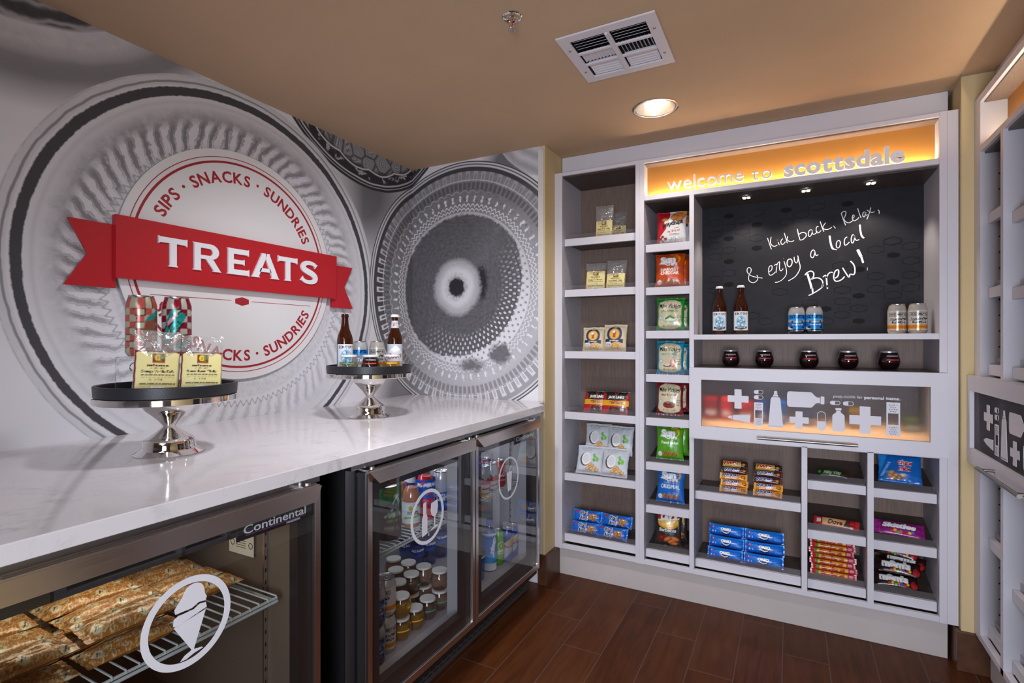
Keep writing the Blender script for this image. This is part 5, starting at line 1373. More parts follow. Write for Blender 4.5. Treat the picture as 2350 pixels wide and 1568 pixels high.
def longneck(name, label, cat, cv, neck=None, cap=True, loc=(0, 0, 0), rz=0.0, group=None, k=1.0):
    root = empty(name, label, cat, loc, rz, group)
    r = 0.0305 * k; H = 0.228 * k
    prof = [(.0003, .004), (r * .8, .001), (r * .95, .002), (r, .008), (r, .118 * k), (r * .985, .128 * k), (r * .90, .142 * k), (r * .72, .156 * k), (r * .56, .170 * k), (r * .46, .190 * k), (r * .42, .212 * k), (r * .42, .214 * k), (r * .49, .216 * k), (r * .49, .222 * k), (r * .45, .223 * k), (r * .44, H)]
    MB().lathe(prof, 40, close=False).build('bottle_glass', m_amber, root, smooth=True, local=True)
    nz = 40; P = lathe_grid([(r * 1.006, .020 * k + (.108 - .020) * k * i / (nz - 1)) for i in range(nz)], 72)
    grid_obj('bottle_label', [(P, wrap_cols(cv, nz, 72, span=2.7), True, 0)], m_paper, root)
    if neck:
        pn = [(np.interp(z, [.170 * k, .190 * k, .212 * k], [r * .57, r * .47, r * .43]), z) for z in np.linspace(.174 * k, .204 * k, 12)]
        grid_obj('neck_label', [(lathe_grid(pn, 40), wrap_cols(neck, 12, 40, span=2.4), True, 0)], m_paper, root)
    if cap:
        c = MB(); n = 42
        for zz, q in ((0.2185, 1), (0.2275, 0)): pass
        vs = []
        for z, rr, am in ((.2185 * k, r * .54, .035), (.226 * k, r * .50, .02), (.2295 * k, r * .42, 0)):
            vs += [(rr * (1 + am * (1 if i % 2 else -1)) * math.cos(2 * PI * i / n), rr * (1 + am * (1 if i % 2 else -1)) * math.sin(2 * PI * i / n), z) for i in range(n)]
        fs = [(j * n + i, j * n + (i + 1) % n, (j + 1) * n + (i + 1) % n, (j + 1) * n + i) for j in range(2) for i in range(n)] + [tuple(2 * n + i for i in range(n))]
        c.raw(vs, fs).build('crown_cap', M('white_crown_cap', (0.70, 0.69, 0.70), 0.35), root, local=True)
    return root
def tumbler(name, label, cat, wine, band, lid, loc=(0, 0, 0), rz=0.0, group=None, r=0.036, h=0.073, fill=0.8, title='WOODBRIDGE', shape=0):
    """single-serve stemless wine glass with a sealed lid"""
    root = empty(name, label, cat, loc, rz, group)
    if shape == 0: pr = [(0.0003, .002), (r * .60, 0), (r * .72, .002), (r * .92, .016), (r, .030), (r * .98, .042), (r * .86, .058), (r * .75, h - .004), (r * .74, h - .001)]
    else: pr = [(0.0003, .002), (r * .86, 0), (r * .95, .003), (r, .014), (r * .95, .028), (r * .82, .048), (r * .70, h - .006), (r * .68, h - .001)]
    P = dens(pr, 26)
    MB().lathe(P, 40, close=False).build('glass_wall', m_clear, root, smooth=True, local=True)
    zf = h * fill; inn = [(max(a - .0016, .0002), b + .001) for a, b in P if b < zf]
    rt = inn[-1][0]
    MB().lathe(inn + [(rt, zf), (0.0003, zf)], 36, close=False).build('wine', wine, root, smooth=True, local=True)
    if lid is not None:
        MB().lathe([(r * .70, h - .006), (r * .80, h - .006), (r * .81, h - .001), (r * .78, h + .0012), (0.0003, h + .0014)], 36, close=False).build('sealed_lid', lid, root, smooth=True, local=True)
    # printed words and colour band following the glass
    cv = Cv(2.0, '000000', 120)
    mb = MB()
    zs = [b for a, b in P]; rs = [a for a, b in P]
    f = lambda x, z, d: ((lambda R, a: (R * math.cos(a), R * math.sin(a), z))(float(np.interp(z, zs[2:], rs[2:])) + d, -PI / 2 + x / r))
    V, T = text_fit(title, 0, h * .70, h * .072, r * 1.25, 0.02)
    mb.tris2d(V, T, f, .0004)
    for i in range(10):
        x0, x1 = (-.62 + i * .124) * r, (-.62 + (i + 1) * .124) * r
        mb.raw([f(x0, h * .50, .0004), f(x1, h * .50, .0004), f(x1, h * .56, .0004), f(x0, h * .56, .0004)], [(0, 1, 2, 3)], 1)
    mb.build('glass_print', [M('pale_print', (0.55, 0.53, 0.50), 0.5), band], root, local=True)
    return root
m_wine_red = M('red_wine', (0.012, 0.003, 0.004), 0.08, spec=0.4)
m_wine_white = clear_mat('white_wine', (0.80, 0.74, 0.50), 0.0, 1.33, 0.12, (0.6, 0.55, 0.35))
m_wine_gold = clear_mat('gold_wine', (0.88, 0.58, 0.14), 0.0, 1.33, 0.18, (0.7, 0.42, 0.08))
m_wine_rose = clear_mat('blush_wine', (0.80, 0.60, 0.48), 0.0, 1.33, 0.12, (0.5, 0.35, 0.25))
m_band_red = M('red_band', (0.55, 0.03, 0.03), 0.5); m_band_teal = M('teal_band', (0.03, 0.30, 0.27), 0.5); m_band_gold = M('gold_band', (0.85, 0.42, 0.03), 0.5)
m_lidsilver = M('silver_foil_lid', (0.62, 0.62, 0.64), 0.3, 0.8); m_lidwhite = M('white_cup_lid', (0.70, 0.69, 0.68), 0.45)

# ---------------------------------------------------------------- prints
def cv_taffy(flavour):
    c = Cv(0.92, '6b1414', 170)
    c.poly([(.03, .03), (.90, .03), (.90, .95), (.8, .965), (.7, .95), (.6, .965), (.5, .955), (.4, .97), (.25, .955), (.1, .965), (.03, .95)], 'ddd08f')
    c.rect(.36, .70, .60, .93, '7a1c14'); c.ell(.47, .83, .075, .085, 'e8c22a'); c.line([(.52, .72), (.52, .90)], .035, '4f8f2f'); c.line([(.46, .78), (.46, .85)], .025, '4f8f2f'); c.line([(.58, .80), (.58, .87)], .025, '4f8f2f'); c.rect(.37, .70, .59, .735, '93401c')
    c.text('arizona', .47, .605, .07, '111111', .44, .04); c.text('snack company', .47, .555, .03, '8c1c14', .30)
    c.text(flavour, .47, .46, .058, '141414', .68, .035)
    c.lines(.14, .82, .34, .43, 3, '3a3418', 2, .4); c.text('NET WT. 6 OZ (170g)', .47, .28, .022, '3a3418', .34)
    c.lines(.12, .84, .13, .25, 4, '3a3418', 4, .4); c.barcode(.36, .045, .60, .11)
    return c
def cv_booty():
    c = Cv(0.98, 'cbbd9b', 170)
    c.rect(.10, .10, .86, .90, '1a1d3a'); c.poly([(.10, .10), (.86, .10), (.86, .30), (.6, .38), (.3, .30), (.10, .36)], 'c9b68e')
    c.rect(.10, .40, .86, .93, 'cbbd9b'); c.poly([(.10, .45), (.86, .45), (.86, .30), (.6, .36), (.3, .28), (.10, .34)], '1a1d3a')
    c.ell(.48, .64, .33, .30, '16245c'); c.ell(.48, .64, .23, .21, 'c98a24'); c.ell(.48, .64, .20, .18, 'd8b23a'); c.text("PIRATE'S BOOTY", .48, .885, .045, 'e6dcc0', .38, .03); c.text('Aged White Cheddar', .48, .375, .04, 'e6dcc0', .40, .03)
    c.ell(.48, .66, .07, .10, 'b33a22'); c.ell(.45, .72, .06, .05, 'e8e2d2'); c.rect(.42, .52, .54, .58, 'a5221c')
    for x, y in ((.5, .24), (.62, .27), (.72, .22), (.56, .17), (.68, .15), (.44, .16)): c.ell(x, y, .085, .055, 'c8923f'); c.ell(x + .02, y + .01, .05, .03, 'e3bb74')
    c.rect(.14, .22, .34, .34, 'dfe2e6'); c.lines(.15, .33, .23, .33, 4, '3a4a80', 3)
    return c
def cv_jerky():
    c = Cv(1.10, 'a30d12', 150)
    c.poly([(.0, .0), (1.1, .0), (1.1, .34), (.9, .36), (.2, .36), (.0, .34)], 'a30d12'); c.poly([(.16, .60), (.94, .60), (1.0, 1.0), (.10, 1.0)], '151212')
    c.rect(.0, .93, 1.1, 1.0, '151212'); c.line([(.48, .93), (.55, .84), (.62, .93)], .03, 'c01818'); c.text('JACK LINKS', .55, .68, .11, 'f2efe8', .66, .05)
    c.poly([(.0, .36), (1.1, .36), (1.1, .60), (.85, .60), (.55, .54), (.25, .60), (.0, .60)], 'dd9a16'); c.text('TERIYAKI', .55, .43, .095, '2a1608', .50, .03)
    c.poly([(.28, .0), (.80, .0), (.72, .30), (.36, .30)], '3a1b12'); c.ell(.55, .15, .14, .10, '5d2f1d'); c.rect(.74, .10, 1.02, .30, '181414'); c.text('110', .86, .13, .11, 'ffffff', .14, .04); c.text('14g', .86, .25, .05, 'ffffff', .12)
    return c
def cv_coconut():
    c = Cv(1.0, 'c9ccd3', 150)
    c.ell(.34, .48, .20, .24, '3d2015'); c.ell(.37, .50, .18, .22, 'f0efee'); c.ell(.38, .51, .14, .17, 'd9d9dc')
    for x, y in ((.52, .22), (.62, .27), (.72, .20), (.60, .16), (.45, .17), (.80, .14), (.55, .31)): c.ell(x, y, .095, .055, 'b98642', .4); c.ell(x, y + .01, .06, .03, 'd9b070', .4)
    c.ell(.70, .62, .06, .09, '5fae1e', .5); c.ell(.80, .50, .06, .085, '6fbf28', -.4); c.ell(.68, .47, .045, .07, '4f9a1a', .2)
    c.text('coconut chips', .36, .85, .035, '8c8e94', .36); c.lines(.2, .55, .78, .83, 2, 'a0a2a8', 4)
    for i in range(4): c.ell(.76 + .035 * i, .66 + .085 * i, .045, .05, 'b4b7bf'); c.ell(.76 + .035 * i, .66 + .085 * i, .032, .037, 'c9ccd3')
    return c
def cv_ahoy():
    c = Cv(2.6, '0a63c4', 90)
    c.rect(0, .0, 2.6, .16, '0b4fa0'); c.rect(.0, .86, 2.6, 1, '1478dc')
    c.poly([(.30, .62), (.52, .80), (.34, .92), (.20, .82)], 'd0202c')
    c.text('Chips!', .98, .56, .30, 'ffffff', .72, .10); c.text('Chips', .93, .56, .29, '17120f', .56, .05); c.text('!', 1.26, .56, .30, 'd61f26', .08, .06)
    c.text('Ahoy!', 1.02, .16, .28, 'ffffff', .76, .10); c.text('Ahoy!', 1.02, .17, .26, '17120f', .66, .05)
    for x, y in ((1.62, .36), (1.86, .28), (1.98, .50), (1.72, .58)):
        c.ell(x, y, .20, .20, 'a4672d'); c.ell(x, y, .16, .16, 'b97a3a')
        for q in range(6): c.ell(x + .1 * math.cos(q * 2.2), y + .11 * math.sin(q * 1.7), .04, .04, '331a10')
    return c
def cv_popchips():
    c = Cv(0.90, 'd9d7d6', 170)
    c.poly([(0, 0), (.10, .0), (.10, .25), (.30, .48), (.22, .66), (.42, .80), (.40, 1), (0, 1)], 'b51628'); c.poly([(0, .0), (.9, .0), (.9, .055), (0, .055)], 'b51628')
    for x, y in ((.62, .90), (.76, .84), (.84, .95), (.70, .76), (.55, .80)): c.ell(x, y, .13, .09, 'b5662a', .3); c.ell(x, y, .09, .06, 'd28a44', .3)
    c.ell(.25, .74, .10, .045, 'd29a4a')
    c.text('popchips', .50, .565, .13, '1b1718', .66, .05, 0, .18); c.text('potato', .62, .47, .035, '1b1718', .16, .03, 0, .15)
    c.text('barbeque', .52, .365, .075, 'b01c28', .40, .01, .3, .14); c.lines(.40, .70, .26, .33, 2, '333333', 3)
    for x in (.42, .55, .68): c.ell(x, .17, .045, .045, '444444'); c.ell(x, .17, .037, .037, 'd9d7d6')
    for x, y in ((.12, .18), (.2, .12), (.27, .18), (.18, .24)): c.ell(x, y, .05, .04, '7a1a12')
    return c
def cv_sun(bg, dk, flavour, fcol, orig=False):
    c = Cv(0.90, bg, 170)
    c.rect(0, 0, .9, .05, dk); c.rect(0, .95, .9, 1, dk)
    c.ell(.62, .82, .16, .14, 'e9a21a'); c.ell(.58, .80, .15, .13, bg)
    for k in range(9): c.line([(.5 + .17 * math.cos(.2 + k * .34), .80 + .13 * math.sin(.2 + k * .34)), (.5 + .23 * math.cos(.2 + k * .34), .80 + .17 * math.sin(.2 + k * .34))], .012, 'f0c23a')
    c.text('Sun', .40, .72, .19, 'f4f4f4', .48, .07, 0, .05); c.poly([(.10, .70), (.35, .66), (.32, .72), (.20, .75)], 'f4f4f4'); c.text('CHIPS', .52, .635, .075, 'f4f4f4', .36, .05)
    if orig: c.text('WHOLE GRAIN SNACKS', .46, .575, .025, 'e0b060', .44); c.text('ORIGINAL', .46, .42, .115, 'f4f4f4', .62, .01)
    else:
        L = flavour.split('|')
        for i, t in enumerate(L): c.text(t, .46, .48 - .10 * i, .085, fcol, .58 if len(t) > 5 else .4, .04)
    for k in range(4): c.poly([(.20 + k * .14, .10), (.31 + k * .14, .14), (.30 + k * .14, .27), (.19 + k * .14, .23)], '9a5a22'); c.line([(.22 + k * .14, .13), (.28 + k * .14, .25)], .016, 'c78240'); c.line([(.25 + k * .14, .13), (.30 + k * .14, .22)], .012, '7a4218')
    c.ell(.14, .17, .07, .07, 'd8dce4'); c.lines(.08, .20, .13, .20, 3, dk, 2)
    return c
def cv_vickie(rim, flavour, fcol, pic):
    c = Cv(0.88, rim, 170)
    for k in range(40): c.rect(k * .022, .0, k * .022 + .010, .05, 'ffffff' if k % 4 == 0 else rim)
    c.poly([(.06, .22), (.12, .13), (.30, .075), (.58, .075), (.76, .13), (.82, .22), (.82, .72), (.76, .86), (.58, .93), (.30, .93), (.12, .86), (.06, .72)], 'd3c7a4')
    c.text('Miss Vickies', .44, .69, .125, '241f1a', .70, .025, .18); c.line([(.10, .68), (.16, .80), (.20, .70), (.26, .82)], .014, '241f1a'); c.line([(.60, .665), (.75, .675)], .010, '241f1a')
    c.text(flavour, .44, .57, .062, fcol, .56, .02)
    if pic == 'pepper': c.ell(.46, .33, .24, .07, '9fb79a'); c.ell(.46, .36, .20, .05, 'd8dccc'); c.ell(.40, .41, .12, .035, '2f7a2a', .5); c.ell(.52, .41, .11, .03, '3d8f30', -.3)
    elif pic == 'cruet': c.ell(.55, .34, .10, .12, 'c46a4a'); c.rect(.51, .44, .59, .53, '7f9f93'); c.ell(.52, .34, .06, .09, 'd98a68'); c.ell(.36, .26, .14, .03, '4a4038'); c.ell(.36, .28, .08, .02, 'e8e4dc')
    else: c.ell(.44, .31, .21, .10, '8c2a22'); c.ell(.44, .36, .19, .045, '3d1712'); c.ell(.40, .37, .07, .025, 'c46a4a')
    c.ell(.14, .40, .055, .055, '3f7fae'); c.ell(.14, .40, .045, .045, 'dfe6ea'); c.lines(.68, .82, .30, .48, 4, '4a4236', 3); c.text('MADE WITH CARE', .44, .15, .03, '6a6048', .40, .01)
    return c
def cv_lays():
    c = Cv(0.90, '2a2523', 170)
    c.ell(.46, .70, .36, .17, 'd0922a'); c.ell(.46, .74, .34, .15, 'e6b84a'); c.poly([(.08, .76), (.80, .86), (.86, 1.0), (.12, 1.0)], 'a8131f'); c.poly([(.10, .74), (.80, .82), (.82, .87), (.10, .80)], 'f0ece4')
    c.poly([(.10, .78), (.82, .86), (.84, 1.0), (.12, 1.0)], 'a8131f'); c.text("Lay's", .48, .82, .17, 'f5f2ee', .56, .05, .15, .08)
    c.text('Barbecue', .45, .45, .10, 'e8e4e0', .58, .01)
    for x, y, q in ((.58, .18, .3), (.70, .26, -.2), (.44, .24, .5), (.66, .12, .1)): c.ell(x, y, .13, .06, 'a5521c', q); c.ell(x, y, .09, .035, 'c97432', q)
    c.ell(.22, .25, .12, .09, '6a1216'); c.ell(.24, .27, .05, .04, '9a2a2a'); c.ell(.34, .31, .05, .05, '7a1216')
    return c
def cv_bar(bg, name, ncol, ecol, tail, sub=None, subcol='ffffff'):
    c = Cv(4.4, bg, 64)
    c.rect(0, 0, .35, 1, tail[0]); c.rect(3.3, 0, 4.4, 1, tail[1])
    c.text(name, 1.75, .32 if not sub else .42, .46, ncol, 2.6, .06, .25, 0, ecol, .07)
    if sub: c.text(sub, 1.8, .08, .22, subcol, 1.9, .03, .2)
    c.ell(3.75, .48, .34, .26, '6a3a1c'); c.ell(3.75, .50, .24, .16, 'c98a3a'); c.rect(.38, .55, .52, .85, '3a9a3a')
    return c
def cv_oreo():
    c = Cv(2.9, '0c6fd6', 100)
    c.rect(0, 0, 2.9, .22, '0a4db0'); c.rect(0, .84, 2.9, 1, '1a86ea'); c.poly([(.22, .70), (.46, .82), (.42, .60), (.30, .50)], 'c8202c'); c.poly([(.30, .72), (.40, .76), (.38, .64)], 'f0d8d8')
    c.ell(1.45, .34, .36, .26, '0b1230'); c.ell(1.45, .44, .30, .24, 'f2f2f6'); c.ell(1.45, .52, .32, .24, '0c6fd6'); c.ell(1.45, .50, .33, .16, '10162c')
    c.text('OREO', 1.45, .46, .24, 'f6f6fa', .84, .08, .1); c.rect(.30, .22, .40, .38, 'bcd8f6'); c.text('6', .58, .22, .15, 'bcd8f6', .09, .04)
    c.lines(2.2, 2.7, .18, .45, 3, '7ab4f0', 5)
    return c
def cv_starburst():
    c = Cv(5.6, 'd8a818', 52)
    c.rect(0, 0, 5.6, .15, 'b0341c'); c.rect(0, .85, 5.6, 1, 'b0341c'); c.rect(.0, 0, .7, 1, 'c23028'); c.rect(.72, .2, 1.0, .85, '1f8a3a')
    c.text('Starburst', 2.7, .25, .52, 'b01c1c', 2.9, .08, .2); c.rect(4.5, 0, 5.6, 1, 'b8324a'); c.rect(4.7, .3, 5.2, .75, 'd89a9a')
    return c
def cv_chex():
    c = Cv(1.15, '0c62b4', 150)
    c.poly([(0, .2), (.28, 1), (.0, 1)], '2a88d8'); c.text('TRADITIONAL', .22, .40, .07, '9cd0f6', .56, .02, 0, 1.15)
    c.text('chex', .72, .60, .16, 'f2f2f2', .40, .10, .1); c.text('chex', .72, .60, .16, 'c01f2a', .40, .04, .1); c.text('mix', .70, .40, .16, 'f2f2f2', .34, .10, .1); c.text('mix', .70, .40, .16, 'c01f2a', .34, .04, .1)
    for x, y in ((.36, .30), (.46, .22), (.56, .16), (.40, .14), (.30, .20), (.64, .22)): c.ell(x, y, .085, .07, '8a5a2a', .3); c.ell(x, y + .01, .05, .04, 'c08a4a', .3)
    return c
def cv_skittles():
    c = Cv(2.6, '8a1470', 90)
    c.rect(.0, 0, .35, 1, 'a02a86'); c.text('Skittles', 1.30, .46, .34, '4a0a3c', 1.85, .14, .15); c.text('Skittles', 1.30, .47, .33, 'f4f0f2', 1.75, .07, .15)
    for i, q in enumerate(('d01f2a', 'e8b21a', '3aa53a', 'e06a1a', '5a2a9a', 'd01f2a', 'e8d21a', '2a7ad0')): c.ell(.95 + i * .15, .22 + .07 * math.sin(i * 2.1), .085, .085, q)
    return c
def cv_mm():
    c = Cv(2.7, '24120d', 90)
    c.text("m&m's", 1.25, .40, .44, 'f4f2f0', 1.75, .12); c.text("m&m's", 1.25, .415, .40, '24120d', 1.62, .03); c.text("m&m's", 1.25, .41, .42, 'f4f2f0', 1.70, .05)
    for i, q in enumerate(('d01f2a', 'e8b21a', '3aa53a', 'e06a1a', '2a5ad0', 'd01f2a', 'e8b21a')): c.ell(1.0 + i * .18, .20 + .05 * math.sin(i * 2.3), .085, .10, q)
    c.ell(2.45, .30, .20, .26, 'b01820')
    return c
def cv_dove():
    c = Cv(4.6, 'a81420', 60)
    c.rect(.9, .10, 3.7, .90, 'c69a6a'); c.text('Dove', 2.2, .30, .50, '2a120c', 1.5, .03, .25); c.poly([(3.0, .1), (3.7, .1), (3.7, .9), (3.3, .9)], '4a2416'); c.rect(.3, .3, .75, .8, 'd8c8b0')
    return c
def cv_milky():
    c = Cv(4.2, '1c2a18', 60)
    c.text('Milky Way', 2.0, .38, .42, '8ab07a', 2.3, .05, .3); c.rect(.2, .4, .5, .8, '3a8a3a'); c.rect(3.5, 0, 4.2, 1, '33201a')
    return c
def cv_sonoran():
    c = Cv(1.05, 'd6dade', 170)
    c.rect(0, 0, .05, 1, '4a86b0'); c.text('SONORAN', .52, .82, .12, '23262c', .78, .03); c.text('brewing co', .52, .77, .03, '4a86b0', .24)
    c.ell(.52, .45, .27, .30, '4f9ccc'); c.ell(.52, .45, .24, .27, '9fc8de')
    for k in range(12): c.ell(.52 + .16 * math.cos(k * PI / 6), .45 + .19 * math.sin(k * PI / 6), .06, .06, ('2f78b4', 'd8dcc8', '6aaede')[k % 3])
    c.ell(.52, .45, .09, .11, '2f78b4'); c.ell(.52, .46, .05, .06, 'd9c24a')
    c.poly([(.16, .20), (.88, .20), (.86, .10), (.52, .02), (.18, .10)], '20303c'); c.text('WHITE CHOCOLATE', .52, .11, .045, 'e8e8e8', .50, .03)
    return c
def cv_tower():
    c = Cv(1.0, '9aa4ac', 170)
    c.rect(0, 0, 1, .16, '0e1420'); c.rect(0, .16, 1, .52, '1677c2'); c.rect(0, .62, 1, .86, '1c8ad8'); c.rect(0, .90, 1, 1, 'a8a8aa')
    c.text('KILT LIFTER', .5, .70, .13, '0c2a4a', .80, .07); c.rect(.10, .30, .90, .44, '0b5ea8'); c.ell(.22, .25, .07, .07, '0a1420'); c.ell(.78, .25, .07, .07, '0a1420'); c.rect(.22, .46, .78, .58, '3a2a3a'); c.rect(.30, .48, .70, .56, '80b8e0'); c.text('FOUR PEAKS', .5, .36, .05, 'd8e8f4', .5, .02); c.lines(.1, .9, .05, .14, 3, 'b0b8c0', 3)
    c.poly([(0, .16), (.30, .16), (.0, .30)], 'e4e8ec')
    return c
def cv_blonde():
    c = Cv(1.0, 'c2bdb6', 170)
    c.rect(0, .93, 1, 1, 'a8a29a'); c.rect(.08, .70, .92, .86, '4a4642'); c.rect(.10, .715, .90, .845, 'c2bdb6'); c.text('HUSS BREWING', .50, .735, .085, '35312e', .70, .04)
    c.text('Scottsdale', .50, .52, .13, '3a2620', .78, .03, .35, .06); c.text('BLONDE', .50, .385, .095, '2a2624', .56, .05); c.lines(.36, .70, .33, .36, 1, '5a544e', 2)
    c.rect(0, .13, 1, .30, 'cc7c16'); c.text('LIGHT CRISP REFRESHING', .46, .195, .035, '6a3c08', .62, .02); c.lines(.05, .95, .04, .09, 1, '8a8278', 5, .6); c.rect(.47, .03, .54, .11, 'cc7c16')
    return c
def cv_az(col, tea):
    c = Cv(0.95, 'a9a890' if tea else 'b6b3a6', 190)
    n = 5; hh = 1 / 8
    for j in range(8):
        for i in range(-1, n):
            if (i + j) % 2: c.poly([(.19 * i + .01 * math.sin(j), hh * j + .01 * math.sin(i * 2)), (.19 * (i + 1) + .01 * math.sin(j), hh * j + .01 * math.sin(i * 2 + 2)), (.19 * (i + 1) + .01 * math.sin(j + 1), hh * (j + 1) + .01 * math.sin(i * 2 + 2)), (.19 * i + .01 * math.sin(j + 1), hh * (j + 1) + .01 * math.sin(i * 2))], col)
    for j in range(9): c.line([(x, hh * j + .01 * math.sin(x / .19 * 2)) for x in np.linspace(0, .95, 12)], .008, '2a1c1a')
    for i in range(n + 1): c.line([(.19 * i + .01 * math.sin(y * 8), y) for y in np.linspace(0, 1, 12)], .008, '2a1c1a')
    if tea:
        c.poly([(.40, .42), (.55, .52), (.62, .66), (.95, .80), (.95, .62), (.80, .55), (.70, .42)], '8a4a3a'); c.poly([(.55, .62), (.70, .76), (.95, .86), (.95, .74), (.72, .66)], '158a84'); c.poly([(.45, .40), (.62, .50), (.95, .60), (.95, .50), (.60, .42)], '7a5a40')
    else:
        c.poly([(.10, .52), (.32, .86), (.52, .92), (.36, .78), (.42, .70), (.22, .62)], '158a84'); c.poly([(.10, .50), (.30, .70), (.55, .80), (.28, .58)], 'd6a0b8')
        c.text('iZona', .46, .46, .26, '141416', .80, .10, 0, .85); c.text('iZona', .46, .47, .24, '148f88', .76, .05, 0, .85)
        c.poly([(.30, .14), (.52, .30), (.72, .34), (.95, .52), (.74, .26)], '8a4a3a'); c.poly([(.30, .10), (.50, .22), (.80, .26), (.60, .14)], '158a84')
    return c
# ---------------------------------------------------------------- goods on the snack unit
def ux(x): return -1.082 + x
def surf(col, k, y=0.06):
    zt, sl, y0 = SH[col, k]; return zt + sl * max(0.0, y - y0) + 0.0008
def put(o, x, y, z, lean=0.0, rz=0.0, label=None, cat=None, group=None):
    o.location = (x, y, z); o.rotation_euler = (-lean, 0, rz)
    return tag(o, label, cat, group)
def acrylic_stand(x, y, z, w_, h, lean, label):
    root = empty('acrylic_display_stand', label, 'display stand', (x, y, z))
    t = 0.0022; s, c = math.sin(lean), math.cos(lean)
    MB().hexa([(-w_ / 2, 0, t), (w_ / 2, 0, t), (w_ / 2, t / c, t), (-w_ / 2, t / c, t), (-w_ / 2, h * s, h * c), (w_ / 2, h * s, h * c), (w_ / 2, h * s + t / c, h * c), (-w_ / 2, h * s + t / c, h * c)]).build('back_sheet', m_acry2, root, local=True)
    MB().box(-w_ / 2, w_ / 2, -0.030, min(0.045, h * s + .01), 0, t).box(-w_ / 2, w_ / 2, -0.032, -0.030, 0, 0.012).build('base_sheet', m_acry2, root, local=True)
    return root
# --- taffy bags: clear pouch, printed card, sweets inside
m_taffy = [M('orange_taffy', (0.75, 0.30, 0.14), 0.5), M('tan_taffy', (0.55, 0.40, 0.30), 0.5)]
def taffy(name, flavour, k, label, group=None, seed=1, W=0.100, H=0.165):
    root = empty(name, label, 'taffy bag', (0, 0, 0), 0, group)
    cv = Cv(1, 'ffffff', 8)
    o = pouch_mesh('clear_pouch', W * 1.06, H, 0.030, cv, 'ffffff', m_film, seed, 0.03, 0, 0.03, 20, 28, 0.10); o.parent = root
    p = pouch_mesh('printed_card', W, W * 1.09, 0.026, cv_taffy(flavour), '6b1414', m_paper, seed + 3, 0.0, 0.0, 0.0, 44, 48, 0.06); p.parent = root
    me = p.data; co = np.empty(len(me.vertices) * 3); me.vertices.foreach_get('co', co); co = co.reshape(-1, 3)
    co[:, 1] = np.where(co[:, 1] < 0, co[:, 1] * 0.7 - 0.0075, -0.0072); co[:, 2] += 0.002; me.vertices.foreach_set('co', co.ravel()); me.update()
    mb = MB(); r = random.Random(seed)
    for i in range(4):
        for j in range(4):
            x, z = (-.375 + .25 * i) * W, (.10 + .14 * j) * H
            a = r.uniform(-.6, .6); dx, dz = math.cos(a) * .011, math.sin(a) * .011
            mb.tube([(x - dx, 0.002, z - dz), (x - dx * .7, 0.002, z - dz * .7), (x + dx * .7, 0.002, z + dz * .7), (x + dx, 0.002, z + dz)], [.003, .0055, .0055, .003], 8)
    mb.build('wrapped_sweets', m_taffy[k], root, smooth=True, local=True)['kind'] = 'stuff'
    return root
TA = 'arizona taffy bags'
t1 = taffy('taffy_bag', 'Root Beer Taffy', 1, 'clear bag of root beer taffy standing alone in front on the topmost left shelf', None, 1, 0.088, 0.176)
put(t1, xat(1386, YS + .085), YS + .085, surf('A', 0), 0.12, 0.05)
t2 = dup(t1, (xat(1416, YS + .20), YS + .215, surf('A', 0)), (-0.25, 0, 0.2), 'small taffy bag half hidden behind another on the topmost left shelf')
t3 = taffy('taffy_bag', 'Orange Vanilla Taffy', 0, 'clear bag of orange vanilla taffy on the second left shelf, left one of two', None, 2, 0.100, 0.155)
put(t3, xat(1366, YS + .09), YS + .088, surf('A', 1), 0.30, 0.16)
t4 = dup(t1, (xat(1412, YS + .09), YS + .088, surf('A', 1)), (-0.28, 0, 0.05), 'clear bag of root beer taffy on the second left shelf, right one of two'); t4.scale = (1.1, 1.0, 0.92)
# --- cheese puff pouches
b0 = pouch_mesh('cheese_puff_pouch', 0.112, 0.128, 0.034, cv_booty(), 'b8aa86', m_matte, 3, 0.07, 0, 0.03)
put(b0, xat(1361, YS + .085), YS + .085, surf('A', 2) + .004, 0.22, 0.12, 'cream pouch of white cheddar puffs with round navy badge, left and shorter of two', 'snack bag', 'cheddar puff pouches')
b1 = dup(b0, (xat(1410, YS + .088), YS + .088, surf('A', 2) + .004), (-0.20, 0, -0.02), 'cream pouch of white cheddar puffs with round navy badge, right and taller of two'); b1.scale = (1.08, 1, 1.10)
b2 = dup(b0, (xat(1396, YS + .14), YS + .136, surf('A', 2) + .003), (-0.30, 0, 0.05), 'cream puff pouch hidden behind the two with round navy badges'); b2.scale = (1, 1, 1.06)
acrylic_stand(ux(0.25), YS + .206, surf('A', 2), 0.24, 0.15, 0.34, 'clear acrylic display stand behind the white cheddar puff pouches')
# --- jerky
j0 = pouch_mesh('jerky_pouch', 0.128, 0.118, 0.016, cv_jerky(), '8c0d12', m_foil, 4, 0.05, 0, 0.0)
put(j0, xat(1367, YS + .085), YS + .080, surf('A', 3) + .004, 0.45, 0.05, 'red and black teriyaki jerky packet on the left of the fourth left shelf', 'snack bag', 'jerky packets')
j1 = dup(j0, (xat(1411, YS + .08), YS + .066, surf('A', 3) + .004), (-0.45, 0, -0.02), 'red and black teriyaki jerky packet overlapping the other one on its right'); j1.scale = (1.08, 1, 1.02)
acrylic_stand(ux(0.25), YS + .126, surf('A', 3), 0.24, 0.20, 0.45, 'clear acrylic display stand holding the teriyaki jerky packets')
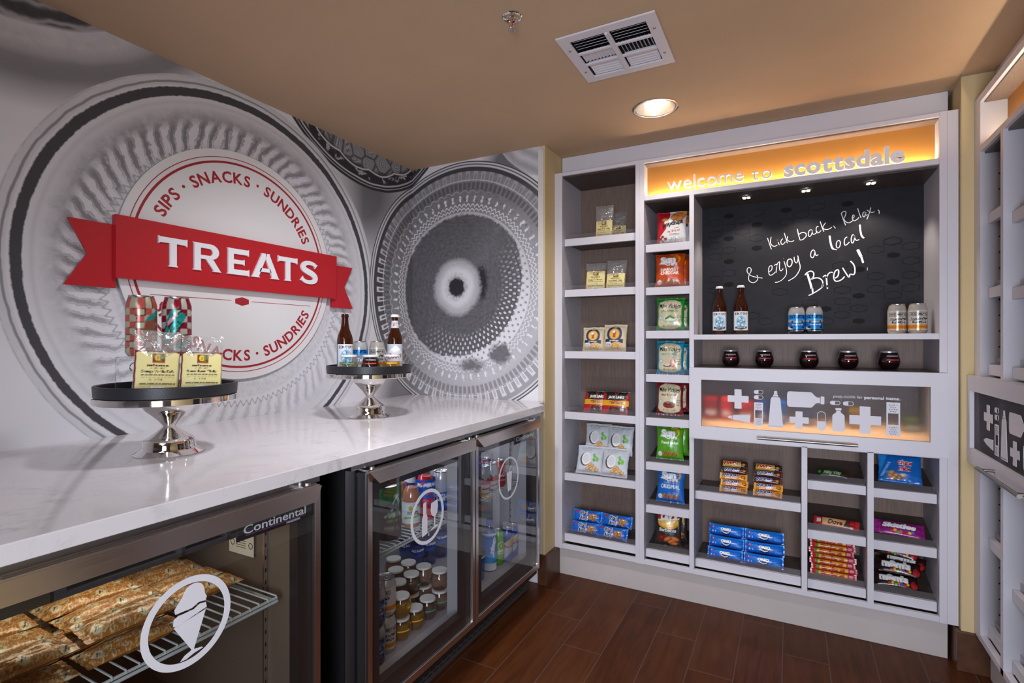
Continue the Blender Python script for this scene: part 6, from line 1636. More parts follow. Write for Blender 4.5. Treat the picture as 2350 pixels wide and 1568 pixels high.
# --- coconut chips, two in front, two behind and higher
c0 = pouch_mesh('coconut_chip_bag', 0.140, 0.150, 0.040, cv_coconut(), 'c9ccd3', m_matte, 5, 0.06, 0, 0.05)
put(c0, xat(1350, YS + .075), YS + .078, surf('A', 4) + .002, 0.50, 0.10, 'white coconut chip bag, front left of four on the fifth left shelf', 'snack bag', 'coconut chip bags')
dup(c0, (xat(1408, YS + .075), YS + .074, surf('A', 4) + .002), (-0.46, 0, 0.0), 'white coconut chip bag, front right of four on the fifth left shelf')
dup(c0, (xat(1368, YS + .15), YS + .174, surf('A', 4) + .100), (-0.30, 0, 0.10), 'white coconut chip bag, back left of four on the fifth left shelf')
dup(c0, (xat(1420, YS + .15), YS + .158, surf('A', 4) + .098), (-0.25, 0, -0.06), 'white coconut chip bag, back right of four on the fifth left shelf')
acrylic_stand(ux(0.245), YS + .182, surf('A', 4), 0.26, 0.22, 0.42, 'clear acrylic display stand behind the four white coconut chip bags')
# --- cookie packs
a0 = pouch_mesh('cookie_pack', 0.158, 0.062, 0.040, cv_ahoy(), '0a5cba', m_foil, 6, 0.0, 0.05, 0.06, 72, 32, 0.06)
put(a0, xat(1343, YS + .075), YS + .080, surf('A', 5) + .001, 0.45, 0.06, 'blue chocolate chip cookie pack, lower left of four on the bottom left shelf', 'cookie pack', 'chocolate chip cookie packs')
dup(a0, (xat(1404, YS + .075), YS + .074, surf('A', 5) + .001), (-0.45, 0, -0.02), 'blue chocolate chip cookie pack, lower right of four on the bottom left shelf')
dup(a0, (xat(1347, YS + .12), YS + .122, surf('A', 5) + .050), (-0.45, 0, 0.05), 'blue chocolate chip cookie pack, upper left of four on the bottom left shelf')
dup(a0, (xat(1415, YS + .12), YS + .118, surf('A', 5) + .050), (-0.45, 0, -0.03), 'blue chocolate chip cookie pack, upper right of four on the bottom left shelf')
acrylic_stand(ux(0.245), YS + .165, surf('A', 5), 0.26, 0.19, 0.42, 'clear acrylic display stand behind the blue chocolate chip cookie packs')
# --- crisp bags, one kind per shelf, a second bag peeping out behind each
crisps = [
    (cv_popchips(), 'a81428', 1541, 0.143, 0.170, 'red and white barbeque popped chip bag on the top shelf of the narrow column', 'chip bag behind the red and white popped chip bag'),
    (cv_sun('c4460c', 'a83408', 'HARVEST|CHEDDAR', 'f4ece4'), 'b03c0a', 1537, 0.143, 0.172, 'orange harvest cheddar multigrain chip bag', 'orange chip bag tucked behind the harvest cheddar one'),
    (cv_vickie('1f8a2c', 'JALAPENO', '3a8a3a', 'pepper'), '1f8a2c', 1538, 0.138, 0.165, 'cream and green jalapeno kettle chip bag', 'green chip bag tucked behind the jalapeno one'),
    (cv_vickie('0a86a8', 'SEA SALT & VINEGAR', '2a8a9a', 'cruet'), '0a86a8', 1538, 0.132, 0.165, 'cream and turquoise sea salt and vinegar kettle chip bag', 'turquoise chip bag tucked behind the sea salt and vinegar one'),
    (cv_vickie('7a1622', 'SMOKEHOUSE BBQ', '7a2a1a', 'bowl'), '7a1622', 1537, 0.132, 0.165, 'cream and maroon smokehouse kettle chip bag', 'maroon chip bag tucked behind the smokehouse one'),
    (cv_sun('4f9a14', '2f7a10', 'French Onion', 'f0f0e0'), '3f8a12', 1537, 0.132, 0.158, 'green french onion multigrain chip bag', 'green chip bag lying behind the french onion one'),
    (cv_sun('1262b4', '0a4a90', '', 'ffffff', True), '0e58a6', 1538, 0.138, 0.160, 'blue original multigrain chip bag', None),
    (cv_lays(), '2a2523', 1533, 0.132, 0.160, 'charcoal barbecue potato chip bag on the bottom shelf of the narrow column', 'charcoal chip bag tucked behind the barbecue one'),
]
for k, (cv, bk, u, W, H, lab, lab2) in enumerate(crisps):
    lean = (0.16, 0.14, 0.10, 0.10, 0.12, 0.16, 0.20, 0.16)[k]
    o = pouch_mesh('chip_bag', W, H, 0.050, cv, bk, m_foil, 20 + k, 0.055, 0, 0.09)
    put(o, xat(u, YS + .085), YS + .083, surf('B', k, .083) + (.006 if k > 3 else .001), lean, (0.10, .04, -.03, .02, .0, .03, -.02, .05)[k], lab, 'snack bag', 'chip bags in the narrow column')
    if lab2:
        dup(o, (xat(u, YS + .085) + .016, YS + .152, surf('B', k, .152) + (.010 if k > 3 else .003)), (-0.10, 0, -0.10), lab2).scale = (1, 1, 0.90)
# --- candy bars in two leaning stacks
bars = {'pb': (cv_bar('e08a1a', 'SNICKERS', '1c2a7a', 'f4f0ee', ('e8a02a', 'e8941a'), 'peanut butter'), 'c87a1a'), 'dk': (cv_bar('4a1c14', 'SNICKERS', '1c2a7a', 'f4f0ee', ('3a1a14', '4a1c14')), '4a1c14'), 'tw': (cv_bar('c89a3a', 'TWIX', 'b8141c', 'f0d890', ('2a120c', '2a120c')), 'b88a30')}
proto = {k: pouch_mesh('candy_bar', 0.118, 0.029, 0.020, cv, bk, m_foil, 40, 0.0, 0.07, 0.05, 96, 20, 0.05) for k, (cv, bk) in bars.items()}
used = set()
nm = {'pb': 'orange peanut butter caramel bar', 'dk': 'dark brown nougat bar', 'tw': 'gold and red twin biscuit bar'}
pos = ('lowest', 'second from the bottom', 'third from the bottom', 'fourth from the bottom', 'topmost')
for si, (u, seq) in enumerate(((1683, ('pb', 'pb', 'pb', 'dk', 'tw')), (1761, ('pb', 'pb', 'dk', 'dk', 'tw')))):
    for i, kk in enumerate(seq):
        y = YS + .082 + i * .0145; z = surf('C', 0) + .002 + i * .0262
        lab = f'{nm[kk]}, {pos[i]} in the {("left", "right")[si]} candy stack'
        loc = (xat(u, YS + .09) + (0, .003, -.002, .002, -.001)[i], y, z)
        if kk in used: dup(proto[kk], loc, (-0.50, 0, -0.03 + .02 * (i % 2)), lab)
        else: put(proto[kk], *loc, 0.50, 0.02, lab, 'candy bar', 'candy bars in the two stacks'); used.add(kk)
acrylic_stand(xat(1722, YS + .14), YS + .125, surf('C', 0), 0.27, 0.21, 0.48, 'clear acrylic display stand behind the two candy bar stacks')
# --- sandwich cookies, two stacks of three
o0 = pouch_mesh('sandwich_cookie_pack', 0.152, 0.050, 0.044, cv_oreo(), '0a5cc0', m_foil, 60, 0.0, 0.045, 0.05, 88, 30, 0.05)
k = 0
for si, u in enumerate((1664, 1752)):
    for i in range(3):
        loc = (xat(u, YS + .09) + (0, .004, .001)[i], YS + .082 + i * .022, surf('C', 1) + .002 + i * .0475)
        lab = f'blue sandwich cookie pack, {("bottom", "middle", "top")[i]} of the {("left", "right")[si]} stack'
        if k == 0: put(o0, *loc, 0.35, 0.0, lab, 'cookie pack', 'sandwich cookie packs')
        else: dup(o0, loc, (-0.35, 0, (-.03, .02)[si]), lab).scale = (1.0 + .06 * si, 1, 1)
        k += 1
acrylic_stand(xat(1705, YS + .15), YS + .150, surf('C', 1), 0.28, 0.22, 0.42, 'clear acrylic display stand behind the blue sandwich cookie stacks')
# --- single bars and bags in the small cubbies
def flat(o, x, y, col, k, lift, lab, cat, rz=0.0, lean=1.15, group=None):
    return put(o, x, y, surf(col, k, y - YS) + lift, lean, rz, lab, cat, group)
flat(pouch_mesh('candy_bar', 0.120, 0.034, 0.018, cv_milky(), '1c2a18', m_foil, 70, 0.0, 0.06, 0.05, 80, 18, 0.05), xat(1912, YS + .08), YS + .075, 'D', 0, .008, 'dark green wrapped caramel bar alone in the top small cubby', 'candy bar', -0.05, 0.75)
flat(pouch_mesh('candy_bar', 0.165, 0.036, 0.016, cv_dove(), 'a81420', m_foil, 71, 0.0, 0.09, -0.10, 96, 18, 0.05), xat(1918, YS + .085), YS + .075, 'D', 1, .008, 'red and tan chocolate bar alone in the middle small cubby', 'candy bar', -0.12, 0.70)
s0 = pouch_mesh('fruit_chew_pack', 0.168, 0.022, 0.020, cv_starburst(), 'b0341c', m_foil, 72, 0.0, 0.05, 0.0, 110, 16, 0.03)
for i in range(7):
    loc = (xat(1912, YS + .08) + (0, .004, -.002, .003, -.004, .002, .0)[i], YS + .080 + i * .0135, surf('D', 2, .080 + i * .0135) + .001 + i * .0155)
    lab = f'red and yellow fruit chew pack, {("lowest", "second", "third", "fourth", "fifth", "sixth", "topmost")[i]} layer of the pile'
    if i == 0: put(s0, *loc, 0.30, 0.0, lab, 'candy pack', 'fruit chew packs')
    else: dup(s0, loc, (-0.30, 0, (-.04, .03, 0)[i % 3]), lab)
flat(pouch_mesh('snack_mix_bag', 0.145, 0.128, 0.034, cv_chex(), '0c62b4', m_foil, 73, 0.05, 0, 0.04), xat(2064, YS + .09), YS + .075, 'E', 0, .014, 'blue snack mix bag lying tilted in the top right cubby', 'snack bag', -0.10, 0.62)
flat(pouch_mesh('candy_bag', 0.165, 0.062, 0.026, cv_skittles(), '8a1470', m_foil, 74, 0.0, 0.06, 0.0, 88, 30, 0.06), xat(2062, YS + .085), YS + .075, 'E', 1, .012, 'purple fruit candy bag lying in the middle right cubby', 'candy bag', -0.12, 0.85)
m0 = pouch_mesh('candy_bag', 0.150, 0.058, 0.024, cv_mm(), '24120d', m_foil, 75, 0.0, 0.06, 0.0, 88, 30, 0.06)
mm = [(2056, .072, .010, 0.95, -.02, 'lowest brown chocolate candy bag in the bottom right cubby'), (2060, .108, .044, 0.80, -.12, 'brown chocolate candy bag, second from the bottom in the bottom right cubby'), (2070, .150, .052, 0.9, -.30, 'brown chocolate candy bag sticking out to the right of the pile'),
      (2054, .152, .090, 0.7, -.25, 'brown chocolate candy bag on top of the pile in the bottom right cubby'), (2046, .195, .140, 0.6, -.30, 'brown chocolate candy bag deepest in the bottom right cubby')]
for i, (u, y, lift, lean, rz, lab) in enumerate(mm):
    loc = (xat(u, YS + y), YS + y, surf('E', 2, y) + lift)
    if i == 0: put(m0, *loc, lean, rz, lab, 'candy bag', 'chocolate candy bags')
    else: dup(m0, loc, (-lean, 0, rz), lab)
# --- chalkboard niche
ZN = 1.2495
sb = longneck('beer_bottle', 'amber beer bottle with white and blue label, left of two by the chalkboard', 'bottle', cv_sonoran(), loc=(xat(1651, YS + .14), YS + .14, ZN), rz=0.12)
dup(sb, (xat(1700, YS + .14), YS + .14, ZN), 0.12, 'amber beer bottle with white and blue label, right of two by the chalkboard')
kc = can('beer_can', 'blue beer can in front of the chalkboard, left of the blue pair', 'can', cv_tower(), 0.0335, 0.122, (xat(1828, YS + .13), YS + .13, ZN), 0.1)
dup(kc, (xat(1868.5, YS + .13), YS + .13, ZN), 0.1, 'blue beer can in front of the chalkboard, right of the blue pair')
bc = can('beer_can', 'white and orange beer can in the chalkboard corner, left of its pair', 'can', cv_blonde(), 0.0325, 0.122, (xat(2058.5, YS + .115), YS + .115, ZN), 0.05)
dup(bc, (xat(2105.5, YS + .10), YS + .10, ZN), 0.05, 'white and orange beer can in the chalkboard corner, right of its pair')
wg = None
for i, u in enumerate((1677, 1754, 1856, 1946, 2040)):
    loc = (xat(u, YS + .13), YS + .13, 1.102)
    lab = f'sealed tumbler of red wine under the chalkboard, {("first", "second", "third", "fourth", "fifth")[i]} from the left'
    if i == 0: wg = tumbler('wine_tumbler', lab, 'wine glass', m_wine_red, m_band_red, m_lidsilver, loc, 0.1, 'red wine tumblers under the chalkboard', 0.040, 0.076, 0.93)
    else: dup(wg, loc, 0.1 + .04 * i, lab)
# --- boxes of personal items behind the frosted pane
def carton(x, y, w_, d, h, col, label):
    z = 0.806 + (y - YS - .02) * .206
    o = MB().box(-w_ / 2, w_ / 2, -d / 2, d / 2, 0, h).box(-w_ / 2 + .006, w_ / 2 - .006, -d / 2 - .0003, -d / 2, h * .2, h * .45, 1).build('toiletry_box', [M('carton_' + col, hx(col), 0.5), M('carton_white', (0.7, 0.7, 0.7), 0.5)], bevel=0.001)
    o.location = (x, y, z + d * .11); o.rotation_euler = (0.2, 0, 0)
    return tag(o, label, 'box', 'toiletry boxes behind the frosted door')
carton(ux(0.745), YS + .20, 0.06, 0.05, 0.10, 'a01a20', 'dark red box at the far left behind the frosted pane')
carton(ux(0.815), YS + .20, 0.045, 0.05, 0.10, 'd8281e', 'bright red box behind the frosted pane, second from its left end')
carton(ux(0.90), YS + .20, 0.06, 0.05, 0.085, 'b01c22', 'short red box behind the frosted pane, beside the blue ones')
carton(ux(0.968), YS + .20, 0.035, 0.05, 0.09, '1a4aa0', 'narrow dark blue box behind the frosted pane')
carton(ux(1.035), YS + .20, 0.06, 0.05, 0.095, '1468c0', 'wide blue box behind the frosted pane')
carton(ux(1.15), YS + .20, 0.05, 0.05, 0.05, '2a3a5a', 'low navy box behind the middle of the frosted pane')
carton(ux(1.335), YS + .20, 0.05, 0.05, 0.075, '8a6a14', 'mustard box behind the right half of the frosted pane')
carton(ux(1.53), YS + .20, 0.05, 0.05, 0.05, '4a5a1e', 'olive box at the far right behind the frosted pane')
# --- one red packet on the unit at the right edge
rp = pouch_mesh('snack_packet', 0.12, 0.10, 0.03, cv_jerky(), 'a81020', m_foil, 80, 0.05, 0, 0.03)
put(rp, 0.600 + 0.082, 2.504 - 0.365, 0.400 + 0.0318, 0.5, -PI / 2, 'red snack packet on a low shelf at the right edge of the photo', 'snack bag')

# ---------------------------------------------------------------- pedestal stands on the counter
ZC = 0.9150
def pedestal(x, y, k, lab, name='pedestal_stand'):
    R = empty(name, lab, 'display stand', (x, y, ZC))
    MB().lathe([(0.0005, 0.001), (0.060, 0.0), (0.083, 0.0), (0.0835, 0.0015), (0.074, 0.006), (0.0655, 0.012), (0.0625, 0.020), (0.061, 0.034 * k), (0.0565, 0.041 * k), (0.046, 0.047 * k), (0.030, 0.059 * k), (0.017, 0.0705 * k), (0.0145, 0.074 * k), (0.016, 0.0765 * k), (0.028, 0.092 * k), (0.046, 0.109 * k), (0.058, 0.120 * k), (0.0635, 0.130 * k), (0.067, 0.138 * k), (0.068, 0.142 * k), (0.0005, 0.142 * k)], 72, close=False).build('stem', m_chrome, R, smooth=True, local=True, sharp=0.5)
    z = 0.142 * k
    MB().lathe([(0.0005, z), (0.158, z), (0.165, z + .001), (0.1675, z + .003), (0.1675, z + .0165), (0.166, z + .0180), (0.0005, z + .0182)], 96, close=False).build('plate', m_chrome, R, smooth=True, local=True, sharp=0.5)
    return ZC + z + .0186
def tray(x, y, z, lab):
    o = MB().lathe([(0.0005, 0), (0.163, 0), (0.165, 0.002), (0.1665, 0.026), (0.1665, 0.0285), (0.1650, 0.030), (0.1590, 0.030), (0.1575, 0.0285), (0.1555, 0.006), (0.0005, 0.0055)], 96, close=False).build('round_tray', M('black_leather', (0.0135, 0.0145, 0.019), 0.42, nscale=300, namt=0.25, bumps=0.15), smooth=True, sharp=0.5)
    o.location = (x, y, z)
    return tag(o, lab, 'tray')
S1, S2 = (-1.500, 0.835), (-1.506, 1.617)
z1 = pedestal(*S1, 0.985, 'chrome pedestal stand nearer the camera, carrying taffy bags and tall cans')
tray(*S1, z1, 'round black tray under the taffy bags and tall cans')
z2 = pedestal(*S2, 1.12, 'chrome pedestal stand farther along the counter, carrying beer bottles and wine cups')
tray(*S2, z2, 'round black tray under the beer bottles and wine cups')
t1z, t2z = z1 + .0062, z2 + .0062
# facing direction of the things on the stands: towards the room
FA = math.atan2(-S1[0], S1[1]) * 0 + 1.02
def at(S, a, b):
    """a = sideways to the right, b = towards the room, as seen from the middle of the alcove"""
    d = Vector((-S[0], -S[1])).normalized(); r = Vector((-d.y, d.x))
    return S[0] + r.x * a + d.x * b, S[1] + r.y * a + d.y * b
def face(S): return math.atan2(-S[1], -S[0]) + PI / 2
f1, f2 = face(S1), face(S2)
# clear riser box with a wire price hook
rx, ry = at(S1, -0.036, -0.045)
RB = empty('acrylic_riser', 'clear acrylic riser box on the near tray, under the tall cans', 'riser', (rx, ry, t1z), f1)
w_, d_, h_ = 0.166, 0.090, 0.098
MB().box(-w_ / 2, w_ / 2, -d_ / 2, d_ / 2, h_ - .003, h_).box(-w_ / 2, -w_ / 2 + .003, -d_ / 2, d_ / 2, 0, h_ - .003).box(w_ / 2 - .003, w_ / 2, -d_ / 2, d_ / 2, 0, h_ - .003).build('riser_sheet', m_acry, RB, local=True)
px, py = at(S1, -0.075, 0.050)
HK = empty('wire_card_holder', 'small wire card holder loop at the left of the near tray', 'card holder', (px, py, t1z), f1)
mb = MB(); mb.tube([(0, 0, 0.0), (0, 0, .06)] + [(0.010 * math.sin(a) + (0.0), 0, .072 - .0115 * math.cos(a)) for a in np.linspace(0.25, 2 * PI - .6, 14)], 0.0016, 8); mb.lathe([(0.0003, .0), (0.010, 0), (0.010, .002), (0.0003, .003)], 20)
mb.build('bent_wire', m_steel, HK, smooth=True, local=True)
cx, cy = at(S1, -0.064, -0.045)
can('tall_tea_can', 'tall pink checked drink can on the left of the clear riser', 'can', cv_az('b8544e', True), 0.0365, 0.166, (cx, cy, t1z + h_ + .0005), f1, span=2.5)
cx, cy = at(S1, 0.018, -0.050)
can('tall_tea_can', 'tall crimson checked drink can with teal lettering on the clear riser', 'can', cv_az('8a0a2a', False), 0.0365, 0.166, (cx, cy, t1z + h_ + .0005), f1, span=2.5)
tg = taffy('taffy_bag', 'Orange Vanilla Taffy', 0, 'clear bag of orange vanilla taffy leaning on the near counter tray, left one', None, 5, 0.098, 0.162)
x_, y_ = at(S1, -0.030, 0.072); tg.location = (x_, y_, t1z + .005); tg.rotation_euler = Euler((-0.16, 0.06, f1 + .10))
tg = taffy('taffy_bag', 'Root Beer Taffy', 1, 'clear bag of root beer taffy leaning on the near counter tray, right one', None, 6, 0.094, 0.150)
x_, y_ = at(S1, 0.070, 0.080); tg.location = (x_, y_, t1z + .005); tg.rotation_euler = Euler((-0.20, 0.04, f1 - .06))
# far tray
x_, y_ = at(S2, -0.095, 0.005)
b = longneck('beer_bottle', 'capless amber beer bottle with white and blue label on the far counter tray', 'bottle', cv_sonoran(), cap=False, loc=(x_, y_, t2z), rz=f2 + .2)
cvb = Cv(1.05, 'b8bcc4', 120); cvb.poly([(.0, .0), (1.05, .0), (1.05, .55), (.72, .78), (.55, .95), (.40, .82), (.0, .62)], 'd4d8de'); cvb.poly([(.3, .75), (.55, .95), (.8, .75), (.55, .66)], 'f2f4f6'); cvb.text('Coors', .52, .36, .24, 'a0121c', .8, .03, .3, .12); cvb.lines(.1, .95, .10, .22, 2, '4a5a80', 3)
cvn = Cv(2.0, 'c2c0c2', 40); cvn.text('LIGHT', 1.0, .3, .4, 'a0121c', .9, .03)
x_, y_ = at(S2, 0.100, 0.000)
longneck('beer_bottle', 'amber beer bottle with silver mountain label and neck wrap on the far counter tray', 'bottle', cvb, neck=cvn, loc=(x_, y_, t2z), rz=f2)
x_, y_ = at(S2, -0.040, -0.075); kc2 = dup(kc, (x_, y_, t2z), f2, 'blue beer can at the back of the far counter tray')
x_, y_ = at(S2, 0.031, -0.070); dup(bc, (x_, y_, t2z), f2, 'white and orange beer can at the back of the far counter tray')
x_, y_ = at(S2, -0.078, 0.088); tumbler('wine_cup', 'sealed cup of white wine with teal band on the far counter tray', 'wine cup', m_wine_white, m_band_teal, m_lidwhite, (x_, y_, t2z), f2, None, 0.0385, 0.066, 0.62, '', 1)
x_, y_ = at(S2, 0.004, 0.098); tumbler('wine_cup', 'sealed cup of red wine, middle of three on the far counter tray', 'wine cup', m_wine_red, m_band_red, m_lidwhite, (x_, y_, t2z), f2, None, 0.0385, 0.066, 0.86, 'WOODBRIDGE', 1)
x_, y_ = at(S2, 0.084, 0.078); tumbler('wine_cup', 'sealed cup of golden wine with orange band on the far counter tray', 'wine cup', m_wine_gold, m_band_gold, m_lidwhite, (x_, y_, t2z), f2, None, 0.0385, 0.066, 0.62, '', 1)
x_, y_ = at(S2, -0.030, 0.040)
CD = empty('chalk_card', 'small grey chalk card between the cups on the far counter tray', 'sign card', (x_, y_, t2z), f2)
MB().hexa([(-.035, 0, 0), (.035, 0, 0), (.035, .003, 0), (-.035, .003, 0), (-.035, .012, .062), (.035, .012, .062), (.035, .015, .062), (-.035, .015, .062)]).build('card', M('grey_card', (0.16, 0.16, 0.18), 0.6), CD, local=True)
mb = MB(); f = lambda x, z, d: (x, -.0006 + z * .1935 - d, z)
for s_, zz, hh in (('Take', .040, .013), ('one', .018, .013)):
    V, T = text_fit(s_, 0, zz, hh, None, 0.0, .2); mb.tris2d(V, T, f, .0003)
mb.build('card_lettering', m_chalk, CD, local=True)

# ---------------------------------------------------------------- drinks in the fridge
ZF, ZS = 0.1955, 0.5565
def plastic_bottle(name, label, cat, liquid, cap, wrap=None, cv=None, H=0.20, r=0.031, loc=(0, 0, 0), rz=0.0, group=None, glassm=None, fill=.86):
    root = empty(name, label, cat, loc, rz, group)
    pr = [(.0003, .004), (r * .6, .0), (r * .93, .003), (r, .012), (r, H * .30), (r * .95, H * .34), (r, H * .38), (r, H * .60), (r * .93, H * .68), (r * .68, H * .78), (r * .44, H * .86), (r * .40, H * .90)]
    MB().lathe(pr, 32, close=False).build('bottle_wall', glassm or m_clear, root, smooth=True, local=True)
    if liquid:
        zf = H * fill; inn = [(max(a - .001, .0002), b + .0008) for a, b in pr if b < zf]; MB().lathe(inn + [(0.0003, inn[-1][1] + .0005)], 28, close=False).build('drink', liquid, root, smooth=True, local=True)
    if cv is not None:
        a, b_ = wrap; P = lathe_grid([(r * 1.012, a * H + (b_ - a) * H * i / 23) for i in range(24)], 56)
        grid_obj('bottle_label', [(P, wrap_cols(cv, 24, 56, span=2.8), True, 0)], m_paper, root)
    MB().lathe([(r * .46, H * .885), (r * .47, H * .89), (r * .47, H * .975), (r * .43, H), (.0003, H)], 28, close=False).build('screw_cap', cap, root, smooth=True, local=True)
    return root
RZ = PI / 2 - 0.6
m_juice = M('orange_pink_juice', (0.46, 0.17, 0.09), 0.2); m_redd = M('red_drink', (0.55, 0.012, 0.03), 0.15); m_teal_cap = M('teal_cap', (0.02, 0.2, 0.25), 0.4)
m_redcap = M('red_cap', (0.42, 0.01, 0.015), 0.3); m_greencap = M('dark_green_cap', (0.02, 0.10, 0.03), 0.35); m_tea = M('dark_tea', (0.040, 0.020, 0.014), 0.15); m_bluecap = M('blue_cap', (0.02, 0.10, 0.45), 0.4)
# big tea jug
cvj = Cv(1.1, '3a2a28', 150); cvj.rect(0, .70, 1.1, 1, '1c6a34'); cvj.poly([(0, .70), (.3, .62), (.5, .72), (.8, .60), (1.1, .7)], '1c6a34'); cvj.text('Green Tea', .6, .42, .10, 'a8c0a0', .62, .02); cvj.text('with GINSENG', .62, .34, .05, '6aa04a', .5, .02); cvj.text('tea', .6, .54, .10, 'c8d0c0', .25, .0, .3)
for (a, b_) in (((.62, .82), (.80, .82)), ((.66, .88), (.66, .78)), ((.76, .88), (.76, .78)), ((.71, .80), (.60, .70)), ((.71, .80), (.82, .70)), ((.64, .71), (.78, .71)), ((.71, .74), (.71, .63))): cvj.line([a, b_], .014, 'e8ece4')
cvj.lines(.3, .9, .10, .26, 3, '8a7a70', 4)
plastic_bottle('tea_jug', 'large dark green tea bottle at the front left of the upper fridge shelf', 'bottle', m_tea, m_greencap, (.04, .80), cvj, 0.225, 0.0415, (-1.195, yat(892, -1.195), ZS), RZ)
# juices
cvq = Cv(1.2, 'c4cbd0', 120); cvq.ell(.45, .72, .12, .14, 'c8a82a'); cvq.ell(.45, .72, .08, .09, '7a8a2a'); cvq.text('100%', .58, .42, .16, '2a3a2a', .55, .05); cvq.poly([(.1, .2), (1.1, .30), (1.1, .42), (.1, .30)], '6aa82a'); cvq.text('Welchs', .80, .80, .14, '4a3a80', .5, .03); cvq.lines(.2, 1.0, .05, .18, 3, '6a9a5a', 2)
jq = plastic_bottle('juice_bottle', 'white-capped juice bottle with white and green label, front one on the upper fridge shelf', 'bottle', m_juice, m_capw, (.10, .52), cvq, 0.178, 0.032, (-1.200, yat(944, -1.200), ZS), RZ)
dup(jq, (-1.275, yat(917, -1.275), ZS), RZ, 'white-capped juice bottle with white and green label, right behind the tea bottle')
cvp = Cv(1.2, '0b3a9a', 120); cvp.text('POWERADE', .6, .62, .20, 'e8eef8', 1.0, .05); cvp.poly([(0, .0), (1.2, .0), (1.2, .35), (.6, .45), (0, .3)], '0f62c8'); cvp.ell(.35, .82, .09, .1, 'c81a2a'); cvp.ell(.7, .2, .15, .1, '8a1a4a')
pq = plastic_bottle('sports_drink_bottle', 'red sports drink with blue wrap and red cap, front one on the upper fridge shelf', 'bottle', m_redd, m_redcap, (.42, .74), cvp, 0.205, 0.037, (-1.205, yat(976, -1.205), ZS), RZ)
pq2 = dup(pq, (-1.290, yat(946, -1.29), ZS), RZ, 'red sports drink with blue wrap standing behind the white-capped juice')
# silver and blue cans behind
cvc = Cv(1.0, '2a4a9a', 100); cvc.rect(0, .55, 1, 1, 'b8b8bc'); cvc.text('LIGHT', .5, .3, .2, 'e8e8ee', .7, .05)
lc = None
for i, (u, X) in enumerate(((1004, -1.30), (1012, -1.215), (1016, -1.39))):
    loc = (X, yat(u, X), ZS); lab = ('blue and silver can in the second row of the upper fridge shelf', 'blue and silver can at the right end of the upper left fridge shelf', 'blue and silver can deepest on the upper left fridge shelf')[i]
    if lc is None: lc = can('soda_can', lab, 'can', cvc, 0.032, 0.155, loc, RZ, 'blue and silver cans')
    else: dup(lc, loc, RZ, lab)
# lower level, left door
dup(bc, (-1.186, yat(886, -1.186), ZF), RZ - .1, 'white and orange beer can at the bottom of a stack inside the left fridge door')
dup(bc, (-1.186, yat(886, -1.186), ZF + .1222), RZ - .9, 'white and orange beer can on top of a stack inside the left fridge door')
dup(kc, (-1.170, yat(886, -1.186) - .073, ZF), RZ, 'blue beer can at the bottom left inside the left fridge door')
dup(kc, (-1.170, yat(886, -1.186) - .073, ZF + .1222), RZ, 'blue beer can stacked at the left inside the left fridge door')
m_lidc = M('white_foil_lid', (0.62, 0.60, 0.57), 0.45)
Y0 = yat(886, -1.186) + .076
cups = [(0, 0, 2), (0, 1, 1), (0, 2, 1), (1, 1, 2), (1, 2, 2), (0, 3, 2), (1, 3, 2), (2, 3, 2), (2, 2, 2), (3, 3, 2), (2, 1, 2), (1, 0, 2), (2, 0, 2)]
cup = {}
rown = ('front', 'second', 'third', 'fourth')
for (a, b_, n) in cups:
    for q in range(n):
        kind = 'gold' if (a, b_) in ((0, 0), (0, 1)) else 'blush'
        loc = (-1.186 - a * .0755, Y0 + b_ * .0755, ZF + q * .0752)
        lab = f'lidded {"golden" if kind == "gold" else "pale"} wine cup, {rown[a]} row, {("first", "second", "third", "fourth")[b_]} from the beer cans, {"upper" if q else "lower"} layer'
        if kind not in cup:
            cup[kind] = tumbler('wine_cup', lab, 'wine cup', m_wine_gold if kind == 'gold' else m_wine_rose, m_band_gold if kind == 'gold' else m_band_teal, m_lidc, loc, RZ, 'wine cups in the fridge', 0.0365, 0.073, 0.80, '', 0)
        else: dup(cup[kind], loc, RZ + q, lab)
cva = Cv(1.2, '16307a', 100); cva.text('AQUAFINA', .6, .45, .2, 'e0e8f4', 1.0, .03); cva.poly([(0, .0), (1.2, .0), (1.2, .25), (.8, .35), (.4, .15), (0, .3)], '0f58b8')
wq = None
for i, (u, X) in enumerate(((957, -1.47), (985, -1.47), (1012, -1.47), (932, -1.55), (968, -1.55))):
    loc = (X, yat(u, X), ZF); lab = f'navy-labelled water bottle at the back of the fridge, {("first", "second", "third")[i] + " in the nearer row" if i < 3 else ("first", "second")[i - 3] + " in the rear row"}'
    if wq is None: wq = plastic_bottle('water_bottle', lab, 'bottle', None, m_capw, (.34, .60), cva, 0.205, 0.031, loc, RZ, 'water bottles in the fridge', m_water)
    else: dup(wq, loc, RZ, lab)
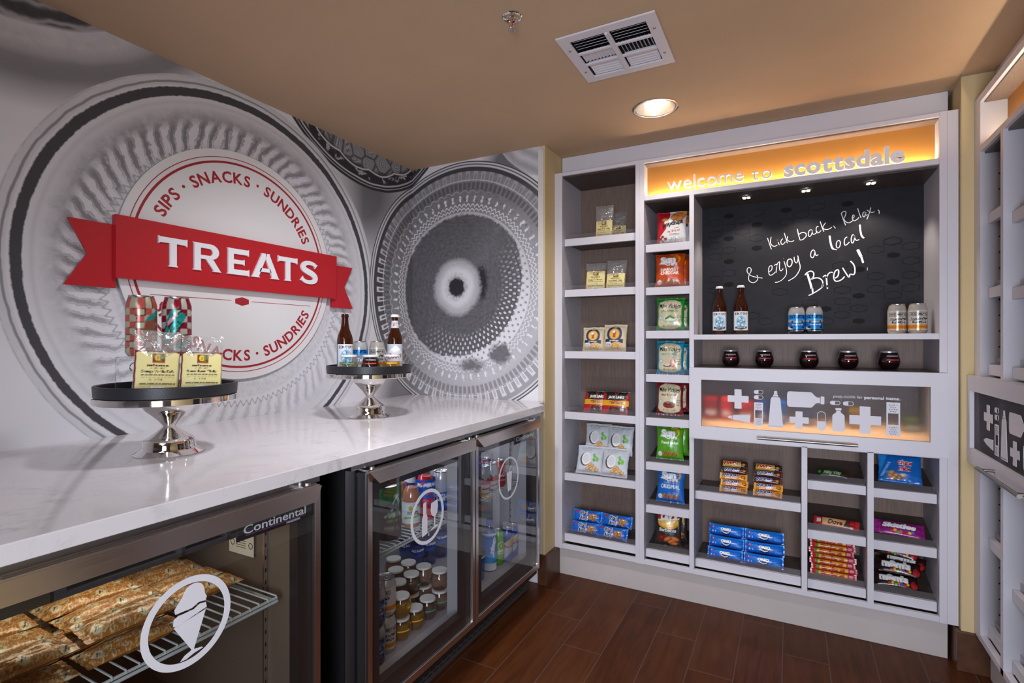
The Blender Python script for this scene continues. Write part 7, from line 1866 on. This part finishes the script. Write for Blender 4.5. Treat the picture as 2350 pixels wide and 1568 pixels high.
# right door
dup(wq, (-1.190, yat(1096, -1.190), ZF), RZ, 'clear water bottle with navy label at the left inside the right fridge door')
cvz = Cv(1.0, '1a6ac0', 140); cvz.rect(0, 0, 1, .18, 'c8ccd2'); cvz.poly([(0, .18), (1, .26), (1, .48), (0, .40)], '2a9ad8'); cvz.text('zico', .62, .62, .22, 'f0f4f8', .50, .04, 0, 1.2); cvz.barcode(.55, .03, .85, .16); cvz.rect(0, .93, 1, 1, 'd8dce0')
plastic_bottle('coconut_water_bottle', 'blue coconut water bottle inside the right fridge door', 'bottle', M('blue_pack', (0.04, 0.17, 0.5), 0.4), m_bluecap, (.02, .76), cvz, 0.222, 0.034, (-1.195, yat(1123, -1.195), ZF), RZ)
cvi = Cv(0.8, '6ab82a', 140); cvi.ell(.45, .62, .22, .16, 'c8e8a0'); cvi.ell(.45, .62, .18, .13, '6ab82a'); cvi.text('IZZE', .45, .36, .11, 'e8f4d8', .44, .04); cvi.rect(0, 0, .8, .2, '4a9a1e'); cvi.ell(.45, .62, .05, .04, 'c8e8a0')
can('sparkling_juice_can', 'slim green sparkling juice can inside the right fridge door', 'can', cvi, 0.0265, 0.156, (-1.190, yat(1143, -1.190), ZF), RZ)
cve = Cv(0.8, '2a4a9a', 120); cve.poly([(0, 0), (.8, .5), (.8, 1), (0, .6)], 'b0b4bc'); cve.text('Red Bull', .4, .48, .1, 'b81a24', .6, .05); cve.ell(.4, .68, .12, .08, 'd8b02a')
e0 = can('energy_drink_can', 'slim blue and silver energy drink can, left of its pair, inside the right fridge door', 'can', cve, 0.0265, 0.150, (-1.172, yat(1143, -1.190) + .054, ZF), RZ)
dup(e0, (-1.172, yat(1143, -1.190) + .1075, ZF), RZ, 'slim blue and silver energy drink can, right of its pair, inside the right fridge door')
cvk = Cv(1.0, 'b2b2b4', 140); cvk.text('Coke', .5, .46, .26, 'a8141c', .95, .10, .2); cvk.poly([(0, .14), (1, .24), (1, .32), (0, .20)], 'a8141c'); cvk.rect(0, 0, 1, .06, '909094')
dk = can('cola_can', 'silver diet cola can at the front of the upper right fridge shelf', 'can', cvk, 0.033, 0.122, (-1.180, yat(1108, -1.180), ZS), RZ)
dup(dk, (-1.180, yat(1108, -1.180) + .069, ZS), RZ, 'silver diet cola can beside the first one on the upper right fridge shelf')
dup(dk, (-1.180 - .07, yat(1108, -1.18) - .01, ZS), RZ, 'silver diet cola can in the second row of the upper right fridge shelf')
cvr = Cv(1.0, 'a80c14', 140); cvr.text('Coca-Cola', .5, .46, .2, 'e8e0e0', .95, .05, .25, .1); cvr.line([(.0, .25), (.5, .30), (1, .24)], .03, 'e0d8d8')
rk = can('cola_can', 'red cola can at the front of the upper right fridge shelf', 'can', cvr, 0.033, 0.122, (-1.180, yat(1108, -1.180) + .138, ZS), RZ)
dup(rk, (-1.25, yat(1108, -1.18) + .135, ZS), RZ, 'red cola can in the second row of the upper right fridge shelf')
dup(rk, (-1.25, yat(1108, -1.18) + .064, ZS), RZ, 'red cola can behind the silver ones on the upper right fridge shelf')

# ---------------------------------------------------------------- ice cream bars in the freezer
def cv_ice():
    c = Cv(2.6, 'a86f30', 200); r = random.Random(11)
    for _ in range(420):
        x, y, a = r.uniform(0, 2.6), r.uniform(0, 1), r.uniform(0, 6.28); p = [(x, y)]
        for k in range(4): a += r.uniform(-1.2, 1.2); x += .036 * math.cos(a); y += .036 * math.sin(a); p.append((x, y))
        c.line(p, .015, 'd6bd8c')
    for i, (x, y) in enumerate(((.35, .30), (.95, .68), (1.5, .25), (2.1, .65), (1.25, .95), (2.35, .12), (.15, .85), (1.85, .95))):
        c.ell(x, y, .13, .17, 'd8cda8'); c.text('Haagen', x, y + .01, .06, '2a1a12', .22, .03, .1, 1.1); c.text('Dazs', x + .055, y + .01, .05, '2a1a12', .14, .03, .1, 1.1)
    return c
ib = pouch_mesh('ice_cream_bar', 0.180, 0.076, 0.032, cv_ice(), 'a86a24', print_mat('gold_wrapper', 0.30, 0.12, 0.5, 0.15, 0.7, 60), 90, 0.0, 0.06, 0.03, 120, 40, 0.14)
ib2 = pouch_mesh('ice_cream_bar', 0.180, 0.076, 0.034, cv_ice(), 'a86a24', _simple['gold_wrapper'], 97, 0.0, 0.06, 0.04, 120, 40, 0.18)
first = {0: True, 1: True}; rr = random.Random(4); n = 0
colw = ('left', 'middle', 'right'); roww = ('front', 'second', 'third', 'fourth', 'fifth', 'sixth')
def bar(Y, X, Z, tilt, yaw, k, lab):
    global n
    rot = Euler((tilt, 0, PI / 2 + yaw)); o = (ib, ib2)[k]
    if first[k]: first[k] = False; o.location = (X, Y, Z); o.rotation_euler = rot; tag(o, lab, 'ice cream bar', 'gold wrapped ice cream bars')
    else: dup(o, (X, Y, Z), rot, lab)
for c, Y in enumerate((0.392, 0.582, 0.772)):
    for r_ in range(6):
        X = -1.165 - r_ * .084
        for L in range(1 if c == 2 else 2):
            Z = 0.5945 + .0185 + L * .040 + rr.uniform(0, .003)
            yy = Y + rr.uniform(-.003, .003) + L * .004
            if c == 2 and r_ == 0: continue
            bar(yy, X + .026 - L * .012, Z, -PI / 2 + rr.uniform(-.10, .10) + .06, rr.uniform(-.03, .03), (c + r_ + L) % 2,
                f'gold wrapped ice cream bar, {roww[r_]} row, {colw[c]} column, {"upper" if L else "lower"} layer of the freezer pile')
